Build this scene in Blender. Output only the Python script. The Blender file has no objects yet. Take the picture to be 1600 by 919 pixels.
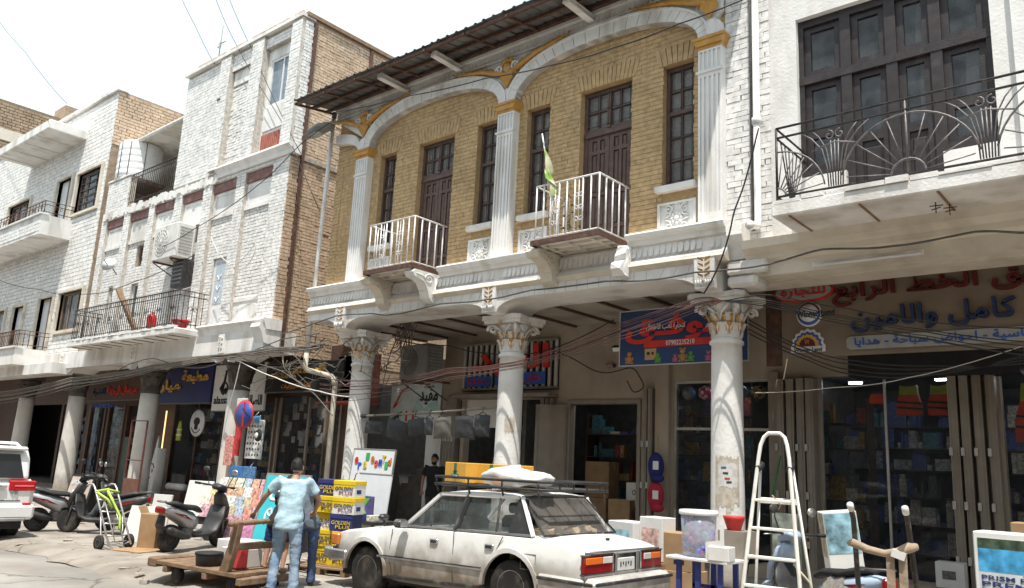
import bpy, math, random
from mathutils import Vector, Matrix, noise as mn
random.seed(7)
PI = math.pi
S = bpy.context.scene
COL = S.collection

# ------------------------------------------------------------------ camera
cam = bpy.data.cameras.new('camera')
cam.sensor_width = 36.0
cam.lens = 28.15
cam.clip_start = 0.1
cam.clip_end = 2000
camo = bpy.data.objects.new('camera', cam)
COL.objects.link(camo)
camo.matrix_world = Matrix(((0.764329, 0.096803, 0.637519, 0), (0.642979, -0.189204, -0.742146, 0), (0.048779, 0.977154, -0.206857, 1.75), (0, 0, 0, 1)))
S.camera = camo

# ------------------------------------------------------------------ sky, sun, exposure
TO_SUN = Vector((0.20, -0.27, 0.95)).normalized()
elev = math.asin(TO_SUN.z)
azim = math.atan2(TO_SUN.x, TO_SUN.y)
w = bpy.data.worlds.new('World')
S.world = w
w.use_nodes = True
nt = w.node_tree
sky = nt.nodes.new('ShaderNodeTexSky')
sky.sky_type = 'NISHITA'
sky.sun_disc = False
sky.sun_elevation = elev
sky.sun_rotation = azim
sky.air_density = 1.0
sky.dust_density = 2.0
sky.ozone_density = 1.0
bg = nt.nodes['Background']
bg.inputs['Strength'].default_value = 0.15
hz = nt.nodes.new('ShaderNodeMix')   # dusty midday haze: the whole dome is washed towards white
hz.data_type = 'RGBA'
hz.inputs[0].default_value = 0.86
hz.inputs[7].default_value = (4.15, 4.75, 4.95, 1)
nt.links.new(sky.outputs[0], hz.inputs[6])
nt.links.new(hz.outputs[2], bg.inputs[0])
sun = bpy.data.lights.new('sun', 'SUN')
sun.energy = 3.4
sun.angle = math.radians(0.6)
sun.color = (1.0, 0.95, 0.87)
suno = bpy.data.objects.new('sun', sun)
COL.objects.link(suno)
suno.rotation_euler = TO_SUN.to_track_quat('Z', 'Y').to_euler()
S.view_settings.view_transform = 'Standard'
S.view_settings.look = 'None'
S.view_settings.gamma = 1
S.view_settings.use_curve_mapping = False
S.view_settings.exposure = 0.88
S.cycles.max_bounces = 6
S.cycles.diffuse_bounces = 3
S.cycles.glossy_bounces = 3
S.cycles.transmission_bounces = 4
S.cycles.transparent_max_bounces = 8
S.cycles.caustics_reflective = False
S.cycles.caustics_refractive = False

# ------------------------------------------------------------------ materials
MATS = {}
def mat(name, col, rough=0.7, metal=0.0, var=0.12, scale=6.0, bump=0.0, bscale=60.0, dirt=None, damt=0.0, dscale=1.3, emit=0.0, trans=0.0, alpha=1.0, zdirt=None, spec=0.4, streak=False, coat=0.0, crack=0.0):
    """procedural paint: base colour, two scales of variation, optional dirt patches, fine relief"""
    if name in MATS: return MATS[name]
    m = bpy.data.materials.new(name)
    m.use_nodes = True
    t = m.node_tree; N = t.nodes; L = t.links
    b = N['Principled BSDF']
    b.inputs['Roughness'].default_value = rough
    b.inputs['Metallic'].default_value = metal
    b.inputs['Specular IOR Level'].default_value = spec
    b.inputs['Coat Weight'].default_value = coat
    if trans: b.inputs['Transmission Weight'].default_value = trans
    if alpha < 1: b.inputs['Alpha'].default_value = alpha
    geo = N.new('ShaderNodeNewGeometry')
    def noise(sc, det=4, vec=None):
        n = N.new('ShaderNodeTexNoise'); n.inputs['Scale'].default_value = sc; n.inputs['Detail'].default_value = det
        L.new(vec if vec else geo.outputs['Position'], n.inputs['Vector']); return n
    def ramp(src, a, bb, c0=(0, 0, 0, 1), c1=(1, 1, 1, 1)):
        r = N.new('ShaderNodeValToRGB'); r.color_ramp.elements[0].position = a; r.color_ramp.elements[1].position = bb
        r.color_ramp.elements[0].color = c0; r.color_ramp.elements[1].color = c1; L.new(src, r.inputs[0]); return r
    c0 = tuple(max(0, x * (1 - var)) for x in col[:3]) + (1,)
    c1 = tuple(min(1, x * (1 + var)) for x in col[:3]) + (1,)
    r = ramp(noise(scale, 6).outputs['Fac'], 0.32, 0.68, c0, c1)
    out = r.outputs[0]
    if dirt:
        vec = None
        if streak:
            mp = N.new('ShaderNodeMapping'); mp.inputs['Scale'].default_value = (1, 1, 0.18); L.new(geo.outputs['Position'], mp.inputs[0]); vec = mp.outputs[0]
        d = ramp(noise(dscale, 8, vec).outputs['Fac'], 0.62 - damt * 0.3, 0.78 - damt * 0.2)
        mx = N.new('ShaderNodeMix'); mx.data_type = 'RGBA'
        mul = N.new('ShaderNodeMath'); mul.operation = 'MULTIPLY'; mul.inputs[1].default_value = min(1, damt * 1.6)
        L.new(d.outputs[0], mul.inputs[0]); L.new(mul.outputs[0], mx.inputs[0])
        L.new(out, mx.inputs[6]); mx.inputs[7].default_value = tuple(dirt[:3]) + (1,)
        out = mx.outputs[2]
    if zdirt:  # splashed dirt below a height: (colour, z0, z1)
        sp = N.new('ShaderNodeSeparateXYZ'); L.new(geo.outputs['Position'], sp.inputs[0])
        ad = N.new('ShaderNodeMath'); ad.operation = 'MULTIPLY_ADD'; ad.inputs[1].default_value = 0.5; L.new(noise(5, 6).outputs['Fac'], ad.inputs[0]); L.new(sp.outputs[2], ad.inputs[2])
        mr = N.new('ShaderNodeMapRange'); mr.inputs[1].default_value = zdirt[2] + 0.25; mr.inputs[2].default_value = zdirt[1] + 0.25; L.new(ad.outputs[0], mr.inputs[0])
        mx = N.new('ShaderNodeMix'); mx.data_type = 'RGBA'; L.new(mr.outputs[0], mx.inputs[0]); L.new(out, mx.inputs[6]); mx.inputs[7].default_value = tuple(zdirt[0][:3]) + (1,)
        out = mx.outputs[2]
    if crack:  # a web of fine dark cracks
        nz = noise(2.5, 3); ma = N.new('ShaderNodeVectorMath'); ma.operation = 'MULTIPLY_ADD'; ma.inputs[1].default_value = (.5, .5, .5); L.new(nz.outputs['Color'], ma.inputs[0]); L.new(geo.outputs['Position'], ma.inputs[2])
        vo = N.new('ShaderNodeTexVoronoi'); vo.feature = 'DISTANCE_TO_EDGE'; vo.inputs['Scale'].default_value = crack; L.new(ma.outputs[0], vo.inputs['Vector'])
        cr = ramp(vo.outputs['Distance'], .002, .016, (.55, .52, .5, 1), (1, 1, 1, 1)); st = ramp(noise(.45, 6).outputs['Fac'], .40, .62, (.70, .68, .66, 1), (1, 1, 1, 1))
        for q in (cr, st):
            mx = N.new('ShaderNodeMix'); mx.data_type = 'RGBA'; mx.blend_type = 'MULTIPLY'; mx.inputs[0].default_value = 1; L.new(out, mx.inputs[6]); L.new(q.outputs[0], mx.inputs[7]); out = mx.outputs[2]
    L.new(out, b.inputs['Base Color'])
    if emit:
        L.new(out, b.inputs['Emission Color']); b.inputs['Emission Strength'].default_value = emit
    if bump:
        bp = N.new('ShaderNodeBump'); bp.inputs['Strength'].default_value = bump; bp.inputs['Distance'].default_value = 0.02
        L.new(noise(bscale, 5).outputs['Fac'], bp.inputs['Height']); L.new(bp.outputs[0], b.inputs['Normal'])
    MATS[name] = m
    return m

def perobj(name, cols, rough=0.7, bump=0.2, bscale=50, soot=.84):
    """one paint whose tone differs from piece to piece"""
    if name in MATS: return MATS[name]
    m = bpy.data.materials.new(name); m.use_nodes = True
    t = m.node_tree; N = t.nodes; L = t.links; b = N['Principled BSDF']; b.inputs['Roughness'].default_value = rough
    b.inputs['Specular IOR Level'].default_value = 0.25
    oi = N.new('ShaderNodeNewGeometry')
    r = N.new('ShaderNodeValToRGB'); e = r.color_ramp.elements
    e[0].color = tuple(cols[0]) + (1,); e[1].color = tuple(cols[-1]) + (1,)
    for i, c in enumerate(cols[1:-1]):
        x = e.new((i + 1) / (len(cols) - 1)); x.color = tuple(c) + (1,)
    L.new(oi.outputs['Random Per Island'], r.inputs[0])
    n = N.new('ShaderNodeTexNoise'); n.inputs['Scale'].default_value = 9; n.inputs['Detail'].default_value = 6; L.new(oi.outputs['Position'], n.inputs['Vector'])
    mr = N.new('ShaderNodeMapRange'); mr.inputs[1].default_value = 0.3; mr.inputs[2].default_value = 0.7; mr.inputs[3].default_value = 0.72; mr.inputs[4].default_value = 1.12; L.new(n.outputs['Fac'], mr.inputs[0])
    mx = N.new('ShaderNodeMix'); mx.data_type = 'RGBA'; mx.blend_type = 'MULTIPLY'; mx.inputs[0].default_value = 1; L.new(r.outputs[0], mx.inputs[6]); L.new(mr.outputs[0], mx.inputs[7])
    n3 = N.new('ShaderNodeTexNoise'); n3.inputs['Scale'].default_value = 1.1; n3.inputs['Detail'].default_value = 7; L.new(oi.outputs['Position'], n3.inputs['Vector'])
    m3 = N.new('ShaderNodeMapRange'); m3.inputs[1].default_value = .36; m3.inputs[2].default_value = .58; m3.inputs[3].default_value = soot; m3.inputs[4].default_value = 1.03; L.new(n3.outputs['Fac'], m3.inputs[0])
    x3 = N.new('ShaderNodeMix'); x3.data_type = 'RGBA'; x3.blend_type = 'MULTIPLY'; x3.inputs[0].default_value = 1; L.new(mx.outputs[2], x3.inputs[6]); L.new(m3.outputs[0], x3.inputs[7])
    L.new(x3.outputs[2], b.inputs['Base Color'])
    if bump:
        n2 = N.new('ShaderNodeTexNoise'); n2.inputs['Scale'].default_value = bscale; L.new(oi.outputs['Position'], n2.inputs['Vector'])
        bp = N.new('ShaderNodeBump'); bp.inputs['Strength'].default_value = bump; bp.inputs['Distance'].default_value = 0.01; L.new(n2.outputs['Fac'], bp.inputs['Height']); L.new(bp.outputs[0], b.inputs['Normal'])
    MATS[name] = m
    return m

def glass(name, col, alpha=0.35, rough=0.08):
    if name in MATS: return MATS[name]
    m = bpy.data.materials.new(name); m.use_nodes = True
    t = m.node_tree; N = t.nodes; L = t.links
    b = N['Principled BSDF']; b.inputs['Base Color'].default_value = tuple(col) + (1,); b.inputs['Roughness'].default_value = rough
    b.inputs['Specular IOR Level'].default_value = 0.6
    geo = N.new('ShaderNodeNewGeometry'); n = N.new('ShaderNodeTexNoise'); n.inputs['Scale'].default_value = 3.5; n.inputs['Detail'].default_value = 7; L.new(geo.outputs['Position'], n.inputs['Vector'])
    mr = N.new('ShaderNodeMapRange'); mr.inputs[1].default_value = 0.35; mr.inputs[2].default_value = 0.75; mr.inputs[3].default_value = alpha * 0.6; mr.inputs[4].default_value = min(1, alpha * 1.5); L.new(n.outputs['Fac'], mr.inputs[0]); L.new(mr.outputs[0], b.inputs['Alpha'])
    MATS[name] = m
    return m

# ------------------------------------------------------------------ mesh builder
class MB:
    def __init__(s): s.v = []; s.f = []; s.sm = []
    def add(s, vs, fs, M=None, smooth=False):
        o = len(s.v)
        s.v += [tuple(M @ Vector(p)) for p in vs] if M else [tuple(p) for p in vs]
        for f in fs: s.f.append(tuple(i + o for i in f)); s.sm.append(smooth)
        return s
    def box(s, x0, x1, y0, y1, z0, z1, M=None, j=0):
        if j: x0, x1, y0, y1, z0, z1 = [a + random.uniform(-j, j) for a in (x0, x1, y0, y1, z0, z1)]
        vs = [(x0, y0, z0), (x1, y0, z0), (x1, y1, z0), (x0, y1, z0), (x0, y0, z1), (x1, y0, z1), (x1, y1, z1), (x0, y1, z1)]
        return s.add(vs, [(0, 3, 2, 1), (4, 5, 6, 7), (0, 1, 5, 4), (1, 2, 6, 5), (2, 3, 7, 6), (3, 0, 4, 7)], M)
    def bbox(s, x0, x1, y0, y1, z0, z1, b=0.02, M=None):
        """box with bevelled edges"""
        b = min(b, (x1 - x0) * .45, (y1 - y0) * .45, (z1 - z0) * .45)
        vs = []; idx = {}
        X = (x0, x1); Y = (y0, y1); Z = (z0, z1)
        for i in (0, 1):
            for j in (0, 1):
                for k in (0, 1):
                    sx = b if i == 0 else -b; sy = b if j == 0 else -b; sz = b if k == 0 else -b
                    for a, p in enumerate(((X[i], Y[j] + sy, Z[k] + sz), (X[i] + sx, Y[j], Z[k] + sz), (X[i] + sx, Y[j] + sy, Z[k]))):
                        idx[(i, j, k, a)] = len(vs); vs.append(p)
        fs = []
        for i in (0, 1): q = [idx[(i, j, k, 0)] for j, k in ((0, 0), (1, 0), (1, 1), (0, 1))]; fs.append(q if i else q[::-1])
        for j in (0, 1): q = [idx[(i, j, k, 1)] for i, k in ((0, 0), (1, 0), (1, 1), (0, 1))]; fs.append(q[::-1] if j else q)
        for k in (0, 1): q = [idx[(i, j, k, 2)] for i, j in ((0, 0), (1, 0), (1, 1), (0, 1))]; fs.append(q if k else q[::-1])
        for j in (0, 1):
            for k in (0, 1): fs.append([idx[(0, j, k, 1)], idx[(1, j, k, 1)], idx[(1, j, k, 2)], idx[(0, j, k, 2)]][::(1 if (j == k) else -1)])
        for i in (0, 1):
            for k in (0, 1): fs.append([idx[(i, 0, k, 2)], idx[(i, 1, k, 2)], idx[(i, 1, k, 0)], idx[(i, 0, k, 0)]][::(1 if (i == k) else -1)])
            for j in (0, 1): fs.append([idx[(i, j, 0, 0)], idx[(i, j, 1, 0)], idx[(i, j, 1, 1)], idx[(i, j, 0, 1)]][::(1 if (i == j) else -1)])
        for i in (0, 1):
            for j in (0, 1):
                for k in (0, 1): q = [idx[(i, j, k, a)] for a in (0, 1, 2)]; fs.append(q if (i + j + k) % 2 else q[::-1])
        return s.add(vs, fs, M)
    def tube(s, pts, r, n=6, cap=True, smooth=True, M=None):
        pts = [Vector(p) for p in pts]
        rs = r if isinstance(r, (list, tuple)) else [r] * len(pts)
        vs = []; fs = []
        up = Vector((0, 0, 1)); prev = None
        for i, p in enumerate(pts):
            t = (pts[min(i + 1, len(pts) - 1)] - pts[max(i - 1, 0)])
            if t.length < 1e-9: t = Vector((0, 0, 1))
            t.normalize()
            if prev is None:
                a = t.cross(up if abs(t.z) < 0.95 else Vector((1, 0, 0))).normalized()
            else:
                a = (prev - t * prev.dot(t)); a = a.normalized() if a.length > 1e-6 else t.orthogonal().normalized()
            prev = a; b = t.cross(a)
            for k in range(n):
                an = 2 * PI * (k + .5) / n; vs.append(p + (a * math.cos(an) + b * math.sin(an)) * rs[i])
        for i in range(len(pts) - 1):
            for k in range(n): fs.append((i * n + k, i * n + (k + 1) % n, (i + 1) * n + (k + 1) % n, (i + 1) * n + k))
        if cap: fs.append(tuple(range(n))[::-1]); fs.append(tuple(range((len(pts) - 1) * n, len(pts) * n)))
        return s.add(vs, fs, M, smooth)
    def lathe(s, prof, c=(0, 0, 0), n=24, smooth=True, M=None, jit=0):
        vs = []; fs = []
        for (r, z) in prof:
            for k in range(n):
                a = 2 * PI * k / n; rr = r + (random.uniform(-jit, jit) if jit else 0); vs.append((c[0] + rr * math.cos(a), c[1] + rr * math.sin(a), c[2] + z))
        for i in range(len(prof) - 1):
            for k in range(n): fs.append((i * n + k, i * n + (k + 1) % n, (i + 1) * n + (k + 1) % n, (i + 1) * n + k))
        fs.append(tuple(range(n))[::-1]); fs.append(tuple(range((len(prof) - 1) * n, len(prof) * n)))
        return s.add(vs, fs, M, smooth)
    def prism(s, poly, a0, a1, axis='y', M=None, smooth=False):
        """polygon in the two other axes, extruded along axis (poly ccw seen from -y for axis y)"""
        n = len(poly)
        def P(p, a): return {'y': (p[0], a, p[1]), 'x': (a, p[0], p[1]), 'z': (p[0], p[1], a)}[axis]
        vs = [P(p, a0) for p in poly] + [P(p, a1) for p in poly]
        fs = [tuple(range(n)), tuple(range(n, 2 * n))[::-1]] + [(i, i + n, (i + 1) % n + n, (i + 1) % n) for i in range(n)]
        return s.add(vs, fs, M, smooth)
    def strip(s, lo, hi, y0, y1, M=None):
        """band between two polylines (x,z), thickness y0..y1"""
        n = len(lo); vs = []
        for y in (y0, y1):
            for p in lo: vs.append((p[0], y, p[1]))
            for p in hi: vs.append((p[0], y, p[1]))
        fs = []
        for i in range(n - 1):
            fs += [(i, i + 1, n + i + 1, n + i), (2 * n + i, 3 * n + i, 3 * n + i + 1, 2 * n + i + 1), (i, 2 * n + i, 2 * n + i + 1, i + 1), (n + i, n + i + 1, 3 * n + i + 1, 3 * n + i)]
        fs += [(0, n, 3 * n, 2 * n), (n - 1, 3 * n - 1, 4 * n - 1, 2 * n - 1)]
        return s.add(vs, fs, M)
    def sphere(s, c, r, n=10, m=7, sc=(1, 1, 1), M=None):
        vs = []; fs = []
        for i in range(m + 1):
            th = PI * i / m
            for k in range(n):
                a = 2 * PI * k / n; vs.append((c[0] + r * sc[0] * math.sin(th) * math.cos(a), c[1] + r * sc[1] * math.sin(th) * math.sin(a), c[2] + r * sc[2] * math.cos(th)))
        for i in range(m):
            for k in range(n): fs.append((i * n + k, (i + 1) * n + k, (i + 1) * n + (k + 1) % n, i * n + (k + 1) % n))
        return s.add(vs, fs, M, True)
    def mesh(s, name, m):
        me = bpy.data.meshes.new(name); me.from_pydata(s.v, [], s.f); me.polygons.foreach_set('use_smooth', s.sm)
        me.materials.append(m); me.update(); return me
    def build(s, name, m, parent=None, kind=None, org=None):
        o = bpy.data.objects.new(name, s.mesh(name, m)); COL.objects.link(o)
        if parent is not None:
            o.parent = parent
            if parent.get('_org') and not org: o.location = [-a for a in parent['_org']]
        if kind: o['kind'] = kind
        return o

def tag(o, label, cat, group=None, kind=None):
    if label: o['label'] = label
    if cat: o['category'] = cat
    if group: o['group'] = group
    if kind: o['kind'] = kind
    return o
def thing(name, label, cat, loc=(0, 0, 0), rz=0, group=None, world=False):
    """an Empty at the thing's base; world=True: its parts are given in world coordinates"""
    o = bpy.data.objects.new(name, None); COL.objects.link(o); o.location = loc; o.rotation_euler = (0, 0, rz)
    o.empty_display_size = 0.1
    if world: o['_org'] = tuple(loc)
    return tag(o, label, cat, group)
def copy_tree(o, parent=None):
    c = o.copy(); COL.objects.link(c)
    if parent is not None: c.parent = parent
    for ch in list(o.children): copy_tree(ch, c)
    return c
def T(x=0, y=0, z=0, rz=0, rx=0, ry=0): return Matrix.Translation((x, y, z)) @ Matrix.Rotation(rz, 4, 'Z') @ Matrix.Rotation(ry, 4, 'Y') @ Matrix.Rotation(rx, 4, 'X')

# ------------------------------------------------------------------ lettering (Arabic letters joined by hand)
AR = {'ا': (0xFE8D, 2), 'ب': (0xFE8F, 4), 'ة': (0xFE93, 2), 'ت': (0xFE95, 4), 'ج': (0xFE9D, 4), 'ح': (0xFEA1, 4), 'خ': (0xFEA5, 4), 'د': (0xFEA9, 2), 'ر': (0xFEAD, 2), 'س': (0xFEB1, 4), 'ص': (0xFEB9, 4), 'ض': (0xFEBD, 4), 'ط': (0xFEC1, 4), 'ع': (0xFEC9, 4), 'ف': (0xFED1, 4), 'ق': (0xFED5, 4), 'ك': (0xFED9, 4), 'ل': (0xFEDD, 4), 'م': (0xFEE1, 4), 'ن': (0xFEE5, 4), 'ه': (0xFEE9, 4), 'و': (0xFEED, 2), 'ي': (0xFEF1, 4), 'ش': (0xFEB5, 4)}
def shape(t):
    out = []
    for i, ch in enumerate(t):
        if ch == 'ـ': out.append(ch); continue
        if ch not in AR: out.append(ch); continue
        base, n = AR[ch]
        pj = i > 0 and (t[i - 1] == 'ـ' or (t[i - 1] in AR and AR[t[i - 1]][1] == 4))
        nj = n == 4 and i + 1 < len(t) and (t[i + 1] == 'ـ' or t[i + 1] in AR)
        out.append(chr(base + ((3 if pj and nj else 2 if nj else 1 if pj else 0))))
    return ''.join(out[::-1])
TMP = bpy.data.scenes.new('workshop')   # objects are turned into plain meshes here, away from the big scene
def to_mesh(o):
    TMP.collection.objects.link(o)
    with bpy.context.temp_override(scene=TMP, view_layer=TMP.view_layers[0]):
        dg = bpy.context.evaluated_depsgraph_get(); dg.update(); me = bpy.data.meshes.new_from_object(o.evaluated_get(dg))
    bpy.data.objects.remove(o)
    return me
def text(name, body, m, parent, x0, x1, z0, z1, Y, depth=0.012, bold=0.0, M=None, arab=False, world=True):
    """lettering fitted into x0..x1, z0..z1 on a plane facing -Y"""
    c = bpy.data.curves.new('lettering', 'FONT'); c.body = shape(body) if arab else body; c.size = 1; c.extrude = 0.02; c.offset = bold; c.resolution_u = 3
    me = to_mesh(bpy.data.objects.new('lettering', c))
    n = len(me.vertices); par = list(range(n))
    def find(a):
        while par[a] != a: par[a] = par[par[a]]; a = par[a]
        return a
    for e in me.edges:
        a, b = find(e.vertices[0]), find(e.vertices[1])
        if a != b: par[a] = b
    ids = {}
    for i in range(n): ids.setdefault(find(i), len(ids))
    xs = [v.co.x for v in me.vertices]; zs = [v.co.y for v in me.vertices]
    ax, bx, az, bz = min(xs), max(xs), min(zs), max(zs)
    for i, v in enumerate(me.vertices):
        x, y, z = v.co; k = ids[find(i)] % 4
        p = Vector((x0 + (x - ax) / (bx - ax) * (x1 - x0), Y - (0.5 + z / 0.04) * depth - k * 0.0012, z0 + (y - az) / (bz - az) * (z1 - z0)))
        v.co = M @ p if M else p
    me.materials.clear(); me.materials.append(m)
    ob = bpy.data.objects.new('lettering', me); COL.objects.link(ob)
    if parent is not None:
        ob.parent = parent
        if parent.get('_org') and world: ob.location = [-a for a in parent['_org']]
    return ob

# ------------------------------------------------------------------ bricks
def bricks(parent, o, u, w, h, m, name='brick', bl=0.25, bh=0.09, gap=0.012, holes=(), depth=0.03, single=0, near=None, zmin=None, jit=0.004, missing=0.0, org=None, stagger=True):
    """courses of separate bricks on a vertical wall: o = lower left corner, u = direction along the wall; holes in wall (s, z) coordinates"""
    o = Vector(o); u = Vector(u).normalized(); nrm = Vector((u.y, -u.x, 0))
    lst = []
    rows = int(h / bh)
    for r in range(rows):
        z = r * bh; x = -(bl * .5 if (r % 2 and stagger) else 0) + random.uniform(-.02, .02)
        while x < w:
            L_ = bl * random.uniform(.94, 1.06)
            a, b = max(0, x), min(w, x + L_ - gap)
            x += L_
            segs = [(a, b)]
            for (h0, h1, k0, k1) in holes:
                if z + bh * .6 > k0 and z + bh * .4 < k1:
                    ns = []
                    for (p, q) in segs:
                        if q <= h0 or p >= h1: ns.append((p, q))
                        else:
                            if p < h0: ns.append((p, h0))
                            if q > h1: ns.append((h1, q))
                    segs = ns
            for (p, q) in segs:
                if q - p > .03 and random.random() >= missing: lst.append((p, q, z))
    cx = Vector((0, 0, 1.75))
    lst.sort(key=lambda t: (o + u * ((t[0] + t[1]) / 2) + Vector((0, 0, t[2])) - cx).length)
    def verts(p, q, z, dep, pos0):
        vs = []
        for (a, zz, d) in ((p, z, 0), (q, z, 0), (q, z + bh - gap, 0), (p, z + bh - gap, 0), (p, z, dep), (q, z, dep), (q, z + bh - gap, dep), (p, z + bh - gap, dep)):
            jj = jit * .6 if d else 0
            vs.append(pos0 + u * (a + random.uniform(-jj, jj)) + Vector((0, 0, zz + random.uniform(-jj, jj))) + nrm * d)
        return vs
    FS = [(4, 5, 6, 7), (0, 1, 5, 4), (1, 2, 6, 5), (2, 3, 7, 6), (3, 0, 4, 7)]
    shared = {}
    pi = parent.get('_org') if parent is not None else None
    for (p, q, z) in lst[:single]:
        key = (round((q - p) * 25), random.randrange(3))
        if key not in shared:
            mb = MB(); hw = (q - p) / 2; mb.add(verts(-hw, hw, 0, depth + random.uniform(-jit, jit), Vector((0, 0, 0))), FS); shared[key] = mb.mesh(name, m)
        ob = bpy.data.objects.new(name, shared[key]); COL.objects.link(ob); ob.parent = parent
        ob.location = o + u * ((p + q) / 2) + Vector((0, 0, z)) - (Vector(pi) if pi else Vector())
    if lst[single:]:
        mb = MB()
        for (p, q, z) in lst[single:]: mb.add(verts(p, q, z, depth + random.uniform(-jit, jit), o), FS)
        mb.build(name + '_courses', m, parent, kind='stuff')

def wall_holes(mb, x0, x1, z0, z1, Y, holes, back=0.25, axis='x'):
    """a wall slab with real rectangular openings (x0,x1,z0,z1) and reveals"""
    xs = sorted(set([x0, x1] + [a for h in holes for a in h[:2]])); zs = sorted(set([z0, z1] + [a for h in holes for a in h[2:4]]))
    def solid(a, b, c, d): return not any(a >= h[0] - 1e-6 and b <= h[1] + 1e-6 and c >= h[2] - 1e-6 and d <= h[3] + 1e-6 for h in holes)
    for i in range(len(xs) - 1):
        for k in range(len(zs) - 1):
            if solid(xs[i], xs[i + 1], zs[k], zs[k + 1]):
                mb.add([(xs[i], Y, zs[k]), (xs[i + 1], Y, zs[k]), (xs[i + 1], Y, zs[k + 1]), (xs[i], Y, zs[k + 1])], [(0, 1, 2, 3)])
    for h in holes:
        a, b, c, d = h[:4]
        mb.add([(a, Y, c), (b, Y, c), (b, Y, d), (a, Y, d), (a, Y + back, c), (b, Y + back, c), (b, Y + back, d), (a, Y + back, d)], [(0, 4, 5, 1), (1, 5, 6, 2), (2, 6, 7, 3), (3, 7, 4, 0)])
    return mb
# ================================================================== palette
WHITE = mat('white_paint', (.78, .77, .75), .75, var=.06, scale=3, bump=.25, bscale=30, dirt=(.40, .35, .29), damt=.36, dscale=2.6, streak=True)
WHITEP = mat('white_plaster', (.76, .745, .72), .8, var=.08, scale=2, bump=.35, bscale=25, dirt=(.38, .33, .28), damt=.42, dscale=1.6, streak=True)
CREAM = mat('cream_plaster', (.66, .60, .51), .85, var=.08, scale=2.5, bump=.3, bscale=22, dirt=(.36, .29, .22), damt=.35, dscale=1.4)
COLP = mat('column_paint', (.74, .73, .71), .7, var=.07, scale=2.5, bump=.3, bscale=18, dirt=(.45, .40, .35), damt=.28, dscale=2.4, zdirt=((.25, .215, .18), .15, 1.0), streak=True)
OCHRE = mat('ochre_paint', (.52, .28, .07), .7, var=.15, scale=8, bump=.3, bscale=40, dirt=(.5, .42, .33), damt=.2, dscale=4)
YBR = perobj('yellow_painted_brick', [(.54, .375, .20), (.575, .405, .22), (.56, .39, .21), (.595, .425, .235)], .85, .35, 45)
YMORT = mat('yellow_mortar', (.49, .335, .175), .9, var=.15, scale=12, bump=.3)
WBR = perobj('white_painted_brick', [(.77, .755, .73), (.82, .805, .78), (.80, .785, .76), (.83, .815, .79)], .8, .3, 40, .93)
WMORT = mat('white_wall_mortar', (.53, .49, .44), .9, var=.25, scale=10, bump=.3, dirt=(.30, .25, .20), damt=.4, dscale=1.1)
BBR = perobj('buff_brick', [(.56, .41, .29), (.63, .48, .35), (.60, .45, .32), (.67, .53, .40), (.52, .37, .255)], .9, .4, 40)
BMORT = mat('buff_mortar', (.36, .27, .20), .95, var=.25, scale=9, bump=.4)
TANBR = perobj('tan_old_brick', [(.38, .28, .19), (.46, .35, .25), (.34, .25, .17)], .95, .4, 40)
TANM = mat('tan_mortar', (.22, .165, .115), .95, var=.25, scale=9)
WOOD = mat('brown_painted_wood', (.115, .07, .058), .55, var=.22, scale=9, bump=.2, bscale=50, dirt=(.16, .12, .10), damt=.25, dscale=5)
DWOOD = mat('near_black_wood', (.028, .021, .022), .5, var=.3, scale=9, bump=.25, bscale=60, dirt=(.09, .075, .07), damt=.25, dscale=5)
PANE = glass('dusty_pane', (.16, .15, .14), .75, .25)
IRON = mat('white_iron', (.72, .71, .70), .45, var=.1, scale=15, dirt=(.30, .2, .14), damt=.3, dscale=9)
BIRON = mat('black_iron', (.035, .033, .034), .5, metal=.3, var=.3, scale=20, dirt=(.20, .16, .13), damt=.25, dscale=9)
GIRON = mat('grey_iron', (.15, .14, .14), .5, metal=.4, var=.3, scale=20, dirt=(.25, .2, .17), damt=.3, dscale=9)
RUST = mat('brown_steel', (.10, .052, .038), .7, var=.3, scale=12, dirt=(.22, .12, .07), damt=.3, dscale=6)
SHEET = mat('grey_roof_sheet', (.19, .19, .19), .55, metal=.2, var=.2, scale=2.5, dirt=(.22, .12, .07), damt=.35, dscale=1.6)
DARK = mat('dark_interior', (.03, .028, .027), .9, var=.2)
CURT = mat('pale_curtain', (.46, .42, .38), .95, var=.35, scale=5)
PIPE = mat('white_pipe', (.72, .71, .69), .45, var=.08, dirt=(.35, .3, .26), damt=.3, dscale=4)
MAROON = mat('maroon_paint', (.21, .10, .09), .7, var=.25, scale=6, dirt=(.5, .45, .42), damt=.25, dscale=5)

def qbez(p0, p1, p2, n=8): return [((1 - t) ** 2 * p0[0] + 2 * t * (1 - t) * p1[0] + t * t * p2[0], (1 - t) ** 2 * p0[1] + 2 * t * (1 - t) * p1[1] + t * t * p2[1]) for t in [i / n for i in range(n + 1)]]

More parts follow.
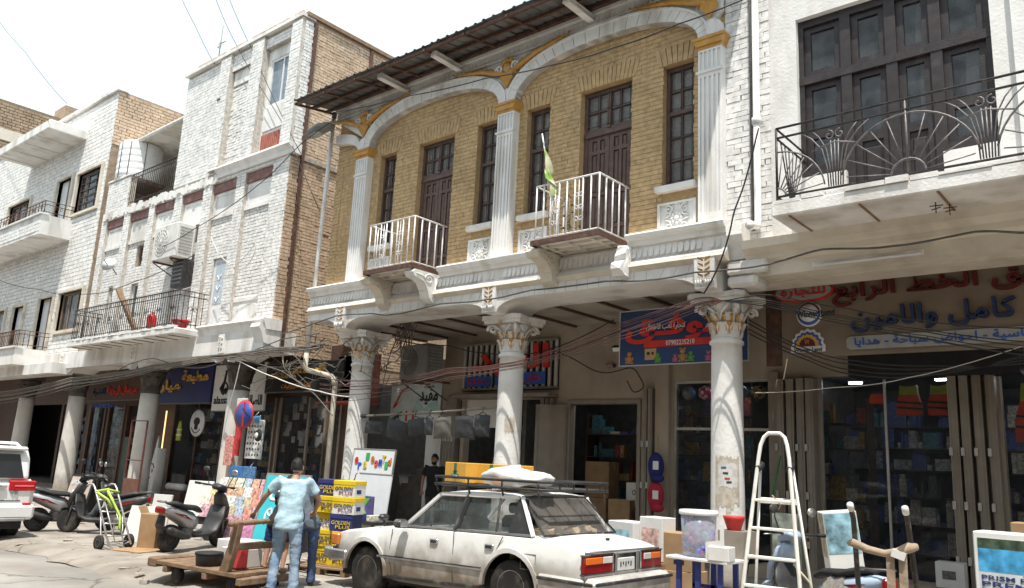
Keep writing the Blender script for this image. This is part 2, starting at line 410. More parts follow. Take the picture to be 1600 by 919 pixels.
# ------------------------------------------------------------------ windows with real panes
def window(parent, x0, x1, z0, z1, Y, rails=(), cols=2, rows=(4,), fr=.07, mun=.022, wood=None, pane=None, grille=True, name='window', depth=.07, curtain=True):
    """frame with sub-parts: one pane per light, iron grille. rails = heights of thick rails; rows = rows of panes in each field"""
    wood = wood or WOOD; pane = pane or PANE
    mb = MB()
    mb.box(x0, x0 + fr, Y, Y + depth, z0, z1); mb.box(x1 - fr, x1, Y, Y + depth, z0, z1)
    mb.box(x0 + fr, x1 - fr, Y, Y + depth, z0, z0 + fr); mb.box(x0 + fr, x1 - fr, Y, Y + depth, z1 - fr, z1)
    zs = [z0 + fr] + [r for r in rails] + [z1 - fr]
    fields = []
    for i in range(len(zs) - 1):
        a = zs[i] + (fr * .45 if i else 0); b = zs[i + 1] - (fr * .45 if i < len(zs) - 2 else 0); fields.append((a, b))
    for r in rails: mb.box(x0 + fr, x1 - fr, Y - .008, Y + depth, r - fr * .45, r + fr * .45)
    panes = []
    for (a, b), nr in zip(fields, rows):
        W_ = (x1 - x0 - 2 * fr)
        for c in range(1, cols): xx = x0 + fr + W_ * c / cols; mb.box(xx - mun / 2, xx + mun / 2, Y + .012, Y + depth - .01, a, b)
        for r in range(1, nr): zz = a + (b - a) * r / nr; mb.box(x0 + fr, x1 - fr, Y + .015, Y + depth - .012, zz - mun / 2, zz + mun / 2)
        for c in range(cols):
            for r in range(nr): panes.append((x0 + fr + W_ * c / cols, x0 + fr + W_ * (c + 1) / cols, a + (b - a) * r / nr, a + (b - a) * (r + 1) / nr))
    wo = mb.build(name, wood, parent)
    for (a, b, c, d) in panes:
        t = random.uniform(-.004, .004)
        MB().add([(a, Y + .045 + t, c), (b, Y + .045 - t, c), (b, Y + .046, d), (a, Y + .046, d)], [(0, 1, 2, 3)]).build('pane', pane, wo, org=1)
    if grille:
        g = MB()
        for (a, b), nr in zip(fields, rows):
            for c in (0.02, .98): xx = x0 + fr + (x1 - x0 - 2 * fr) * c; g.tube([(xx, Y - .02, a), (xx, Y - .02, b)], .006, 4)
            for c in range(1, cols): xx = x0 + fr + (x1 - x0 - 2 * fr) * c / cols; g.tube([(xx, Y - .02, a), (xx, Y - .02, b)], .006, 4)
            for r in range(nr + 1):
                zz = a + .03 + (b - a - .06) * r / nr; g.tube([(x0 + fr - .01, Y - .03, zz), (x1 - fr + .01, Y - .03, zz)], .006, 4)
        g.build('grille', BIRON, wo, org=1)
    if curtain:
        c = MB(); n = 14; vs = []
        for i in range(n + 1):
            x = x0 + (x1 - x0) * i / n; y = Y + depth + .07 + .02 * math.sin(i * 1.9) + random.uniform(0, .01)
            vs += [(x, y, z0), (x, y, z1)]
        c.add(vs, [(2 * i, 2 * i + 2, 2 * i + 3, 2 * i + 1) for i in range(n)], smooth=True).build('curtain', CURT, wo, org=1)
    return wo

def panel_door(parent, x0, x1, z0, z1, Y, wood=None):
    wood = wood or WOOD
    mb = MB(); xm = (x0 + x1) / 2
    for s, (a, b) in enumerate(((x0, xm - .006), (xm + .006, x1))):
        d = MB(); d.box(a, b, Y + .03, Y + .07, z0, z1)
        st = .09
        d.box(a, a + st, Y, Y + .03, z0, z1); d.box(b - st, b, Y, Y + .03, z0, z1)
        xmid = (a + b) / 2; d.box(xmid - .03, xmid + .03, Y + .003, Y + .03, z0, z1)
        H = z1 - z0
        for fz in (0, .16, .46, .84, .965): d.box(a + st, b - st, Y + .002, Y + .03, z0 + H * fz, z0 + H * fz + (.07 if fz < .9 else H * .035))
        lv = d.build('door_leaf', wood, parent)
        for (fa, fb) in ((.20, .45), (.50, .83), (.87, .955)):
            for (p, q) in ((a + st + .02, xmid - .05), (xmid + .05, b - st - .02)):
                if q - p > .04: MB().bbox(p, q, Y + .008, Y + .035, z0 + H * fa, z0 + H * fb, .014).build('door_panel', wood, lv, org=1)
        if s: MB().tube([(a + .05, Y - .03, z0 + 1.05), (a + .05, Y - .03, z0 + 1.18)], .012, 6).build('handle', BIRON, lv, org=1)

# ------------------------------------------------------------------ a classical column with leafed capital
def leaf(mb, ang, r0, z0, h, w, out, c):
    vs = []; n = 6
    ca, sa = math.cos(ang), math.sin(ang)
    for i in range(n + 1):
        t = i / n
        z = z0 + h * (t if t < .8 else .8 + (t - .8) * .1 - (t - .8) ** 2 * 3.5)
        r = r0 + out * t ** 2.2
        ww = w * (math.sin(PI * min(1, .18 + t * .72)) ** .8) * (1 + .15 * (i % 2))
        for s in (-1, -.5, 0, .5, 1):
            rr = r + .012 * (1 - abs(s)) + .008 * (abs(s) == .5) * -1
            x = rr * ca - s * ww * sa; y = rr * sa + s * ww * ca
            vs.append((c[0] + x, c[1] + y, c[2] + z))
    mb.add(vs, [(i * 5 + k, i * 5 + k + 1, (i + 1) * 5 + k + 1, (i + 1) * 5 + k) for i in range(n) for k in range(4)], smooth=True)
def column(parent, x, y, ztop, zcap, rt, rb, m, capm, inlay=None, zb=0.0, zimp=None, aw=.455):
    prof = []
    for i in range(15):
        t = i / 14; r = rb + (rt - rb) * t + (.035 * max(0, 1 - t * 8))
        prof.append((r, zb + (ztop - .1 - zb) * t))
    prof += [(rt + .005, ztop - .1), (rt + .03, ztop - .085), (rt + .03, ztop - .04), (rt, ztop - .02), (rt, ztop)]
    co = MB().lathe(prof, (x, y, 0), 28).build('column', m, parent)
    H = zcap - ztop - .14
    cp = MB(); cp.lathe([(rt, 0), (rt + .012, .03), (rt, .06), (rt - .01, .1), (rt + .01, H * .5), (rt + .06, H * .85), (rt + .13, H)], (x, y, ztop), 20)
    for k in range(8): leaf(cp, 2 * PI * k / 8 + .2, rt + .005, .03, H * .48, .085, .09, (x, y, ztop))
    for k in range(8): leaf(cp, 2 * PI * (k + .5) / 8 + .2, rt + .012, H * .28, H * .55, .08, .12, (x, y, ztop))
    for k in range(4):
        a = PI / 4 + k * PI / 2
        pts = []
        for i in range(22):
            th = i * .42; r = .095 * (1 - i / 26)
            rad = rt + .165 + r * math.cos(th - .4); zz = ztop + H - .10 + r * math.sin(th - .4)
            pts.append((x + rad * math.cos(a), y + rad * math.sin(a), zz))
        cp.tube(pts, [.034] * 8 + [.03] * 8 + [.022] * 6, 6)
        for s in (-1, 1):
            b = a + s * .55; cp.tube([(x + (rt + .03) * math.cos(a + s * .75), y + (rt + .03) * math.sin(a + s * .75), ztop + H * .45), (x + (rt + .08) * math.cos(b), y + (rt + .08) * math.sin(b), ztop + H * .75), (x + (rt + .16) * math.cos(a + s * .25), y + (rt + .16) * math.sin(a + s * .25), ztop + H - .03)], [.014, .02, .026], 5)
    poly = []
    for k in range(4):
        a = PI / 4 + k * PI / 2; c_, s_ = math.cos(a), math.sin(a); R_ = aw * 1.36
        for t in (-.12, .12): poly.append((x + R_ * math.cos(a + t), y + R_ * math.sin(a + t)))
        poly.append((x + aw * .86 * math.cos(a + PI / 4), y + aw * .86 * math.sin(a + PI / 4)))
    cp.prism([(x + (p[0] - x) * .93, y + (p[1] - y) * .93) for p in poly], zcap - .14, zcap - .075, 'z'); cp.prism(poly, zcap - .075, zcap, 'z')
    cp.build('capital', capm, co, org=1)
    if inlay:
        g = MB()
        for k in range(8): leaf(g, 2 * PI * (k + .5) / 8 + .2, rt + .022, .09, H * .36, .055, .06, (x, y, ztop))
        for k in range(16): leaf(g, 2 * PI * (k + .25) / 16 + .2, rt + .035, H * .45, H * .26, .03, .07, (x, y, ztop))
        g.build('capital_inlay', inlay, co, org=1, kind='stuff')
        for k in range(4):
            a = k * PI / 2 + PI / 2
            g = MB(); cx, cy, cz = x + (rt + .155) * math.cos(a), y + (rt + .155) * math.sin(a), zcap - .16
            for q in range(6):
                b = q * PI / 3; M_ = Matrix.Translation((cx, cy, cz)) @ Matrix.Rotation(a + PI / 2, 4, 'Z')
                g.add([(0, -.005, 0), (.05 * math.cos(b - .25), -.02, .05 * math.sin(b - .25)), (.07 * math.cos(b), -.012, .07 * math.sin(b)), (.05 * math.cos(b + .25), -.02, .05 * math.sin(b + .25))], [(0, 1, 2, 3)], M_)
            g.build('rosette', inlay, co, org=1)
    return co

# ================================================================== the ground
ASPH = mat('dusty_asphalt', (.30, .285, .265), .9, var=.1, scale=1.2, bump=.5, bscale=60, dirt=(.38, .35, .31), damt=.5, dscale=.8, crack=.35)
PAVE = mat('broken_pavement', (.36, .325, .285), .9, var=.16, scale=2.2, bump=.7, bscale=18, dirt=(.22, .19, .165), damt=.4, dscale=1.7, crack=1.1)
gm = MB(); gm.add([(-400, -200, -.004), (400, -200, -.004), (400, 400, -.004), (-400, 400, -.004)], [(0, 1, 2, 3)])
tag(gm.build('ground', ASPH), None, None, kind='structure')
gm = MB(); NX, NY = 220, 40   # worn pavement slab strip, uneven, its street edge ragged
vs = []
for i in range(NX + 1):
    X = -62 + 68 * i / NX; e = 5.35 + .14 * math.sin(X * 1.7) + .09 * math.sin(X * 4.1 + 1) + random.uniform(-.05, .05) - (.25 if X < -13 else 0)
    for k in range(NY + 1):
        t = k / NY; Y = e + (14.6 - e) * t
        vs.append((X, Y, .004 + min(.09, max(0, (Y - e)) * .25) + .012 * math.sin(X * 2.3 + Y * 3) * math.sin(Y * 2.1 + X) + random.uniform(-.005, .005) - .004 * (k == 0)))
gm.add(vs, [(i * (NY + 1) + k, (i + 1) * (NY + 1) + k, (i + 1) * (NY + 1) + k + 1, i * (NY + 1) + k + 1) for i in range(NX) for k in range(NY)], smooth=True)
tag(gm.build('pavement', PAVE), None, None, kind='structure')
RUB = mat('rubble', (.34, .30, .255), .95, var=.3, scale=20)
gm = MB()
for i in range(650):
    X = random.uniform(-30, -3); Y = 5.2 + abs(random.gauss(0, 1.1)) + random.uniform(0, .8); s = random.choice((.008, .012, .018, .03, .045)) * random.uniform(.7, 1.3)
    gm.box(-s, s, -s * .8, s * .8, -s * .2, s * .5, T(X, Y, .06 if Y > 5.7 else .012, random.uniform(0, 6), random.uniform(-.3, .3)), j=s * .25)
for i in range(60):
    X = random.uniform(-28, -6); Y = random.uniform(5.3, 8.5); a = random.uniform(.04, .12)
    gm.box(-a, a, -a * .6, a * .6, 0, .004, T(X, Y, .105 if Y > 6 else .07, random.uniform(0, 6), random.uniform(-.05, .1)), j=.001)
tag(gm.build('rubble', RUB), 'small stones and litter scattered on the pavement edge', 'rubble', kind='stuff')

# ================================================================== yellow arcade house
YB = thing('yellow_house', 'yellow brick house with white arches, columns and two small white balconies', 'building', (-10.2, 11.34, 0), world=True)
SB_ = mat('poster_blue', (.05, .12, .3), .7); BL_ = mat('poster_black', (.04, .04, .04), .7); RD_ = mat('poster_red', (.4, .06, .05), .7)
XC = (-14.44, -9.97, -5.54); YA = 11.7; YW = 11.34; YF = 11.14
XL, XR = -15.62, -5.36
openings = [(-13.97, -13.42, 6.42, 8.62), (-12.66, -11.56, 5.6, 8.62), (-10.89, -10.35, 6.42, 8.64), (-9.56, -8.99, 6.42, 8.63), (-8.26, -7.14, 5.6, 8.65), (-6.52, -5.92, 6.42, 8.65)]
wm = wall_holes(MB(), XL, XR, 5.3, 10.1, YW, openings, .22)
wm.box(XL, XL + .02, YW + .01, 18, 5.3, 10.1); wm.box(XR - .02, XR, YW + .01, 18, 5.3, 10.1)
wm.build('wall', YMORT, YB)
# stepped brick field: piers stand proud of the panels over and under the windows
def inb(a, b): return (a[0] - XL, a[1] - XL, a[2] - 5.5, a[3] - 5.5)
hol = [(a - XL, b - XL, c - 5.5, d - 5.5 + .30) for (a, b, c, d) in openings] + [(a - XL, b - XL, -1, c - 5.5) for (a, b, c, d) in openings] + [(-15.35 - XL, -14.8 - XL, .3, 3.1)]
bricks(YB, (XL, YW, 5.5), (1, 0, 0), XR - XL, 4.45, YBR, holes=hol, depth=.013, single=300, bl=.25, bh=.085, gap=.008, jit=.0025)
bricks(YB, (-15.35, YW, 5.8), (1, 0, 0), .55, 2.8, YBR, depth=.006, bl=.26, bh=.088, gap=.009, jit=.002, name='panel_brick')
for (a, b, c, d) in openings:   # soldier course over each opening
    n = max(5, int((b - a + .16) / .085)); me_ = None
    for k in range(n):
        t0 = (a - .08) + (b - a + .16) * k / n; t1 = (a - .08) + (b - a + .16) * (k + 1) / n - .008; sk = (k / (n - 1) - .5) * .16
        MB().prism([(t0 + sk * .0, d + .0), (t1, d + .0), (t1 + sk, d + .33), (t0 + sk, d + .33)], YW - .026 - random.uniform(0, .004), YW).build('lintel_brick', YBR, YB)
# windows, doors
for i, (a, b, c, d) in enumerate(openings):
    if i in (1, 4):
        window(YB, a + .01, b - .01, 7.82, d - .01, YW + .12, cols=4, rows=(2,), fr=.075, name='fanlight')
        MB().box((a + b) / 2 - .035, (a + b) / 2 + .035, YW + .10, YW + .19, 7.86, d - .05).build('fanlight_mullion', WOOD, YB)
        mb = MB(); mb.box(a + .01, a + .09, YW + .12, YW + .2, 5.6, 7.8); mb.box(b - .09, b - .01, YW + .12, YW + .2, 5.6, 7.8); mb.box(a + .01, b - .01, YW + .1, YW + .2, 7.74, 7.815)
        mb.build('door_frame', WOOD, YB)
        panel_door(YB, a + .09, b - .09, 5.6, 7.74, YW + .14)
    else:
        window(YB, a + .01, b - .01, c + .01, d - .01, YW + .12, rails=(7.78,), cols=2, rows=(3, 2) if i != 5 else (3, 2), fr=.075)
        sl = MB(); sl.bbox(a - .09, b + .07, YW - .13, YW + .1, c - .11, c, .02); sl.build('window_sill', WHITE, YB)
        mb = MB(); pz0, pz1 = 5.56, 6.13; x0, x1 = a - .06, b + .05; xm = (x0 + x1) / 2; zm = (pz0 + pz1) / 2
        mb.box(x0, x1, YW - .02, YW, pz0, pz1)
        for (p, q, r, s) in ((x0, x0 + .05, pz0, pz1), (x1 - .05, x1, pz0, pz1), (x0 + .05, x1 - .05, pz0, pz0 + .04), (x0 + .05, x1 - .05, pz1 - .04, pz1)): mb.box(p, q, YW - .045, YW - .02, r, s)
        pn = mb.build('relief_panel', WHITE, YB)
        mb = MB()
        mb.sphere((xm, YW - .03, zm), .055, 10, 6, (1, .6, 1))
        for k in range(8):
            t = k * PI / 4; mb.sphere((xm + .085 * math.cos(t), YW - .03, zm + .085 * math.sin(t)), .036, 8, 5, (1, .5, 1))
        for sx in (-1, 1):
            for sz in (-1, 1):
                pts = []
                for q in range(18): th = q * .45; r = .085 * (1 - q / 21); pts.append((xm + sx * (.15 + r * math.cos(th + 1)), YW - .035, zm + sz * (.15 + r * math.sin(th + 1))))
                mb.tube(pts, .016, 5)
                mb.tube([(xm + sx * .05, YW - .03, zm + sz * .23), (xm + sx * .12, YW - .045, zm + sz * .05), (xm + sx * .22, YW - .03, zm + sz * .02)], .014, 5)
        mb.build('carving', WHITE, pn, org=1)
# pilasters
def pilaster(x, wd):
    mb = MB(); z0, z1 = 5.53, 8.62; hw = wd / 2; yf = YF
    mb.box(x - hw, x + hw, yf + .025, YW, z0, z1)
    for k in range(6):
        t = x - hw + wd * k / 5.0; t0 = t - wd * .05 * (0 if k == 0 else 1); t1 = t + wd * .05 * (0 if k == 5 else 1)
        if k == 0: t1 = t + wd * .09
        if k == 5: t0 = t - wd * .09
        mb.box(t0, t1, yf, yf + .025, z0 + .25, z1 - .5)
    mb.box(x - hw, x + hw, yf, yf + .025, z0, z0 + .25); mb.box(x - hw, x + hw, yf, yf + .025, z1 - .5, z1 - .36)
    for k in range(6): t = x - hw + (wd - .03) * k / 5; mb.box(t, t + .03, yf, yf + .025, z1 - .36, z1 - .04)
    mb.box(x - hw, x + hw, yf, yf + .025, z1 - .04, z1)
    mb.box(x - hw - .03, x + hw + .03, yf - .03, yf + .04, z1 - .43, z1 - .395)
    p = mb.build('pilaster', WHITE, YB)
    c = MB(); c.box(x - hw - .015, x + hw + .015, yf - .015, YW, z1, z1 + .05); c.prism([(x - hw - .015, z1 + .05), (x + hw + .015, z1 + .05), (x + hw + .07, z1 + .15), (x - hw - .07, z1 + .15)], yf - .05, YW); c.box(x - hw - .08, x + hw + .08, yf - .07, YW, z1 + .15, z1 + .20)
    c.build('pilaster_cap', OCHRE, p, org=1)
for x in XC: pilaster(x, .42)
# arches: basket curve, white voussoirs cut one by one
def basket(xa, xb, zs, rise, n=26, e=2.25):
    xm, a = (xa + xb) / 2, (xb - xa) / 2; out = []
    for i in range(n + 1):
        t = PI - PI * i / n; c, s = math.cos(t), math.sin(t)
        out.append((xm + a * math.copysign(abs(c) ** (2 / e), c), zs + rise * abs(s) ** (2 / e)))
    return out
ZS = 8.82
arcs = [(XC[0] + .21, XC[1] - .21), (XC[1] + .21, XC[2] - .21)]
for (xa, xb) in arcs:
    lo = basket(xa, xb, ZS, .72); hi = basket(xa - .17, xb + .17, ZS + .02, .93)
    for k in range(len(lo) - 1):
        A, B, C, D = [Vector((p[0], 0, p[1])) for p in (lo[k], lo[k + 1], hi[k + 1], hi[k])]; g = .035
        q = [A.lerp(B, g), B.lerp(A, g), C.lerp(D, g), D.lerp(C, g)]
        MB().prism([(v.x, v.z) for v in q], YF - random.uniform(0, .008), YW - .03).build('voussoir', WHITE, YB)
    MB().strip(lo, hi, YF + .018, YW - .02).build('arch_ring', WHITE, YB)
    hi2 = basket(xa - .2, xb + .2, ZS + .04, .95)
    MB().strip(hi, hi2, YF - .03, YW - .025).build('arch_moulding', WHITE, YB)
# left end: quarter arch springing towards the lane
lo = [p for p in basket(XC[0] - 3.2, XC[0] - .21, ZS, .42) if p[0] > XL]; hi = [(p[0], p[1] + .24) for p in lo]
MB().strip(lo, hi, YF + .02, YW - .02).build('arch_ring', WHITE, YB)
for k, x in enumerate(XC):
    MB().prism([(x - .21, ZS), (x + .21, ZS), (x + .17, ZS + .26), (x, ZS + .34), (x - .17, ZS + .26)], YF + .004, YW - .01).build('arch_springer', WHITE, YB)
# spandrel backing and frieze
sp = MB(); sp.box(XL, XR, YF + .05, YW + .02, 9.83, 10.12)
for x in XC:
    a, b = max(XL, x - 1.75), min(XR, x + 1.75)
    sp.prism([(a, 9.84), (x - .3 if x - .3 > a else a, 9.3), (x, 9.12), (min(x + .3, b), 9.3), (b, 9.84)][:5 if b > x + .4 else 4] + ([] if b > x + .4 else [(b, 9.84)]), YF + .06, YW - .01)
sp.build('frieze', WHITE, YB)
fr = MB(); fr.box(XL, XR, YF - .02, YF + .06, 10.055, 10.12); fr.box(XL, XR, YF + .0, YF + .06, 9.83, 9.865); fr.build('frieze_moulding', WHITE, YB)
x = XL + .06; eg = MB().add([(-.04, 0, -.07), (0, -.03, -.085), (.04, 0, -.07), (.045, 0, .06), (0, -.045, .02), (-.045, 0, .06)], [(0, 1, 4, 5), (1, 2, 3, 4), (5, 4, 3)]).mesh('egg_ornament', WHITE)
while x < XR - .05:
    o = bpy.data.objects.new('egg_ornament', eg); COL.objects.link(o); o.parent = YB; o.location = (x + 10.2, YF + .05 - 11.34, 9.96); x += .115
# ochre leaf sprays in the spandrels
def spray(x, sides):
    mb = MB(); wt = MB(); zc = 9.44; y = YF + .0
    mb.prism([(x - .13, zc + .02), (x - .16, zc - .08), (x, zc - .3), (x + .16, zc - .08), (x + .13, zc + .02), (x, zc + .08)], y - .05, y)
    for s in sides:
        n = 11
        for i in range(n):
            t = i / (n - 1); bx = x + s * (.12 + 1.35 * t); bz = zc + .04 + .35 * t ** .6
            L_ = .33 * (1 - t * .6); w_ = .085 * (1 - .4 * t)
            for up in (1, -1):
                an = .45 if up > 0 else -.62
                dx, dz = s * math.cos(an), math.sin(an)
                if up < 0: LL = L_ * .62
                else: LL = L_
                mb.add([(bx, y, bz), (bx + dx * LL * .5 - dz * w_ * .6, y - .045, bz + dz * LL * .5 + s * dx * w_ * .6), (bx + dx * LL, y - .02, bz + dz * LL), (bx + dx * LL * .5 + dz * w_ * .6, y - .045, bz + dz * LL * .5 - s * dx * w_ * .6)], [(0, 1, 2, 3)], smooth=True)
        mb.tube([(x + s * .05, y - .02, zc), (x + s * .7, y - .03, zc + .25), (x + s * 1.45, y - .02, zc + .385)], [.06, .05, .02], 6)
        pts = []
        for q in range(16): th = q * .5; r = .1 * (1 - q / 19); pts.append((x + s * (.2 + r * math.cos(th)), y - .05, zc + .13 + r * math.sin(th)))
        wt.tube(pts, .024, 5)
    mb.sphere((x, y - .03, zc + .14), .11, 10, 6, (1, .5, 1.1))
    for q in range(5): a = PI * .15 + q * PI * .175; mb.sphere((x + .16 * math.cos(a), y - .04, zc + .17 + .15 * math.sin(a)), .055, 7, 5, (1, .6, 1))
    o = mb.build('spandrel_ornament', OCHRE, YB); wt.build('scroll', WHITE, o, org=1)
spray(XC[0], (1, -1)); spray(XC[1], (-1, 1)); spray(XC[2], (-1,))
# ragged bricks under the roof
bricks(YB, (XL, YF + .1, 10.12), (1, 0, 0), XR - XL, .28, mat('sooty_brick', (.16, .12, .09), .95, var=.35, scale=8), bl=.24, bh=.085, depth=.05, name='eaves_brick', jit=.02, missing=.12)
# roof sheet: real corrugation, purlins, steel beam ends
sh = MB(); n = 260; x0, x1 = -15.95, -4.9; prof = []
for i in range(n + 1):
    ph = (i % 8) / 8; prof.append(.028 if .12 < ph < .5 else 0)
def sheet(xa, xb, ya, za, yb, zb, n, vs_off=0):
    mb = MB(); vs = []
    for i in range(n + 1):
        x = xa + (xb - xa) * i / n; b = .03 if (i % 8) in (1, 2) else (0.0)
        vs += [(x, ya, za + b), (x, yb, zb + b), (x, ya, za + b + .004), (x, yb, zb + b + .004)]
    fs = []
    for i in range(n): a = 4 * i; fs += [(a, a + 4, a + 5, a + 1), (a + 2, a + 3, a + 7, a + 6), (a, a + 2, a + 6, a + 4)]
    return mb.add(vs, fs)
sheets = 9
rf = None
for k in range(sheets):
    xa = x0 + (x1 - x0) * k / sheets; xb = x0 + (x1 - x0) * (k + 1) / sheets
    o = sheet(xa, xb + .05, 10.12 - random.uniform(0, .03), 10.06 + random.uniform(0, .02) + .006 * (k % 2), 12.2, 10.42 + .006 * (k % 2), 40).build('roof_sheet', SHEET, YB)
pu = MB()
for y, z in ((10.16, 10.0), (10.62, 10.07), (11.05, 10.14)): MB().box(x0, x1, y, y + .05, z - .02, z + .05).build('purlin', RUST, YB)
for x in [x0 + .02 + 1.12 * i for i in range(10)]: MB().prism([(10.12, 9.965), (11.3, 10.14), (11.3, 10.19), (10.12, 10.015)], x, x + .045, 'x').build('rafter', RUST, YB)
for x in (-13.05, -11.35, -7.95, -6.6): 
    bm_ = MB(); bm_.box(x - .07, x + .07, 10.35, 11.2, 9.92, 9.935); bm_.box(x - .012, x + .012, 10.35, 11.2, 9.935, 10.02); bm_.box(x - .07, x + .07, 10.35, 11.2, 10.02, 10.035); bm_.box(x - .07, x + .07, 10.33, 10.36, 9.92, 10.035)
    bm_.build('beam_end', WHITEP, YB)
# cornice over the arcade
def mould(prof, xa, xb, name, m, parent): MB().prism([(p[0], p[1]) for p in prof], xa, xb, 'x').build(name, m, parent)
corn = [(11.5, 5.56), (10.9, 5.56), (10.88, 5.53), (10.9, 5.47), (10.96, 5.44), (10.98, 5.36), (11.5, 5.36)]
mould(corn, -15.75, -13.2, 'cornice', WHITE, YB); mould(corn, -11.4, -8.7, 'cornice', WHITE, YB); mould(corn, -6.95, -5.2, 'cornice', WHITE, YB)
mould([(11.5, 5.40), (11.06, 5.40), (11.06, 5.36), (11.5, 5.36)], -13.3, -6.9, 'cornice_core', WHITE, YB)
mould([(11.5, 5.36), (11.02, 5.36), (11.04, 5.14), (11.0, 5.10), (10.97, 5.04), (11.5, 5.04)], -15.75, -5.2, 'dentil_band', WHITEP, YB)
tm = MB().add([(-.05, 0, .09), (-.04, -.03, -.06), (0, -.045, -.09), (.04, -.03, -.06), (.05, 0, .09), (0, -.02, .09)], [(0, 1, 2, 5), (5, 2, 3, 4)], smooth=True).mesh('leaf_dentil', WHITE)
x = -15.6
while x < -5.3:
    if random.random() > .07:
        o = bpy.data.objects.new('leaf_dentil', tm); COL.objects.link(o); o.parent = YB; o.location = (x + 10.2, 11.035 - 11.34, 5.24)
    x += .108
mould([(11.5, 5.04), (10.94, 5.04), (10.92, 5.0), (10.99, 4.93), (11.5, 4.93)], -15.7, -5.2, 'string_course', CREAM, YB)
# arcade arches: flat beam with curved haunches, thick in depth
YB0, YB1 = 11.0, 12.0
def arcade(xa, xb, zs, zc, r, ztop, par, m, y0, y1, vous=True):
    pts = [(xa, zs)] + [(xa + r * (1 - math.cos(t)), zs + (zc - zs) * math.sin(t)) for t in [PI / 2 * i / 7 for i in range(1, 8)]] + [(xb - r * (1 - math.cos(t)), zs + (zc - zs) * math.sin(t)) for t in [PI / 2 * i / 7 for i in range(7, 0, -1)]] + [(xb, zs)]
    mb = MB(); hi = [(p[0], ztop) for p in pts]; mb.strip(pts, hi, y0, y1)
    mb.build('arcade_arch', m, par)
    if vous:
        n = 17
        mv = MB()
        for k in range(n):
            x = xa + .2 + (xb - xa - .4) * k / (n - 1); zlow = zc if xa + r < x < xb - r else None
            tilt = .10 * (1 if x < (xa + xb) / 2 else -1) if min(x - xa, xb - x) < r * 1.3 else 0
            if zlow is None:
                u_ = (r - min(x - xa, xb - x)) / r; zlow = zs + (zc - zs) * math.sqrt(max(0, 1 - u_ * u_))
            mv.prism([(x - .003, zlow + .01), (x + .003, zlow + .01), (x + .003 - tilt, ztop - .01), (x - .003 - tilt, ztop - .01)], y0 - .0025, y0 + .001)
        mv.build('voussoir_joint', mat('joint_grey', (.33, .30, .27), .9), par, kind='stuff')
arcade(XC[0] + .2, XC[1] - .2, 4.53, 4.62, .01, 4.94, YB, CREAM, YB0 + .15, YB1) if 0 else None
for (a, b) in ((XC[0], XC[1]), (XC[1], XC[2])): arcade(a + .16, b - .16, 4.52, 4.74, .62, 4.93, YB, WHITEP, YB0, YB1)
# the half arch running to the lane
lo = [(XL - .1, 4.78)] + [(XC[0] - .16 - .7 * (1 - math.sin(t)), 4.52 + .26 * math.cos(t)) for t in [PI / 2 * i / 6 for i in range(7)]]
MB().strip(lo, [(p[0], 4.93) for p in lo], YB0, YB1).build('arcade_arch', WHITEP, YB)
for x in XC:
    mb = MB(); mb.prism([(x - .155, 4.51), (x + .155, 4.51), (x + .175, 5.0), (x - .175, 5.0)], YB0 - .07, YB1 + .02); im = mb.build('impost', WHITE, YB)
    g = MB()
    for r in range(4):
        for s in (-1, 1):
            z = 4.67 + r * .085; g.add([(x + s * .012, YB0 - .074, z), (x + s * .10, YB0 - .074, z + .05), (x + s * .105, YB0 - .09, z + .085), (x + s * .012, YB0 - .085, z + .045)], [(0, 1, 2, 3) if s > 0 else (3, 2, 1, 0)])
    g.build('chevron_inlay', OCHRE, im, org=1)
    g = MB()
    for s in (-1, 1):
        for q in range(3): g.tube([(x + s * (.02 + .04 * q), YB0 - .085, 4.55), (x + s * (.05 + .04 * q), YB0 - .10, 4.60), (x + s * (.03 + .045 * q), YB0 - .085, 4.65)], .018, 5)
    g.build('carving', WHITE, im, org=1)
    co_ = column(YB, x, YA, 3.83, 4.51, .235, .262, COLP, WHITEP, OCHRE)
    def patch(nm, a0, a1, z0, z1, m, dr, rag=.03):   # paper glued round the shaft, torn edges
        mb = MB(); n = 14; vs = []
        for i in range(n + 1):
            a = a0 + (a1 - a0) * i / n
            for (z, sg) in ((z0, -1), (z1, 1)):
                zz = z + sg * random.uniform(-rag, rag); r = .262 - .027 * zz / 3.73 + dr; vs.append((x + r * math.cos(a), YA + r * math.sin(a), zz))
        mb.add(vs, [(2 * i, 2 * i + 2, 2 * i + 3, 2 * i + 1) for i in range(n)]).build(nm, m, co_, org=1)
    k_ = XC.index(x); base = -1.15 if k_ == 2 else -.9
    OLDP = mat('old_poster_glue', (.46, .40, .33), .9, var=.2, scale=14, dirt=(.6, .57, .53), damt=.5, dscale=9); PAPR = mat('grey_paper', (.58, .57, .55), .8, var=.15, scale=16)
    if k_ == 2:
        patch('glue_patch', base - .75, base + .75, 1.28, 2.0, OLDP, .004, .06); patch('torn_poster', base - .55, base + .6, 1.55, 1.92, PAPR, .007, .03)
        for q, (zz, m__) in enumerate(((1.83, SB_), (1.75, BL_), (1.67, RD_), (1.62, BL_))): patch('poster_line', base - .35 + .1 * q, base - .05 + .1 * q, zz, zz + .03, m__, .010, .004)
    elif k_ == 1: patch('glue_patch', base - .3, base + .5, 2.3, 2.6, OLDP, .004, .05)
    for q in range(7): a = random.uniform(-2.4, .3); zz = random.uniform(.3, 1.4); patch('flake', a, a + random.uniform(.08, .3), zz, zz + random.uniform(.05, .2), OLDP, .003, .04)
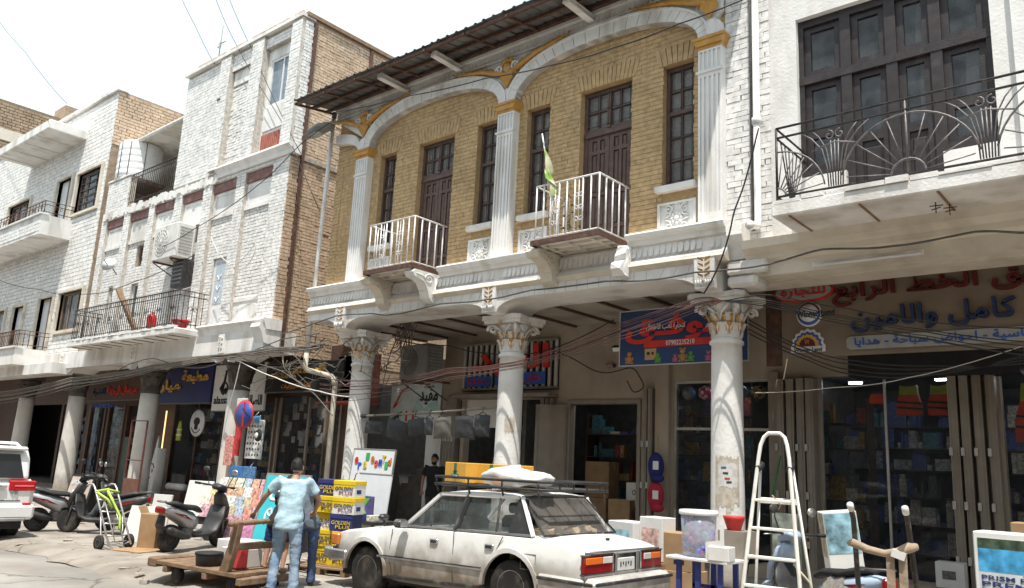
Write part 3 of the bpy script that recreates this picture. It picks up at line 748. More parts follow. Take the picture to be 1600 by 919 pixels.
# ceiling of the arcade with steel joists
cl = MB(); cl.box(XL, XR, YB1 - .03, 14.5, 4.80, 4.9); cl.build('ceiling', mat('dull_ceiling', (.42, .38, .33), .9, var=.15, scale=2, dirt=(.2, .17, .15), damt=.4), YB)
for x in [XL + .3 + 1.0 * i for i in range(11)]: MB().box(x, x + .07, YB1, 14.45, 4.755, 4.798).build('joist', RUST, YB)
# scrolled consoles carrying the balconies
def console(x, m, broken=False):
    pts = [(11.06, 5.42), (10.42, 5.42), (10.36, 5.36), (10.42, 5.27), (10.55, 5.26), (10.68, 5.21), (10.78, 5.08), (10.84, 4.92), (10.93, 4.84), (11.06, 4.82)]
    if broken: pts = [(11.06, 5.40), (10.90, 5.38), (10.86, 5.27), (10.80, 5.20), (10.83, 5.12), (10.72, 5.04), (10.70, 4.95), (10.77, 4.90), (10.80, 4.84), (10.93, 4.86), (11.06, 4.82)]
    w_ = .10 if broken else .13; mb = MB().prism(pts, x - w_, x + w_, 'x')
    if broken: mb.v = [(a + random.uniform(-.03, .03), b + random.uniform(-.02, .02), c + random.uniform(-.02, .02)) for a, b, c in mb.v]
    o = mb.build('console', m, YB)
    if broken: return
    g = MB()
    for s in (-1, 1):
        p = []
        for q in range(26): th = q * .42; r = .13 * (1 - q / 30); p.append((x + s * w_, 10.80 + r * math.cos(th + .5), 5.28 + r * math.sin(th + .5) * .8))
        g.tube(p, .018, 5)
        g.tube([(x + s * w_, 10.45, 5.34), (x + s * w_, 10.62, 5.33), (x + s * w_, 10.72, 5.26)], .015, 5)
        g.tube([(x + s * w_, 11.0, 5.34), (x + s * w_, 11.0, 5.1), (x + s * w_, 10.93, 4.92)], .02, 5)
    for q in range(5): zz = 5.2 - q * .07; g.tube([(x - w_ * .9, 10.72 + q * .038, zz), (x + w_ * .9, 10.72 + q * .038, zz)], .016, 5)
    g.build('scroll', m, o, org=1)
console(-12.98, CREAM); console(-11.62, WHITE); console(-8.52, CREAM); console(-7.0, WHITE, True)
# balconies
def balcony(xa, xb, zf, zr):
    fl = MB(); fl.box(xa, xb, 10.36, 11.3, zf - .03, zf + .02); b = fl.build('balcony', WHITEP, YB)
    e = MB(); e.box(xa - .02, xb + .02, 10.33, 10.36, zf - .06, zf + .035); e.box(xa - .02, xa, 10.36, 11.3, zf - .06, zf + .035); e.box(xb, xb + .02, 10.36, 11.3, zf - .06, zf + .035); e.build('steel_edge', RUST, b, org=1)
    j = MB()
    for k in range(3): yy = 10.55 + .25 * k; j.box(xa, xb, yy, yy + .04, zf - .075, zf - .03)
    for k in range(3): xx = xa + .2 + (xb - xa - .4) * k / 2; j.box(xx, xx + .04, 10.36, 11.3, zf - .09, zf - .075)
    j.build('joist', CREAM, b, org=1)
    y0 = 10.40
    def bar(p, q, r=.014, nm='rail'): MB().tube([p, q], r, 6).build(nm, IRON, b, org=1)
    bar((xa + .03, y0, zr), (xb - .03, y0, zr), .018); bar((xa + .03, y0, zf + .08), (xb - .03, y0, zf + .08))
    for xx in (xa + .03, xb - .03): bar((xx, y0, zr), (xx, 11.3, zr), .018); bar((xx, y0, zf + .08), (xx, 11.3, zf + .08))
    n = 9
    for k in range(n): xx = xa + .03 + (xb - xa - .06) * k / (n - 1); bar((xx, y0, zf + .03), (xx, y0, zr), .015, 'baluster')
    for k in range(1, 5):
        for xx in (xa + .03, xb - .03): bar((xx, y0 + .2 * k, zf + .03), (xx, y0 + .2 * k, zr), .015, 'baluster')
    sc = MB()
    for k in (2, 5):
        cx = xa + .03 + (xb - xa - .06) * (k + .5) / (n - 1)
        for s in (-1, 1):
            for zc in (zf + .3, zf + .5, zf + .72):
                p = []
                for q in range(14): th = q * .5; r = .055 * (1 - q / 17); p.append((cx + s * (.045 + r * math.cos(th)), y0, zc + r * math.sin(th)))
                sc.tube(p, .008, 4)
        sc.tube([(cx, y0, zf + .1), (cx, y0, zr)], .008, 4)
    sc.build('scrollwork', IRON, b, org=1)
balcony(-12.98, -11.56, 5.50, 6.52); balcony(-8.5, -7.12, 5.50, 6.53)
# ================================================================== white brick house on the left with a buff side wall
def plain_window(parent, x0, x1, z0, z1, Y, frm, pane, n=2, fr=.06, name='window', rec=.1, bars=0):
    mb = MB(); y = Y + rec
    mb.box(x0, x0 + fr, y, y + .06, z0, z1); mb.box(x1 - fr, x1, y, y + .06, z0, z1); mb.box(x0 + fr, x1 - fr, y, y + .06, z0, z0 + fr); mb.box(x0 + fr, x1 - fr, y, y + .06, z1 - fr, z1)
    for k in range(1, n): x = x0 + (x1 - x0) * k / n; mb.box(x - fr * .4, x + fr * .4, y + .005, y + .055, z0 + fr, z1 - fr)
    o = mb.build(name, frm, parent)
    for k in range(n):
        a = x0 + fr + (x1 - x0 - 2 * fr) * k / n; b = x0 + fr + (x1 - x0 - 2 * fr) * (k + 1) / n
        MB().add([(a, y + .03, z0 + fr), (b, y + .03, z0 + fr), (b, y + .035, z1 - fr), (a, y + .035, z1 - fr)], [(0, 1, 2, 3)]).build('pane', pane, o, org=1)
    if bars:
        g = MB()
        for k in range(bars): z = z0 + (z1 - z0) * (k + .5) / bars; g.box(x0 + fr, x1 - fr, y - .02, y - .005, z - .02, z + .02)
        g.build('grille', BIRON, o, org=1)
    MB().box(x0, x1, y + .2, y + .22, z0, z1).build('dark_backing', DARK, o, org=1)
    return o
DPANE = glass('dark_pane', (.05, .06, .07), .9, .12)
WFR = mat('white_frame', (.72, .72, .72), .5, var=.06)
TWOOD = mat('tan_wood', (.23, .15, .09), .65, var=.2, scale=7)
BX0, BX1, BY = -29.05, -17.68, 11.3
BB = thing('white_brick_house', 'white painted brick house with buff brick side wall and taller right storey', 'building', (-23.4, 11.3, 0), world=True)
bays = [(-28.66, -27.30), (-26.86, -25.49), (-25.12, -23.80), (-23.34, -22.07), (-21.56, -20.23), (-19.79, -18.44)]
bh_ = [(a, b, 5.0, 9.38) for a, b in bays]
wall_holes(MB(), BX0, BX1, 4.85, 9.6, BY, bh_, .16).build('wall', WMORT, BB)
hl = [(a - BX0, b - BX0, 5.0 - 4.9, 9.38 - 4.9) for a, b in bays]
bricks(BB, (BX0, BY, 4.9), (1, 0, 0), BX1 - BX0, 4.68, WBR, holes=hl, depth=.016, bl=.25, bh=.092, gap=.012, jit=.003, name='pier_brick', single=150)
rec = BY + .13
bk = MB()
subs = {0: [(-28.0, -27.1, 5.6, 6.95)], 1: [(-26.25, -25.4, 7.45, 8.2), (-26.3, -25.45, 5.6, 6.9)], 2: [(-24.75, -23.95, 7.6, 8.15)], 3: [(-23.0, -22.3, 7.75, 8.35)], 4: [(-21.2, -20.5, 5.05, 7.1)], 5: []}
for i, (a, b) in enumerate(bays):
    hs = [(max(a, p), min(b, q), r, s) for (p, q, r, s) in subs[i]]
    wall_holes(MB(), a, b, 5.0, 9.38, rec, hs, .15).build('infill_wall', WMORT, BB)
    h2 = [(p - a, q - a, r - 5.0, s - 5.0) for (p, q, r, s) in hs] + [(-.1, 2, 3.3, 4.4)] + ([(-.1, 2, -.1, .78)] if i == 5 else [])
    bricks(BB, (a, rec, 5.0), (1, 0, 0), b - a, 4.38, WBR, holes=h2, depth=.018, bl=.25, bh=.095, gap=.016, jit=.005, name='infill_brick')
    MB().bbox(a + .0, b, rec - .09, rec + .02, 9.1, 9.375, .01).build('lintel', MAROON, BB)
    p = MB(); p.box(a, b, rec - .03, rec, 8.32, 9.1); o = p.build('plaster_panel', WHITEP, BB)
    q = MB(); q.box(a + .1, b - .1, rec - .045, rec - .03, 8.98, 9.06); q.box(a + .1, a + .16, rec - .05, rec - .03, 8.45, 8.98); q.box(b - .16, b - .1, rec - .05, rec - .03, 8.45, 8.98); q.box(a, b, rec - .07, rec - .02, 8.30, 8.40); q.build('panel_frame', WHITEP, o, org=1)
    for j, (p_, q_, r_, s_) in enumerate(hs):
        if i == 4:
            d = MB(); d.box(p_, q_, rec + .05, rec + .1, r_, s_); d.box(p_ + .08, q_ - .08, rec + .02, rec + .05, r_ + .1, r_ + .55); o = d.build('door', WFR, BB)
            e = MB(); e.box(p_ + .12, q_ - .12, rec + .04, rec + .052, r_ + .7, s_ - .12); o2 = e.build('pane', mat('pale_blue_glass', (.45, .52, .58), .2, var=.1), o, org=1)
            g = MB(); xm = (p_ + q_) / 2
            for k in range(3): g.tube([(xm - .1, rec + .03, r_ + .9 + .32 * k), (xm, rec + .03, r_ + .75 + .32 * k), (xm + .1, rec + .03, r_ + .9 + .32 * k)], .014, 4)
            g.build('grille', WFR, o, org=1)
        else: plain_window(BB, p_, q_, r_, s_, rec, WFR if (i, j) != (1, 0) else TWOOD, DPANE, 2, .06, rec=.08)
MB().bbox(-19.79, -18.44, rec - .06, rec + .02, 5.66, 5.78, .01).build('ledge', WHITEP, BB)
o = MB().box(-19.79, -18.44, rec - .03, rec, 5.0, 5.66).build('plaster_panel', WHITEP, BB)
q = MB().prism([(-19.6, 5.15), (-19.45, 5.08), (-18.75, 5.08), (-18.62, 5.15), (-18.62, 5.5), (-18.75, 5.58), (-19.45, 5.58), (-19.6, 5.5)], rec - .05, rec - .03); q.build('panel_field', WHITE, o, org=1)
# storey band and top storey
mould([(11.5, 9.78), (11.1, 9.78), (11.08, 9.72), (11.2, 9.60), (11.22, 9.5), (11.5, 9.5)], -21.25, -17.5, 'storey_cornice', WHITE, BB)
rb = MB()
for k in range(60):
    x = BX0 + (BX1 - 3.6 - BX0) * k / 60; rb.box(x, x + .16, BY - random.uniform(.02, .07), BY, 9.42 + random.uniform(-.05, .05), 9.62 + random.uniform(-.06, .1), j=.02)
rb.build('broken_band', WHITEP, BB, kind='stuff')
TX0 = -24.02
th = [(-19.36, -18.16, 11.3, 12.76)]
tb = [(-21.28, -20.1, 9.9, 12.95), (-19.51, -18.1, 9.8, 13.1)]
wall_holes(MB(), TX0, BX1, 9.6, 13.5, BY, tb, .14).build('wall', WMORT, BB)
bricks(BB, (TX0, BY, 9.72), (1, 0, 0), BX1 - TX0, 3.8, WBR, holes=[(a - TX0, b - TX0, c - 9.72, d - 9.72) for a, b, c, d in tb], depth=.016, bl=.27, bh=.1, gap=.013, jit=.003)
for x0, x1 in ((-21.83, -21.28), (-20.1, -19.51), (-18.12, -17.66)): 
    bricks(BB, (x0, BY - .10, 9.8), (1, 0, 0), x1 - x0, 3.65, WBR, depth=.016, bl=.25, bh=.095, gap=.012, jit=.004, name='pilaster_brick'); MB().box(x0, x1, BY - .10, BY, 9.78, 13.48).build('pilaster', WMORT, BB)
y2 = BY + .12
MB().box(-21.28, -20.1, y2, y2 + .05, 9.9, 12.95).build('infill_wall', WMORT, BB)
bricks(BB, (-21.28, y2, 9.9), (1, 0, 0), 1.18, 2.55, WBR, depth=.02, bl=.24, bh=.09, jit=.009, gap=.016, name='infill_brick')
MB().box(-21.25, -20.13, y2 - .05, y2, 12.46, 12.93).build('plaster_panel', WHITEP, BB)
wall_holes(MB(), -19.51, -18.1, 9.8, 13.1, y2, th, .1).build('bay_wall', WHITEP, BB)
plain_window(BB, *th[0], y2, WFR, mat('blue_grey_glass', (.20, .25, .30), .15, var=.15), 2, .07, rec=.02)
o = MB().box(-19.4, -18.2, y2 - .03, y2 - .005, 10.55, 11.25).build('plaster_panel', WHITEP, BB)
for k in range(14): x = -19.36 + 1.16 * k / 13; MB().box(x, x + .045, y2 - .06, y2 - .02, 9.86, 10.42).build('red_slat', mat('faded_red', (.42, .15, .11), .7, var=.2), BB)
MB().box(TX0 - .05, BX1 + .05, BY - .14, BY + .3, 13.5, 13.6).build('coping', WHITEP, BB)
bricks(BB, (TX0, BY - .05, 13.6), (1, 0, 0), BX1 - TX0, .1, BBR, depth=.06, bl=.24, bh=.09, name='coping_brick', missing=.2)
# buff brick side wall over the lane
MB().add([(BX1 + .005, BY, 4.2), (BX1 + .005, 19, 4.2), (BX1 + .005, 19, 13.55), (BX1 + .005, BY, 13.55)], [(0, 1, 2, 3)]).add([(BX1 + .005, 13.2, 0), (BX1 + .005, 19, 0), (BX1 + .005, 19, 4.2), (BX1 + .005, 13.2, 4.2)], [(0, 1, 2, 3)]).build('side_wall', BMORT, BB)
bricks(BB, (BX1 + .005, BY + .36, 4.2), (0, 1, 0), 5.2, 9.3, BBR, depth=.022, bl=.24, bh=.085, gap=.013, single=150, jit=.006, missing=.004, name='side_brick')
bricks(BB, (BX1 + .005, BY, 4.85), (0, 1, 0), .28, 4.7, BBR, depth=.03, bl=.26, bh=.098, gap=.014, name='corner_brick'); bricks(BB, (BX1 + .005, BY, 9.6), (0, 1, 0), .28, 3.9, WBR, depth=.03, bl=.26, bh=.098, gap=.014, name='corner_brick')
for (y, z0, z1) in ((BY + .32, 4.2, 13.45), (13.6, 12.2, 13.5)): MB().box(BX1 + .005, BX1 + .09, y - .045, y + .045, z0, z1).build('brown_pipe', RUST, BB)
MB().box(BX1, BX1 + .05, 13.7, 17, 3.9, 8.6).build('brown_duct', RUST, BB) if 0 else None
cb = MB()
for k in range(26): y = BY + .35 + .2 * k; cb.box(BX1, BX1 + .06 + random.uniform(0, .04), y, y + .19, 9.42, 9.54, j=.012)
cb.build('string_course', mat('grey_cement', (.36, .32, .28), .9, var=.2), BB)
MB().box(BX1 - .2, BX1 + .1, BY, 17, 13.55, 13.66).build('side_coping', TWOOD, BB)
# terrace beside the top storey
MB().box(BX0, TX0, BY, 16, 9.5, 9.62).build('terrace_floor', CREAM, BB)
MB().box(-29.0, -27.3, BY + .02, BY + .24, 9.6, 10.86).build('parapet', WMORT, BB); bricks(BB, (-29.0, BY + .02, 9.62), (1, 0, 0), 1.7, 1.24, WBR, depth=.02, bl=.26, bh=.1, name='parapet_brick'); MB().box(-29.03, -27.25, BY - .03, BY + .28, 10.86, 10.92).build('coping', WHITEP, BB)
MB().add([(TX0, BY, 9.6), (TX0, 16, 9.6), (TX0, 16, 13.5), (TX0, BY, 13.5)], [(3, 2, 1, 0)]).build('terrace_side_wall', WMORT, BB)
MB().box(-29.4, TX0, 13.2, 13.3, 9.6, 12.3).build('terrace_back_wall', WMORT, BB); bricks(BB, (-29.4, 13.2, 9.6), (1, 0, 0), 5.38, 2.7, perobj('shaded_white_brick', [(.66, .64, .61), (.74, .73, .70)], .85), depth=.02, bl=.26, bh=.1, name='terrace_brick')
MB().box(-29.2, TX0, 11.6, 13.3, 12.32, 12.42).build('terrace_roof', WHITEP, BB); MB().tube([(-29.0, 11.6, 12.32), (-24.0, 11.58, 12.38)], .08, 8).build('gutter', PIPE, BB)
plain_window(BB, -26.4, -25.7, 10.9, 11.7, 13.1, WFR, DPANE, 1, rec=0)
def iron_rail(parent, xa, xb, y0, y1, z0, z1, m, right=True, left=True, step=.13, name='railing', curls=True, r=.011):
    o = MB().tube([(xa, y0, z1), (xb, y0, z1)], .02, 6).build(name, m, parent)
    def bar(p, q, rr=r, nm='baluster'): MB().tube([p, q], rr, 5).build(nm, m, o, org=1)
    for z in (z0 + .08, z1 - .14): bar((xa, y0, z), (xb, y0, z), .014, 'rail')
    n = max(2, int((xb - xa) / step))
    for k in range(n + 1): x = xa + (xb - xa) * k / n; bar((x, y0, z0), (x, y0, z1))
    for x, on in ((xa, left), (xb, right)):
        if not on: continue
        for z in (z1, z0 + .08, z1 - .14): bar((x, y0, z), (x, y1, z), .014, 'rail')
        m_ = max(2, int((y1 - y0) / step))
        for k in range(m_): bar((x, y0 + (y1 - y0) * k / m_, z0), (x, y0 + (y1 - y0) * k / m_, z1))
    if curls:
        g = MB(); k = 0
        x = xa + .3
        while x < xb - .2:
            for s in (-1, 1):
                p = [(x + s * (.06 + .06 * (1 - q / 16) * math.cos(q * .5)), y0, (z0 + z1) / 2 + .06 * (1 - q / 16) * math.sin(q * .5) * 1.6) for q in range(13)]; g.tube(p, .009, 4)
            x += .78
        for y in ((y0 + y1) / 2,):
            if right:
                for s in (-1, 1): g.tube([(xb, y + s * (.06 + .06 * (1 - q / 16) * math.cos(q * .5)), (z0 + z1) / 2 + .1 * (1 - q / 16) * math.sin(q * .5)) for q in range(13)], .009, 4)
        g.build('scrollwork', m, o, org=1)
    return o
iron_rail(BB, -27.1, -24.05, 11.28, 11.3, 9.72, 10.8, BIRON, False, False, curls=False)
# big balcony
sl = MB(); sl.bbox(-28.0, -20.9, 10.38, 11.35, 4.74, 4.93, .03); o = sl.build('balcony_slab', WHITEP, BB)
sl = MB()
for k in range(54): x = -27.98 + 7.05 * k / 54; sl.box(x, x + .13, 10.36 + random.uniform(-.01, .02), 10.5, 4.92, 4.98 + random.uniform(-.02, .02), j=.01)
sl.build('chipped_edge', WHITE, o, org=1, kind='stuff')
for k in range(10): x = -27.6 + .7 * k; MB().box(x, x + .05, 10.42, 11.3, 4.725, 4.742).build('soffit_joint', RUST, BB)
iron_rail(BB, -27.85, -20.98, 10.45, 11.3, 4.98, 5.98, BIRON)
# beam, half arches and dark capitals
MB().box(BX0 - 8, -17.6, 11.05, 12.0, 4.2, 4.75).build('arcade_beam', WHITEP, BB)
mould([(11.5, 5.02), (10.95, 5.02), (10.93, 4.97), (11.0, 4.9), (11.05, 4.74), (11.5, 4.74)], -20.8, -17.52, 'cornice', WHITE, BB)
MB().prism([(11.5, 4.9), (10.9, 4.88), (10.86, 4.78), (10.95, 4.66), (11.05, 4.4), (11.5, 4.3)], -17.95, -17.55, 'x').build('corner_bracket', WHITE, BB)
DCAP = mat('grimy_capital', (.085, .07, .062), .85, var=.3, scale=6, bump=.3, dirt=(.2, .17, .15), damt=.3, dscale=4)
COLG = mat('grey_column_paint', (.62, .60, .56), .8, var=.1, scale=2.5, bump=.3, bscale=18, dirt=(.34, .30, .26), damt=.4, dscale=2.0, zdirt=((.25, .215, .18), .15, .8), streak=True)
LX = (-19.5, -24.5, -29.85, -34.5)
for x in LX:
    prof = [(.33, 0.05)] + [(.31 - .04 * i / 9, .1 + 3.2 * i / 9) for i in range(10)]
    c_ = MB().lathe(prof, (x, 11.7, 0), 24).build('column', COLG, BB)
    k_ = MB(); k_.lathe([(.275, 3.3), (.29, 3.36), (.27, 3.42), (.28, 3.6), (.36, 3.82), (.40, 3.92), (.40, 3.98)], (x, 11.7, 0), 20)
    for q in range(8): leaf(k_, 2 * PI * q / 8, .29, .15, .4, .1, .1, (x, 11.7, 3.35))
    k_.box(x - .42, x + .42, 11.28, 12.12, 3.98, 4.19); k_.build('capital', DCAP, c_, org=1)
    i_ = MB().box(x - .14, x + .14, 11.0, 11.1, 4.21, 4.72).build('impost', WHITE, BB)
    g = MB()
    for s in (-1, 1):
        for q in range(3): g.tube([(x + s * .03, 10.99, 4.3 + .13 * q), (x + s * .09, 10.985, 4.35 + .13 * q), (x + s * .03, 10.99, 4.39 + .13 * q)], .012, 4)
    g.build('carving', CREAM, i_, org=1)
    if x > -30:
        for s in (-1, 1): MB().prism([(x + s * .14, 4.2), (x + s * .42, 4.2), (x + s * .9, 4.195), (x + s * .42, 4.05), (x + s * .3, 3.99)][::1 if s > 0 else -1], 11.1, 11.95).build('haunch', WHITEP, BB)
MB().box(BX0 - 8, -17.7, 12.0, 14.5, 4.62, 4.7).build('ceiling', CREAM, BB)
for k in range(12): x = -28.6 + .95 * k; MB().box(x, x + .06, 12.0, 14.4, 4.59, 4.618).build('joist', RUST, BB)
AC_M = mat('air_unit_white', (.66, .65, .62), .5, var=.08, dirt=(.4, .35, .3), damt=.3, dscale=4)
def ac_unit(label, loc, w_, d_, h_, rz=0, m=None):
    t = thing('air_conditioner', label, 'air conditioner', loc, rz, group='outdoor air conditioners'); m = m or AC_M
    MB().bbox(-w_ / 2, w_ / 2, 0, d_, 0, h_, .03).build('casing', m, t)
    g = MB()
    for k in range(3): r = h_ * (.38 - .1 * k); g.tube([(-w_ * .12 + r * math.cos(a), -.012, h_ / 2 + r * math.sin(a)) for a in [2 * PI * i / 20 for i in range(21)]], .008, 4, cap=False)
    for k in range(8): a = k * PI / 8; g.tube([(-w_ * .12 - h_ * .38 * math.cos(a), -.014, h_ / 2 - h_ * .38 * math.sin(a)), (-w_ * .12 + h_ * .38 * math.cos(a), -.014, h_ / 2 + h_ * .38 * math.sin(a))], .006, 4)
    g.build('fan_grille', m, t)
    f = MB()
    for k in range(9): z = h_ * (.12 + .09 * k); f.box(w_ / 2, w_ / 2 + .012, d_ * .15, d_ * .85, z, z + .03)
    f.build('side_louvre', mat('louvre_grey', (.3, .29, .28), .6), t)
    for x in (-w_ * .38, w_ * .32): b = MB(); b.box(x, x + .05, -.02, d_ + .35, -.05, 0); b.tube([(x + .02, 0, -.05), (x + .02, d_ + .3, -.45)], .018, 5); b.build('bracket', RUST, t)
    return t
ac_unit('boxy white air conditioner on the white brick wall above the long balcony', (-22.75, 10.65, 7.12), 1.45, .55, 1.05)
ac_unit('small white air conditioner on the roof terrace beside the water tank', (-25.0, 12.6, 11.0), .75, .35, .62)
# dark cooler stand under the unit
t = thing('wall_fan', 'dark louvred vent box under the white air conditioner', 'vent', (-22.35, 10.95, 6.3))
MB().bbox(-.32, .32, 0, .35, 0, .8, .03).build('casing', BIRON, t)
for k in range(6): MB().box(-.28, .28, -.02, 0, .08 + .12 * k, .13 + .12 * k).build('louvre', GIRON, t)
t = thing('water_tank', 'round white plastic water tank on the roof terrace', 'water tank', (-28.3, 11.95, 10.92))
prof = [(.70, 0), (.74, .05), (.72, .1)]
for k in range(5): z = .12 + .24 * k; prof += [(.738, z), (.74, z + .16), (.728, z + .18), (.728, z + .21)]
prof += [(.73, 1.34), (.66, 1.43), (.3, 1.52), (.22, 1.53)]
MB().lathe(prof, (0, 0, 0), 28).build('body', mat('white_plastic', (.78, .78, .77), .4, var=.04, dirt=(.5, .46, .4), damt=.2), t)
MB().lathe([(.22, 1.52), (.24, 1.54), (.24, 1.6), (.05, 1.63)], (0, 0, 0), 16).build('lid', MATS['white_plastic'], t)
MB().box(-.75, .75, -.5, .7, -.12, -.005).build('stand', RUST, t)
for a in (-1.4, -.9, -.2): MB().tube([(.755 * math.cos(a), .755 * math.sin(a), 0), (.755 * math.cos(a), .755 * math.sin(a), 1.38)], .012, 4).build('strap', BIRON, t)
t = thing('roof_antenna', 'thin metal antenna mast on the white house roof', 'antenna', (-23.3, 11.8, 13.5))
MB().tube([(0, 0, 0), (.05, 0, 1.9)], [.022, .012], 5).build('mast', GIRON, t); MB().tube([(-.12, 0, 1.25), (.16, .1, 1.35)], .015, 4).build('crossbar', GIRON, t); MB().box(-.14, -.02, -.04, .06, 1.15, 1.32).build('amplifier', IRON, t); MB().tube([(-.4, 0, .12), (.4, .1, .25)], .03, 4).build('foot', RUST, t)
t = thing('roof_pipe', 'thin upright pipe on the white house parapet', 'pipe', (-21.75, 11.25, 9.9)); MB().tube([(0, 0, 0), (.05, -.02, 3.9)], .035, 6).build('tube', PIPE, t); MB().tube([(-.02, -.05, 2.2), (.14, -.05, 2.2)], .05, 6).build('clamp', GIRON, t)
# things on the balcony
pl = MB().box(-.03, .03, -.09, .09, 0, 1.75, T(0, 0, 0, .1, .12, -.62)); o = pl.build('wooden_plank', TWOOD); o.location = (-23.9, 10.75, 4.98); tag(o, 'wooden plank leaning on the black balcony railing', 'plank')
REDP = mat('red_plastic', (.5, .03, .03), .4, var=.08)
o = MB().lathe([(.12, 0), (.13, .02), (.14, .4), (.10, .48), (.04, .52), (.04, .58)], (0, 0, 0), 14).build('red_can', REDP); o.location = (-22.95, 10.7, 4.98); tag(o, 'red plastic can on the white balcony floor', 'can')
o = MB().lathe([(.16, 0), (.24, .16), (.25, .2), (.22, .2)], (0, 0, 0), 14).build('red_basin', REDP); o.location = (-21.2, 10.7, 4.98); tag(o, 'shallow red basin at the balcony corner', 'basin')
# gantry of the balcony: satellite dish
t = thing('satellite_dish', 'small white satellite dish on the white brick wall', 'satellite dish', (-26.5, 10.75, 7.2), .6); MB().lathe([(.01, 0), (.13, .02), (.24, .07), (.25, .08)], (0, 0, 0), 18, M=T(0, 0, .2, 0, 1.2)).build('dish', WFR, t); MB().tube([(0, .05, .2), (0, .4, 0)], .02, 5).build('arm', GIRON, t); MB().tube([(0, 0, .1), (0, -.35, .3)], .012, 4).build('feed', GIRON, t)

# ================================================================== white house with two balconies, far left
AX0, AX1 = -46.0, -29.4
AB = thing('white_balcony_house', 'white brick house with two solid balconies and a flat canopy', 'building', (-36, 11.3, 0), world=True)
ah = [(-31.85, -29.75, 10.15, 11.75), (-33.8, -32.4, 9.7, 11.85), (-39.1, -36.6, 10.3, 11.7), (-31.7, -29.65, 5.65, 7.08), (-33.65, -32.3, 5.0, 7.05), (-36.3, -35.1, 5.0, 6.95), (-39.0, -37.2, 5.4, 6.95)]
wall_holes(MB(), AX0, AX1, 4.4, 14.6, 11.3, ah, .25).build('wall', WMORT, AB)
bricks(AB, (AX0, 11.3, 4.4), (1, 0, 0), AX1 - AX0, 10.2, WBR, holes=[(a - AX0 - .12, b - AX0 + .12, c - 4.5, d - 4.3) for a, b, c, d in ah], depth=.018, bl=.55, bh=.155, gap=.02, single=150, jit=.003)
for i, (a, b, c, d) in enumerate(ah):
    f = MB(); f.box(a - .1, a, 11.2, 11.5, c - .1, d + .1); f.box(b, b + .1, 11.2, 11.5, c - .1, d + .1); f.box(a, b, 11.2, 11.5, d, d + .1); f.box(a, b, 11.2, 11.5, c - .1, c); f.build('window_surround', CREAM, AB)
    if i in (1, 4, 5):
        dd = MB(); dd.box(a + .02, a + (b - a) * .42, 11.42, 11.46, c, d); dd.build('door_panel', WFR, AB)
        dd = MB(); dd.box(a + (b - a) * .45, b - .02, 11.42, 11.47, c, d); o = dd.build('door', TWOOD if i != 1 else WOOD, AB); MB().box(b - .2, b - .16, 11.39, 11.42, c + .95, c + 1.1).build('handle', GIRON, o, org=1)
    else: plain_window(AB, a + .02, b - .02, c, d, 11.3, WOOD if i < 3 else TWOOD, DPANE, 3 if i != 3 else 3, .09, rec=.08, bars=6 if i == 0 else 0)
MB().add([(AX1 + .004, 11.3, 4), (AX1 + .004, 19, 4), (AX1 + .004, 19, 14.6), (AX1 + .004, 11.3, 14.6)], [(0, 1, 2, 3)]).build('side_wall', BMORT, AB)
bricks(AB, (AX1 + .004, 11.3, 12.5), (0, 1, 0), 2.6, 2.1, BBR, depth=.028, bl=.3, bh=.12, gap=.02, single=100, name='side_brick')
MB().box(AX0, AX1 + .08, 11.2, 11.6, 14.6, 14.72).build('coping', WHITEP, AB); MB().box(AX0, AX1 + .02, 11.26, 11.32, 12.5, 12.58).build('string_course', GIRON, AB) if 0 else None
cn = MB(); cn.bbox(-37.3, -31.75, 9.9, 11.35, 13.18, 13.55, .03); o = cn.build('canopy', WHITEP, AB)
for k in range(4): x = -36.9 + 1.3 * k; MB().box(x, x + .05, 9.95, 11.3, 13.16, 13.178).build('soffit_joint', CREAM, o, org=1)
for (x1, z0, z1, ztop) in ((-31.75, 9.15, 9.9, 10.45), (-32.05, 4.35, 4.95, 5.6)):
    b = MB(); b.box(-46, x1, 10.2, 10.35, z0, z1); b.box(x1 - .15, x1, 10.35, 11.3, z0, z1); b.box(-46, x1 - .15, 10.35, 11.3, z0, z0 + .15); o = b.build('balcony', WHITEP, AB)
    if z0 > 6: bricks(AB, (-46, 10.2, z0 + .12), (1, 0, 0), 46 + x1, .55, WBR, depth=.015, bl=.5, bh=.14, gap=.02, name='balcony_brick')
    MB().box(-46.1, x1 + .05, 10.12, 10.42, z1, z1 + .06).build('coping', WHITE, o, org=1)
    iron_rail(AB, -41, x1 - .08, 10.28, 11.3, z1 + .06, ztop, RUST, True, False, step=.3 if z0 > 6 else .16, curls=z0 > 6, r=.014)
MB().box(-46, -29.5, 10.6, 11.3, 4.0, 4.36).build('arcade_beam', WHITEP, AB)

# ================================================================== tan brick block beyond
FB = thing('tan_brick_block', 'tall tan brick block with cement bands beyond the white houses', 'building', (-46, 22, 0), world=True)
MB().box(-62, -46.03, 11.0, 45, 0, 19.05).build('wall', TANM, FB)
bricks(FB, (-46.02, 11.0, 9.0), (0, 1, 0), 8.0, 10.0, TANBR, depth=.04, bl=.4, bh=.16, gap=.03, single=100)
for z in (16.9, 12.6): MB().box(-46.2, -45.95, 10.9, 24, z, z + .6).build('cement_band', CREAM, FB)
MB().box(-47.5, -46.02, 15.0, 17.6, 19.05, 19.9).build('parapet_block', TANBR, FB)

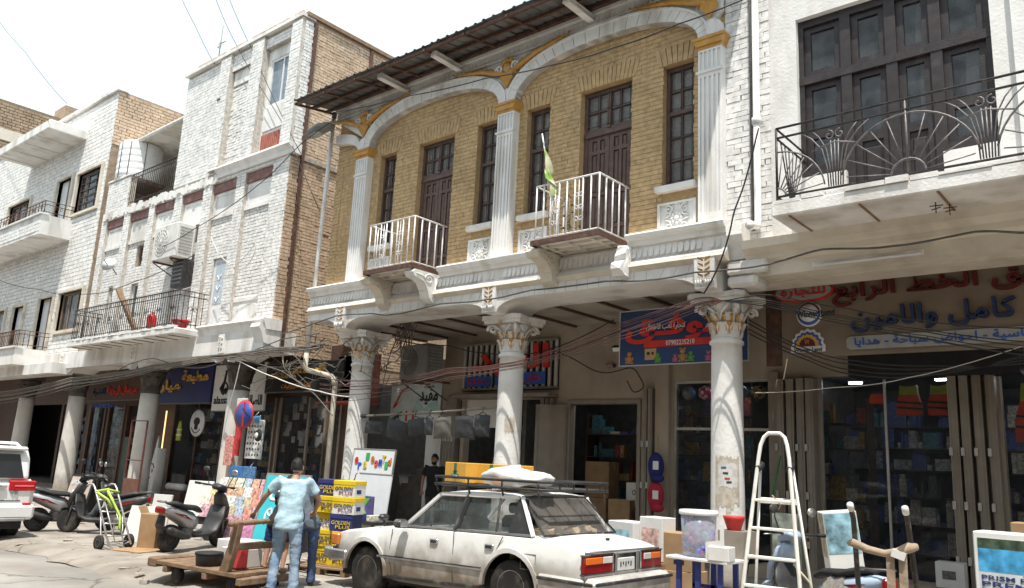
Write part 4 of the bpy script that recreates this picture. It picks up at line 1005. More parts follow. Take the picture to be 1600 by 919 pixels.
# ================================================================== white plaster house on the right
RBX0, RBX1, RY = -5.34, 9.0, 11.3
RB = thing('white_plaster_house', 'white plaster house with dark wooden window wall and iron balcony', 'building', (1.0, 11.3, 0), world=True)
rh = [(-4.17, -1.58, 5.45, 8.72)]
wall_holes(MB(), -4.6, RBX1, 5.1, 12.5, RY, rh, .3).build('wall', WHITEP, RB)
MB().box(RBX0, -4.6, RY + .02, RY + .2, 5.1, 12.5).build('brick_wall', WMORT, RB)
bricks(RB, (RBX0, RY + .02, 5.1), (1, 0, 0), .74, 7.3, WBR, depth=.02, bl=.26, bh=.09, gap=.008, single=120, jit=.006)
wd = MB(); yw = RY + .1
xs = [-4.17, -3.47, -2.84, -2.26, -1.58]; zr = [6.22, 7.70, 8.72]
for x in xs: wd.box(max(-4.17, x - .075), min(-1.58, x + .075), yw, yw + .14, 5.45 if x in xs[1:4] else 6.12, 8.72)
wd.box(-4.17, -1.58, yw + .003, yw + .13, 8.60, 8.72); wd.box(-4.17, -1.58, yw - .01, yw + .135, 7.64, 7.77)
wd.box(-4.17, -3.4, yw + .003, yw + .13, 6.12, 6.25); wd.box(-2.33, -1.58, yw + .003, yw + .13, 6.12, 6.25); wd.box(-3.4, -2.33, yw + .006, yw + .13, 5.45, 5.6)
wo = wd.build('window_wall', DWOOD, RB)
for i in range(4):
    for j, (a, b) in enumerate(((6.25, 7.64), (7.77, 8.60))):
        x0, x1 = xs[i] + .075, xs[i + 1] - .075
        if j == 0 and i in (1, 2): a = 5.6
        f = MB(); fw = .095
        f.box(x0, x0 + fw, yw + .05, yw + .1, a, b); f.box(x1 - fw, x1, yw + .05, yw + .1, a, b); f.box(x0 + fw, x1 - fw, yw + .05, yw + .1, b - fw, b); f.box(x0 + fw, x1 - fw, yw + .05, yw + .1, a, a + fw)
        if j == 0:
            zm = 6.75 if i in (0, 3) else 6.55
            f.box(x0 + fw, x1 - fw, yw + .052, yw + .1, zm, zm + .14)
        if j == 0 and i in (1, 2): f.bbox(x0 + fw + .03, x1 - fw - .03, yw + .06, yw + .11, a + fw + .06, 6.45, .02); f.box(x0 + fw, x1 - fw, yw + .08, yw + .12, a + fw, 6.55)
        so = f.build('sash', DWOOD, wo, org=1)
        MB().add([(x0, yw + .085, a), (x1, yw + .08, a), (x1, yw + .085, b), (x0, yw + .082, b)], [(0, 1, 2, 3)]).build('pane', glass('grey_pane', (.05, .055, .06), .82, .12), wo, org=1)
        if (i, j) in ((2, 1), (3, 0), (2, 0)): MB().add([(x0 + .2, yw + .16, a), (x1 - .05, yw + .18, a), (x1 - .12, yw + .16, b), (x0 + .25, yw + .2, b)], [(0, 1, 2, 3)]).build('curtain', CURT, wo, org=1)
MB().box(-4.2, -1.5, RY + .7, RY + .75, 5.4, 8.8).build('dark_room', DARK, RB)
for (a, b) in ((-4.17, -3.5), (-2.24, -1.58)): MB().box(a, b, RY + .02, RY + .3, 5.45, 6.12).build('spandrel_wall', WHITEP, RB)
MB().box(-1.33, -1.15, RY - .1, RY, 5.4, 12.4).build('pilaster', WHITEP, RB)
bl_ = MB(); bl_.bbox(-4.12, 9, 10.08, 11.35, 5.17, 5.36, .02); o = bl_.build('balcony_slab', WHITEP, RB)
ce = MB(); x = -4.1
while x < 3: L_ = random.uniform(.25, .75); ce.box(x, x + L_ - .015, 10.07 + random.uniform(-.03, .015), 10.4, 5.355, 5.40 + random.uniform(-.02, .03), j=.012); x += L_
ce.build('cracked_edge', WHITEP, o, org=1, kind='stuff')
for x in (-3.9, -3.0, -2.1, -1.2): MB().box(x, x + .03, 10.1, 11.2, 5.158, 5.172).build('soffit_crack', mat('rust_stain', (.25, .15, .09), .9), RB)
for dx, dy in ((0, 0), (.12, .16)):
    g = MB(); g.tube([(-2.2 + dx, 10.5 + dy, 5.16), (-2.2 + dx, 10.5 + dy, 5.02)], .008, 4); g.tube([(-2.27 + dx, 10.5 + dy, 5.12), (-2.12 + dx, 10.52 + dy, 5.12)], .008, 4); g.tube([(-2.25 + dx, 10.5 + dy, 5.07), (-2.14 + dx, 10.47 + dy, 5.08)], .008, 4); g.build('rebar_end', RUST, RB)
# fan railing
rl = MB(); y = 10.14; zb, zt, zt2 = 5.46, 6.31, 6.45
rl.tube([(-4.05, y, zt2), (3, y, zt2)], .018, 6); ro = rl.build('railing', BIRON, RB)
def rb_(pts, r=.012, nm='bar', m=GIRON): MB().tube(pts, r, 5).build(nm, m, ro, org=1)
rb_([(-4.05, y, zt), (3, y, zt)], .017, 'rail', BIRON); rb_([(-4.05, y, zb), (3, y, zb)], .017, 'rail', BIRON)
for x in (-4.05,): rb_([(x, y, 5.38), (x, y, zt2)], .018, 'post', BIRON)
for z in (zt2, zt, zb): rb_([(-4.05, y, z), (-4.05, 11.3, z)], .016, 'rail', BIRON)
for k in range(1, 8): rb_([(-4.05, y + .5, zb), (-4.05, y + .15 * k, zt)], .01, 'side_bar', BIRON)
def arcp(cx, r, t0, t1, n=18): return [(cx + r * math.cos(t0 + (t1 - t0) * i / n), y, zb + r * math.sin(t0 + (t1 - t0) * i / n)) for i in range(n + 1)]
for cx in (-2.4, -.65, 1.1):
    rb_(arcp(cx, .2, 0, PI), .016, 'fan_hub'); rb_(arcp(cx, .80, .18, PI - .18), .014, 'fan_rim')
    for k in range(11): a = PI * (k + .5) / 11; R_ = .78 if abs(math.cos(a)) < .97 else .74; rb_([(cx + .2 * math.cos(a), y, zb + .2 * math.sin(a)), (cx + R_ * math.cos(a), y, zb + R_ * math.sin(a))], .009, 'fan_ray')
    rb_([(cx, y, zb), (cx, y, zt2)], .014, 'post')
for cx in (-3.27, -1.53, .22):
    for k in range(-3, 4):
        p = [(cx + .03 * k, y, zb + .02), (cx + .035 * k, y, zb + .3), (cx + .055 * k, y, zb + .55), (cx + .10 * k, y, zt - .12), (cx + .15 * k, y, zt)] if abs(k) > 1 else [(cx + .03 * k, y, zb + .02), (cx + .05 * k, y, zt - .2)]
        rb_(p, .010, 'palm_bar')
    for s in (-1, 1): rb_([(cx + s * (.07 + .07 * (1 - q / 18) * math.cos(q * .5 + 1.5)), y, zt - .12 + .07 * (1 - q / 18) * math.sin(q * .5 + 1.5)) for q in range(14)], .010, 'curl')
    rb_(arcp(cx, .3, .6, PI - .6)[0:0] or [(cx - .3, y, zt - .3), (cx, y, zt - .22), (cx + .3, y, zt - .3)], .011, 'tie')
for k in range(6): a = PI / 2 * (k + .5) / 6; rb_([(-4.05 + .12 * math.cos(a), y, zb + .12 * math.sin(a)), (-4.05 + .62 * math.cos(a), y, zb + .62 * math.sin(a))], .009, 'fan_ray')
rb_(arcp(-4.05, .12, 0, PI / 2), .014, 'fan_hub'); rb_(arcp(-4.05, .64, .1, PI / 2), .012, 'fan_rim')
# entablature under the balcony
mould([(11.6, 5.17), (10.95, 5.17), (10.98, 5.05), (11.1, 4.98), (11.12, 4.9), (11.2, 4.86), (11.2, 4.66), (11.6, 4.66)], -4.95, 9, 'entablature', CREAM, RB)
mould([(11.6, 5.55), (11.0, 5.45), (10.98, 5.3), (11.1, 5.1), (11.15, 4.95), (11.6, 4.9)], -5.2, -4.95, 'entablature_end', WHITEP, RB)
MB().box(-5.2, 9, 11.6, 12.1, 4.64, 5.4).build('beam', CREAM, RB)
cbm = MB(); cbm.bbox(-5.26, -4.62, 11.1, 11.7, 4.72, 4.92, .03); cbm.bbox(-5.28, -4.8, 11.15, 11.65, 4.53, 4.72, .05); cbm.build('corbel', WHITEP, RB)
MB().box(-5.3, 9, 12.1, 14.6, 4.9, 5.0).build('ceiling', CREAM, RB)
MB().tube([(-3.95, 11.18, 4.72), (-2.55, 11.18, 4.72)], .02, 6).build('lamp_tube', WFR, RB)
g = MB().box(-3.98, -2.52, 11.185, 11.2, 4.70, 4.77).build('lamp_batten', WHITEP, RB)
for k in range(1, 3): MB().box(8.0, 8.4, 11.4, 11.9, 0, 4.7).build('pillar', WHITEP, RB) if k == 1 else None
t = thing('drain_pipe', 'white drain pipe running down the right white house to its balcony', 'drain pipe', (-4.78, 11.22, 5.5), world=True)
MB().tube([(-4.78, 11.2, 12.4), (-4.78, 11.2, 5.55), (-4.76, 11.12, 5.42), (-4.80, 10.95, 5.40)], .055, 10).build('tube', PIPE, t)
MB().tube([(-4.78, 11.2, 7.1), (-4.78, 11.2, 7.2)], .075, 10).build('collar', PIPE, t); MB().tube([(-4.80, 10.93, 5.40), (-4.80, 11.0, 5.40)], .07, 10).build('mouth', PIPE, t); MB().tube([(-4.88, 11.25, 5.4), (-4.88, 11.25, 12.4)], .03, 6).build('thin_pipe', GIRON, t)

# ================================================================== unseen row across the street, added to cut sky light in the arcade
OPM = mat('unseen_row_plaster', (.26, .22, .18), .9, var=.15, scale=1.5)
OB = thing('unseen_opposite_row', 'unseen plaster row of houses across the street, added to darken the arcade', 'building', (-15, -3.6, 0), world=True)
oh = [(x, x + 1.6, z, z + 1.9) for x in [-56 + 4.2 * i for i in range(20)] for z in (1.0, 5.2, 9.0)]
MB().box(-62, 32, -9, -3.6, 0, 11).build('wall', OPM, OB)
for (a, b, c, d) in oh: o = MB().box(a, b, -3.62, -3.55, c, d).build('window', DWOOD, OB); MB().box(a + .08, b - .08, -3.56, -3.54, c + .08, d - .08).build('pane', SG_ if 0 else PANE, o, org=1)
# ================================================================== shop fronts behind the columns
def flat(name, m, parent, x0, x1, z0, z1, Y, th=.02): return MB().box(x0, x1, Y, Y + th, z0, z1).build(name, m, parent)
BEIGE = mat('beige_wall', (.41, .345, .27), .85, var=.1, scale=2, bump=.25, dirt=(.26, .21, .17), damt=.5, dscale=1.3, streak=True)
GREYM = mat('grey_beige_metal', (.27, .235, .195), .55, var=.12, scale=4, dirt=(.2, .15, .11), damt=.4, dscale=2.5, streak=True)
ALU = mat('aluminium', (.55, .54, .52), .35, metal=.7, var=.1)
SGLASS = glass('shop_glass', (.06, .07, .08), .22, .03)
BLACK = mat('black_matt', (.018, .018, .02), .7, var=.2)
NAVY = mat('navy_panel', (.018, .025, .12), .5, var=.12)
GOLD = mat('gold_letter', (.62, .36, .07), .45, var=.15)
RED = mat('red_letter', (.55, .03, .02), .5, var=.12)
DRED = mat('shaded_red_letter', (.11, .012, .012), .5, var=.2)  # red lowered for grime and for the shade under the beam
BLUEL = mat('shaded_blue_letter', (.015, .035, .10), .5, var=.2)  # blue carries grime and under-beam shade in its colour
SBLUE = mat('sign_blue', (.03, .10, .42), .5, var=.1)
WLET = mat('white_letter', (.75, .75, .75), .5, var=.05)
BRNP = mat('brown_panel', (.085, .045, .032), .6, var=.2, scale=5)
CARD = mat('cardboard', (.36, .23, .125), .85, var=.14, scale=5, dirt=(.24, .15, .08), damt=.3, dscale=3)
CARD2 = mat('brown_carton', (.26, .16, .085), .85, var=.16, scale=5)
TAPE = mat('parcel_tape', (.42, .28, .14), .3, var=.1)
WCARD = mat('white_carton', (.66, .65, .63), .7, var=.06)
def carton(label, x, y, z, w_, d_, h_, rz=0, m=None, group=None, name='cardboard_box', tape=True, open_=False, cat='box'):
    t = thing(name, label, cat, (x, y, z), rz, group); m = m or CARD
    MB().bbox(-w_ / 2, w_ / 2, -d_ / 2, d_ / 2, 0, h_, .006).build('body', m, t)
    if tape: MB().box(-w_ / 2 - .001, w_ / 2 + .001, -.03, .03, h_ * .8, h_ + .0015).build('tape', TAPE, t)
    if open_:
        for s in (-1, 1): MB().box(-.002, .002, -d_ / 2, d_ / 2, 0, w_ * .42, T(s * w_ / 2, 0, h_, 0, 0, s * .5)).build('flap', m, t)
    return t
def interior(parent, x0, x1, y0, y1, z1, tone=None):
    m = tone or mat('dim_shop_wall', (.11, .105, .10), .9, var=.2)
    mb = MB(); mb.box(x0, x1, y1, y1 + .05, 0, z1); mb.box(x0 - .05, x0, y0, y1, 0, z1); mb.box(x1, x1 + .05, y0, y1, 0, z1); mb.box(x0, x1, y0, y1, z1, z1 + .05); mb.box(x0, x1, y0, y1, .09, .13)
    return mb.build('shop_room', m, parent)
GOODC = [(.05, .08, .25), (.35, .35, .36), (.3, .06, .05), (.10, .10, .11), (.30, .20, .10), (.06, .18, .22), (.45, .42, .36), (.08, .07, .2), (.35, .22, .05)]
GM = [mat('goods_%s' % n, c, .45, var=.55, scale=26) for n, c in zip(('blue', 'grey', 'red', 'black', 'brown', 'teal', 'cream', 'violet', 'amber'), GOODC)]
def shelving(label, x0, x1, y, d_, zs, fill=.85, mats=None, hmax=.32, frame=None):
    """wall shelves, with the packets on each shelf as stuff"""
    t = thing('shelf_unit', label, 'shelves', ((x0 + x1) / 2, y, 0.13), world=True); ztop = zs[-1] + .45
    f = MB()
    for z in zs: MB().box(x0, x1, y, y + d_, z - .02, z).build('shelf', frame or BRNP, t)
    for x in (x0, x1): MB().box(x - .015, x + .015, y, y + d_, .13, ztop).build('upright', frame or BRNP, t)
    mats = mats or GM
    gs = {}
    for z in zs:
        x = x0 + .04
        while x < x1 - .1:
            w_ = random.choice((.05, .07, .1, .14, .22, .3)) * random.uniform(.8, 1.2); h_ = random.uniform(.06, hmax)
            if random.random() < fill:
                k = random.randrange(len(mats)); b = gs.setdefault(k, MB()); dd = random.uniform(.3, .8) * d_
                b.box(x, min(x + w_ - .01, x1 - .03), y + random.uniform(.01, .08), y + .08 + dd * .7, z, z + h_, j=.004)
                if random.random() < .3: b.box(x + .01, min(x + w_ - .03, x1 - .04), y + random.uniform(.02, .08), y + dd * .7, z + h_ + .002, z + h_ + random.uniform(.05, .14))
            x += w_
    for k, b in gs.items(): b.build('packets', mats[k], t, kind='stuff')
    return t
def shutters(parent, xs, Y, z0, z1, m=None, w_=.09, dep=.16):
    """folded steel door leaves seen edge on"""
    for i, x in enumerate(xs):
        mb = MB(); d = dep * random.uniform(.8, 1.1)
        mb.box(x - w_ / 2, x + w_ / 2, Y, Y + .02, z0, z1); mb.box(x - w_ / 2, x - w_ / 2 + .02, Y + .02, Y + d, z0, z1); mb.box(x + w_ / 2 - .02, x + w_ / 2, Y + .02, Y + d, z0, z1)
        mb.box(x - w_ * .2, x + w_ * .2, Y - .012, Y, z0 + .05, z1 - .05)
        o = mb.build('shutter_leaf', m or GREYM, parent)
        for z in (z0 + .5, z0 + 1.3, z0 + 2.1): MB().box(x - w_ / 2 - .02, x - w_ / 2 + .03, Y - .03, Y - .01, z, z + .12).build('hinge', ALU, o, org=1)

# ---- yellow house, ground floor
FY = 14.2
SF = thing('arcade_shop', 'shaded beige shop front wall with open doors behind the white columns', 'shop front', (-10, FY, 0), world=True)
fh = [(-14.2, -13.62, .1, 3.2), (-13.5, -11.2, .1, 3.2), (-10.37, -8.62, .1, 3.07), (-7.85, -5.65, .1, 3.5), (-13.55, -10.75, 3.42, 4.55)]
wall_holes(MB(), -14.3, -5.3, .05, 4.84, FY, fh, .2).build('wall', BEIGE, SF)
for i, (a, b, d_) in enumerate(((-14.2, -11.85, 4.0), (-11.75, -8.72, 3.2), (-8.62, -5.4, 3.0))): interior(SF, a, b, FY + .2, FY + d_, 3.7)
f = MB(); f.box(-10.42, -10.34, FY - .04, FY + .1, .1, 3.12); f.box(-8.66, -8.58, FY - .04, FY + .1, .1, 3.12); f.box(-10.42, -8.58, FY - .045, FY + .1, 3.07, 3.15); f.build('door_frame', GREYM, SF)
lf = MB(); lf.box(0, .70, -.02, .02, .15, 3.05); lo_ = None
M_ = T(-10.4, FY - .05, 0, PI + .35)
o = MB().box(0, .72, -.02, .02, .15, 3.05, M_).build('door_leaf', GREYM, SF)
for (a, b) in ((.2, 1.35), (1.42, 3.0)):
    g = MB(); g.box(.03, .69, -.035, -.02, a, a + .04, M_); g.box(.03, .69, -.035, -.02, b - .04, b, M_); g.box(.03, .07, -.035, -.02, a, b, M_); g.box(.65, .69, -.035, -.02, a, b, M_); g.box(.03, .69, .02, .035, a, a + .04, M_); g.box(.03, .69, .02, .035, b - .04, b, M_); g.box(.03, .07, .02, .035, a, b, M_); g.box(.65, .69, .02, .035, a, b, M_); g.build('leaf_frame', GREYM, o, org=1)
shutters(SF, (-11.05, -10.93, -10.81), FY - .12, .1, 3.2); shutters(SF, (-8.42, -8.3), FY - .15, .1, 3.35); shutters(SF, (-14.05, -13.95, -13.85, -13.75), FY - .1, .1, 3.3)
flat('pier', BEIGE, SF, -8.2, -7.9, .1, 4.0, FY - .12, .3); flat('white_pillar', WHITEP, SF, -14.75, -14.22, .1, 2.85, FY - .05, .3)
# sign grille with red and blue words
GR = thing('grille_sign', 'striped metal grille sign with red and blue lettering above the bag shop', 'sign', (-12.2, FY - .1, 3.4), world=True)
flat('backing', BLACK, GR, -13.62, -10.7, 3.4, 4.56, FY - .02, .02)
for k in range(17): x = -13.55 + 2.8 * k / 16; MB().box(x - .035, x + .035, FY - .08, FY - .03, 3.43, 4.53).build('slat', mat('pale_slat', (.48, .46, .43), .5, var=.1), GR)
for z in (3.42, 4.5): flat('grille_frame', GREYM, GR, -13.62, -10.7, z, z + .05, FY - .1, .08)
text('red_lettering', 'العيد', RED, GR, -13.2, -10.9, 3.75, 4.45, FY - .09, .05, .03, arab=True)
flat('blue_strip', SBLUE, GR, -13.45, -12.65, 3.5, 3.74, FY - .12, .03); flat('blue_strip', SBLUE, GR, -12.5, -11.0, 3.52, 3.80, FY - .12, .03)
text('strip_lettering', 'هدايا', RED, GR, -13.35, -12.75, 3.54, 3.70, FY - .125, .01, .01, arab=True); text('strip_lettering', 'حقائب مدرسية'.replace('ئ', 'ي'), RED, GR, -12.4, -11.1, 3.56, 3.76, FY - .125, .01, .01, arab=True)
flat('lintel_shelf', GREYM, SF, -13.6, -10.7, 3.22, 3.3, FY - .35, .35)
flat('inner_panel', WHITEP, SF, -13.5, -12.3, 2.55, 3.2, FY + .05, .02)
# lane end: sign board, stairs, red sheet
LN = thing('lane_board', 'pale blue and white board with a red arrow at the dark stair lane', 'sign', (-15.3, 14.15, 2.7), world=True)
LB = mat('pale_board', (.52, .60, .60), .6, var=.15, scale=3)
flat('board', LB, LN, -16.2, -14.35, 2.65, 3.66, 14.18); g = flat('board_frame', GREYM, LN, -16.22, -14.33, 3.64, 3.68, 14.15)
text('lettering', 'مفيد', BLACK, LN, -15.1, -14.45, 3.1, 3.5, 14.17, .006, .015, arab=True); text('lettering', 'شارع', BLACK, LN, -14.95, -14.6, 3.5, 3.6, 14.17, .006, .005, arab=True)
MB().prism([(-16.1, 3.05), (-16.05, 3.02), (-15.72, 3.28), (-15.95, 3.12), (-16.0, 3.2)], 14.17, 14.179).build('red_arrow', RED, LN); MB().tube([(-16.0, 14.172, 3.12), (-15.8, 14.172, 3.45), (-15.55, 14.172, 3.58)], .022, 4).build('arrow_shaft', RED, LN)
MB().prism([(-16.15, 2.7), (-15.95, 2.7), (-15.95, 2.76), (-15.85, 2.76), (-15.85, 2.82), (-15.75, 2.82), (-15.75, 2.94), (-16.15, 2.72)], 14.17, 14.179).build('stair_mark', BLACK, LN)
for x in (-15.6, -15.35): MB().box(x, x + .07, 14.17, 14.179, 2.68, 2.95).build('red_mark', RED, LN)
MB().prism([(-15.4, 2.95), (-15.2, 3.2), (-14.9, 3.0), (-14.5, 3.3), (-14.4, 2.95)], 14.172, 14.179).build('green_mark', mat('mint', (.35, .52, .48), .6), LN)
ST = thing('stair', 'dark cement stair rising inside the lane beside the column', 'stairs', (-16, 14.6, 0), world=True)
for k in range(9): MB().box(-17.5 + .28 * k, -14.3, 14.9, 16.2, .1 + .2 * k if k else .1, .3 + .2 * k, ).build('step', mat('dim_cement', (.14, .125, .11), .9, var=.2), ST)
flat('back_wall', mat('dim_plaster', (.16, .135, .11), .9, var=.25), ST, -17.6, -14.2, .1, 4.6, 16.3, .05); flat('green_counter', mat('dark_green', (.015, .06, .05), .5), ST, -14.9, -14.25, .1, 1.0, 14.5, .3)
rs = thing('red_sheet', 'rusty red sheet metal screen over the lane', 'sheet metal', (-16.5, 13.2, 2.6), world=True)
flat('sheet', mat('red_oxide', (.20, .055, .035), .7, var=.2, dirt=(.1, .05, .04), damt=.3), rs, -17.3, -15.6, 3.1, 4.3, 13.2); MB().box(-17.3, -15.5, 12.6, 13.2, 3.02, 3.06).build('awning', mat('red_awning', (.35, .06, .05), .6), rs)
ac_unit('dark grey air conditioner hung high in the lane under the white arch', (-14.4, 13.2, 3.62), 1.15, .5, .85, -.15, mat('grimy_unit', (.22, .215, .21), .6, var=.15, dirt=(.1, .09, .08), damt=.4))
# toy shop window
TS = thing('toy_shop_window', 'toy shop glass window with grey aluminium frame behind the right column', 'shop window', (-6.7, FY, 0), world=True)
for x in (-7.85, -6.75, -5.68): flat('frame_post', ALU, TS, x, x + .05, .1, 3.5, FY + .02, .05)
for z in (.3, 2.55, 3.45): flat('frame_rail', ALU, TS, -7.8, -5.68, z, z + .05, FY + .024, .04)
for a, b in ((-7.8, -6.75), (-6.7, -5.68)): flat('pane', SGLASS, TS, a, b, .35, 3.45, FY + .04, .006)
BALLC = [(.10, .28, .5), (.6, .06, .2), (.55, .62, .5), (.08, .22, .5), (.5, .35, .05), (.45, .03, .05)]
DOTC = [(.6, .25, .05), (.75, .72, .7), (.05, .35, .08), (.7, .3, .05), (.08, .04, .02), (.3, .02, .05)]
for k in range(6):
    x = -7.62 + .36 * k; t = thing('play_ball', ['blue ball with orange dots, first in the toy shop window', 'pink ball with white dots in the toy shop window', 'pale ball with green dots in the toy shop window', 'deep blue ball with orange dots beside the pale green-dotted one', 'amber ball with dark dots right of the column', 'crimson ball at the right end of the toy window'][k], 'ball', (x, FY + .18, 3.28), group='balls in the toy shop window')
    MB().sphere((0, 0, 0), .135, 16, 10).build('skin', mat('ball_%d' % k, BALLC[k], .4, var=.05), t)
    g = MB()
    for a, e in ((-1.57, 0), (-2.3, .5), (-.9, .5), (-2.2, -.55), (-1.0, -.6), (-1.57, 1.0), (-1.57, -1.0)):
        n = Vector((math.cos(a) * math.cos(e), math.sin(a) * math.cos(e), math.sin(e))); g.lathe([(.036, 0), (.03, .004), (0.001, .005)], (0, 0, 0), 8, M=Matrix.Translation(n * .134) @ n.to_track_quat('Z', 'Y').to_matrix().to_4x4())
    g.build('dots', mat('dot_%d' % k, DOTC[k], .4), t)
shelving('dim toy shelves behind the right column glass', -8.5, -5.6, FY + .9, .4, (.6, 1.1, 1.6, 2.1, 2.55, 2.9), hmax=.34)
shelving('crowded stock shelves inside the open brown doorway', -10.75, -8.8, FY + 1.2, .5, (.5, 1.0, 1.5, 2.0, 2.5), hmax=.36)
shelving('back shelves of the dark bag shop', -14.1, -11.9, FY + 2.6, .5, (.6, 1.1, 1.6, 2.1, 2.6))
TSG = thing('toy_shop_sign', 'dark blue toy shop sign with big red word and teddy bear', 'sign', (-6.7, 12.3, 3.55), world=True)
def tsx(px): return px
SX0, SX1, SZ0, SZ1, SY = -7.9, -5.46, 3.58, 4.56, 12.3
flat('panel', mat('toy_sign_blue', (.02, .045, .13), .45, var=.2, scale=2), TSG, SX0, SX1, SZ0, SZ1, SY)
for (a, b, c, d_) in ((SX0 - .02, SX1 + .02, SZ1, SZ1 + .02), (SX0 - .02, SX1 + .02, SZ0 - .02, SZ0), (SX0 - .02, SX0, SZ0, SZ1), (SX1, SX1 + .02, SZ0, SZ1)): flat('frame', ALU, TSG, a, b, c, d_, SY - .01, .04)
text('red_word', 'مـوفـق', RED, TSG, SX0 + .12, SX1 - .15, 3.95, 4.48, SY - .004, .01, .035, arab=True)
MB().box(SX0 + .5, SX1 - .3, SY - .012, SY - .002, 3.88, 4.0).build('red_bar', RED, TSG)
text('small_word', 'لتجارة لعب الاطفال', WLET, TSG, SX0 + .55, SX0 + 1.32, 4.17, 4.3, SY - .016, .006, .006, arab=True); text('phone_number', '07902235218', WLET, TSG, SX0 + .95, SX0 + 1.5, 3.9, 3.985, SY - .016, .004, .004)
TB = mat('teddy_brown', (.32, .19, .07), .7, var=.2, scale=30)
def bear(x, z, s, m, ears=True):
    g = MB()
    def disc(cx, cz, rx, rz_): g.lathe([(rx, 0), (rx * .98, .004)], (0, 0, 0), 14, M=Matrix.Translation((cx, SY - .004, cz)) @ Matrix.Rotation(PI / 2, 4, 'X') @ Matrix.Diagonal((1, rz_ / rx, 1, 1)))
    disc(x, z + s * .25, s * .25, s * .28); disc(x, z + s * .68, s * .2, s * .18)
    if ears:
        for e in (-1, 1): disc(x + e * s * .17, z + s * .84, s * .08, s * .08)
    for e in (-1, 1): disc(x + e * s * .22, z + s * .05, s * .12, s * .1); disc(x + e * s * .28, z + s * .35, s * .08, s * .13)
    g.build('toy_picture', m, TSG)
bear(SX0 + 1.27, 3.61, .26, TB); bear(SX0 + .2, 3.61, .25, mat('toy_orange', (.4, .17, .05), .6), False); bear(SX0 + 1.12, 3.61, .14, mat('toy_pink', (.45, .12, .2), .6)); bear(SX0 + 1.42, 3.61, .2, mat('toy_green', (.1, .28, .06), .6), False); bear(SX0 + .78, 3.61, .2, MATS['toy_green'], False); bear(SX0 + 1.75, 3.61, .18, MATS['toy_pink'])
MB().box(SX0 + .52, SX0 + .75, SY - .006, SY - .001, 3.66, 3.86).build('toy_picture', mat('toy_wood', (.45, .28, .12), .6), TSG); MB().box(SX0 + .56, SX0 + .62, SY - .009, SY - .005, 3.75, 3.8).build('toy_picture', BLACK, TSG); MB().box(SX0 + .66, SX0 + .7, SY - .009, SY - .005, 3.75, 3.8).build('toy_picture', BLACK, TSG)
for x in (-7.6, -5.8): MB().tube([(x, 12.33, 4.55), (x, 12.6, 4.63)], .02, 5).build('hanger', GIRON, TSG)
t = thing('flood_light', 'small dark floodlight on the beige wall left of the toy sign', 'lamp', (-8.35, 13.0, 4.02)); MB().bbox(-.17, .17, -.05, .06, -.06, .06, .02, T(0, 0, 0, 0, .5)).build('housing', BLACK, t); MB().box(-.14, .14, -.06, -.05, -.04, .04, T(0, 0, 0, 0, .5)).build('lens', WLET, t); MB().tube([(0, .05, 0), (0, .3, .1)], .02, 5).build('arm', BLACK, t)
for k, x in enumerate((-9.35, -8.9)):
    t = thing('security_camera', ['left bullet camera on the beige wall above the open door', 'right bullet camera on the beige wall beside the toy sign'][k], 'camera', (x, FY - .05, 3.86)); MB().tube([(0, 0, 0), (.02, -.1, .02), (.22, -.16, -.02)], [.02, .03, .05], 8).build('body', GREYM, t); MB().lathe([(.055, 0), (.05, .05)], (0, 0, 0), 10, M=T(0, -.01, 0, 0, PI / 2)).build('base', GREYM, t); MB().tube([(.22, -.16, -.02), (.24, -.165, -.022)], .04, 8).build('lens', BLACK, t)
# bags hanging on a rail between the columns
t = thing('hanging_rail', 'steel rail strung between the two left white columns', 'rail', (-12, 11.6, 2.6), world=True); MB().tube([(-14.15, 11.6, 2.62), (-12.2, 11.58, 2.68), (-10.15, 11.6, 2.79)], .026, 6).build('tube', GREYM, t); MB().tube([(-14.2, 11.6, 2.62), (-14.05, 11.6, 2.62)], .045, 6).build('clamp', BIRON, t)
BAGM = mat('charcoal_bag', (.03, .03, .034), .6, var=.25, scale=8); FILM = glass('clear_film', (.5, .51, .53), .035, .06)
bd = [(-13.72, .62, .29, .02), (-12.98, .56, .42, .16), (-12.40, .54, .36, -.14), (-11.98, .24, .38, 0), (-11.62, .54, .46, -.06), (-11.0, .56, .47, 0), (-10.52, .46, .44, .05)]
bl = ['leftmost flat charcoal bag in clear film on the steel rail', 'tilted charcoal bag in clear film, second on the rail', 'third charcoal bag from the left on the rail, tilted', 'narrow charcoal bag fourth from the left on the rail', 'olive grey bag in crumpled film before the folded shutters', 'large charcoal bag in film, second from the middle column', 'charcoal bag in film next to the middle column']
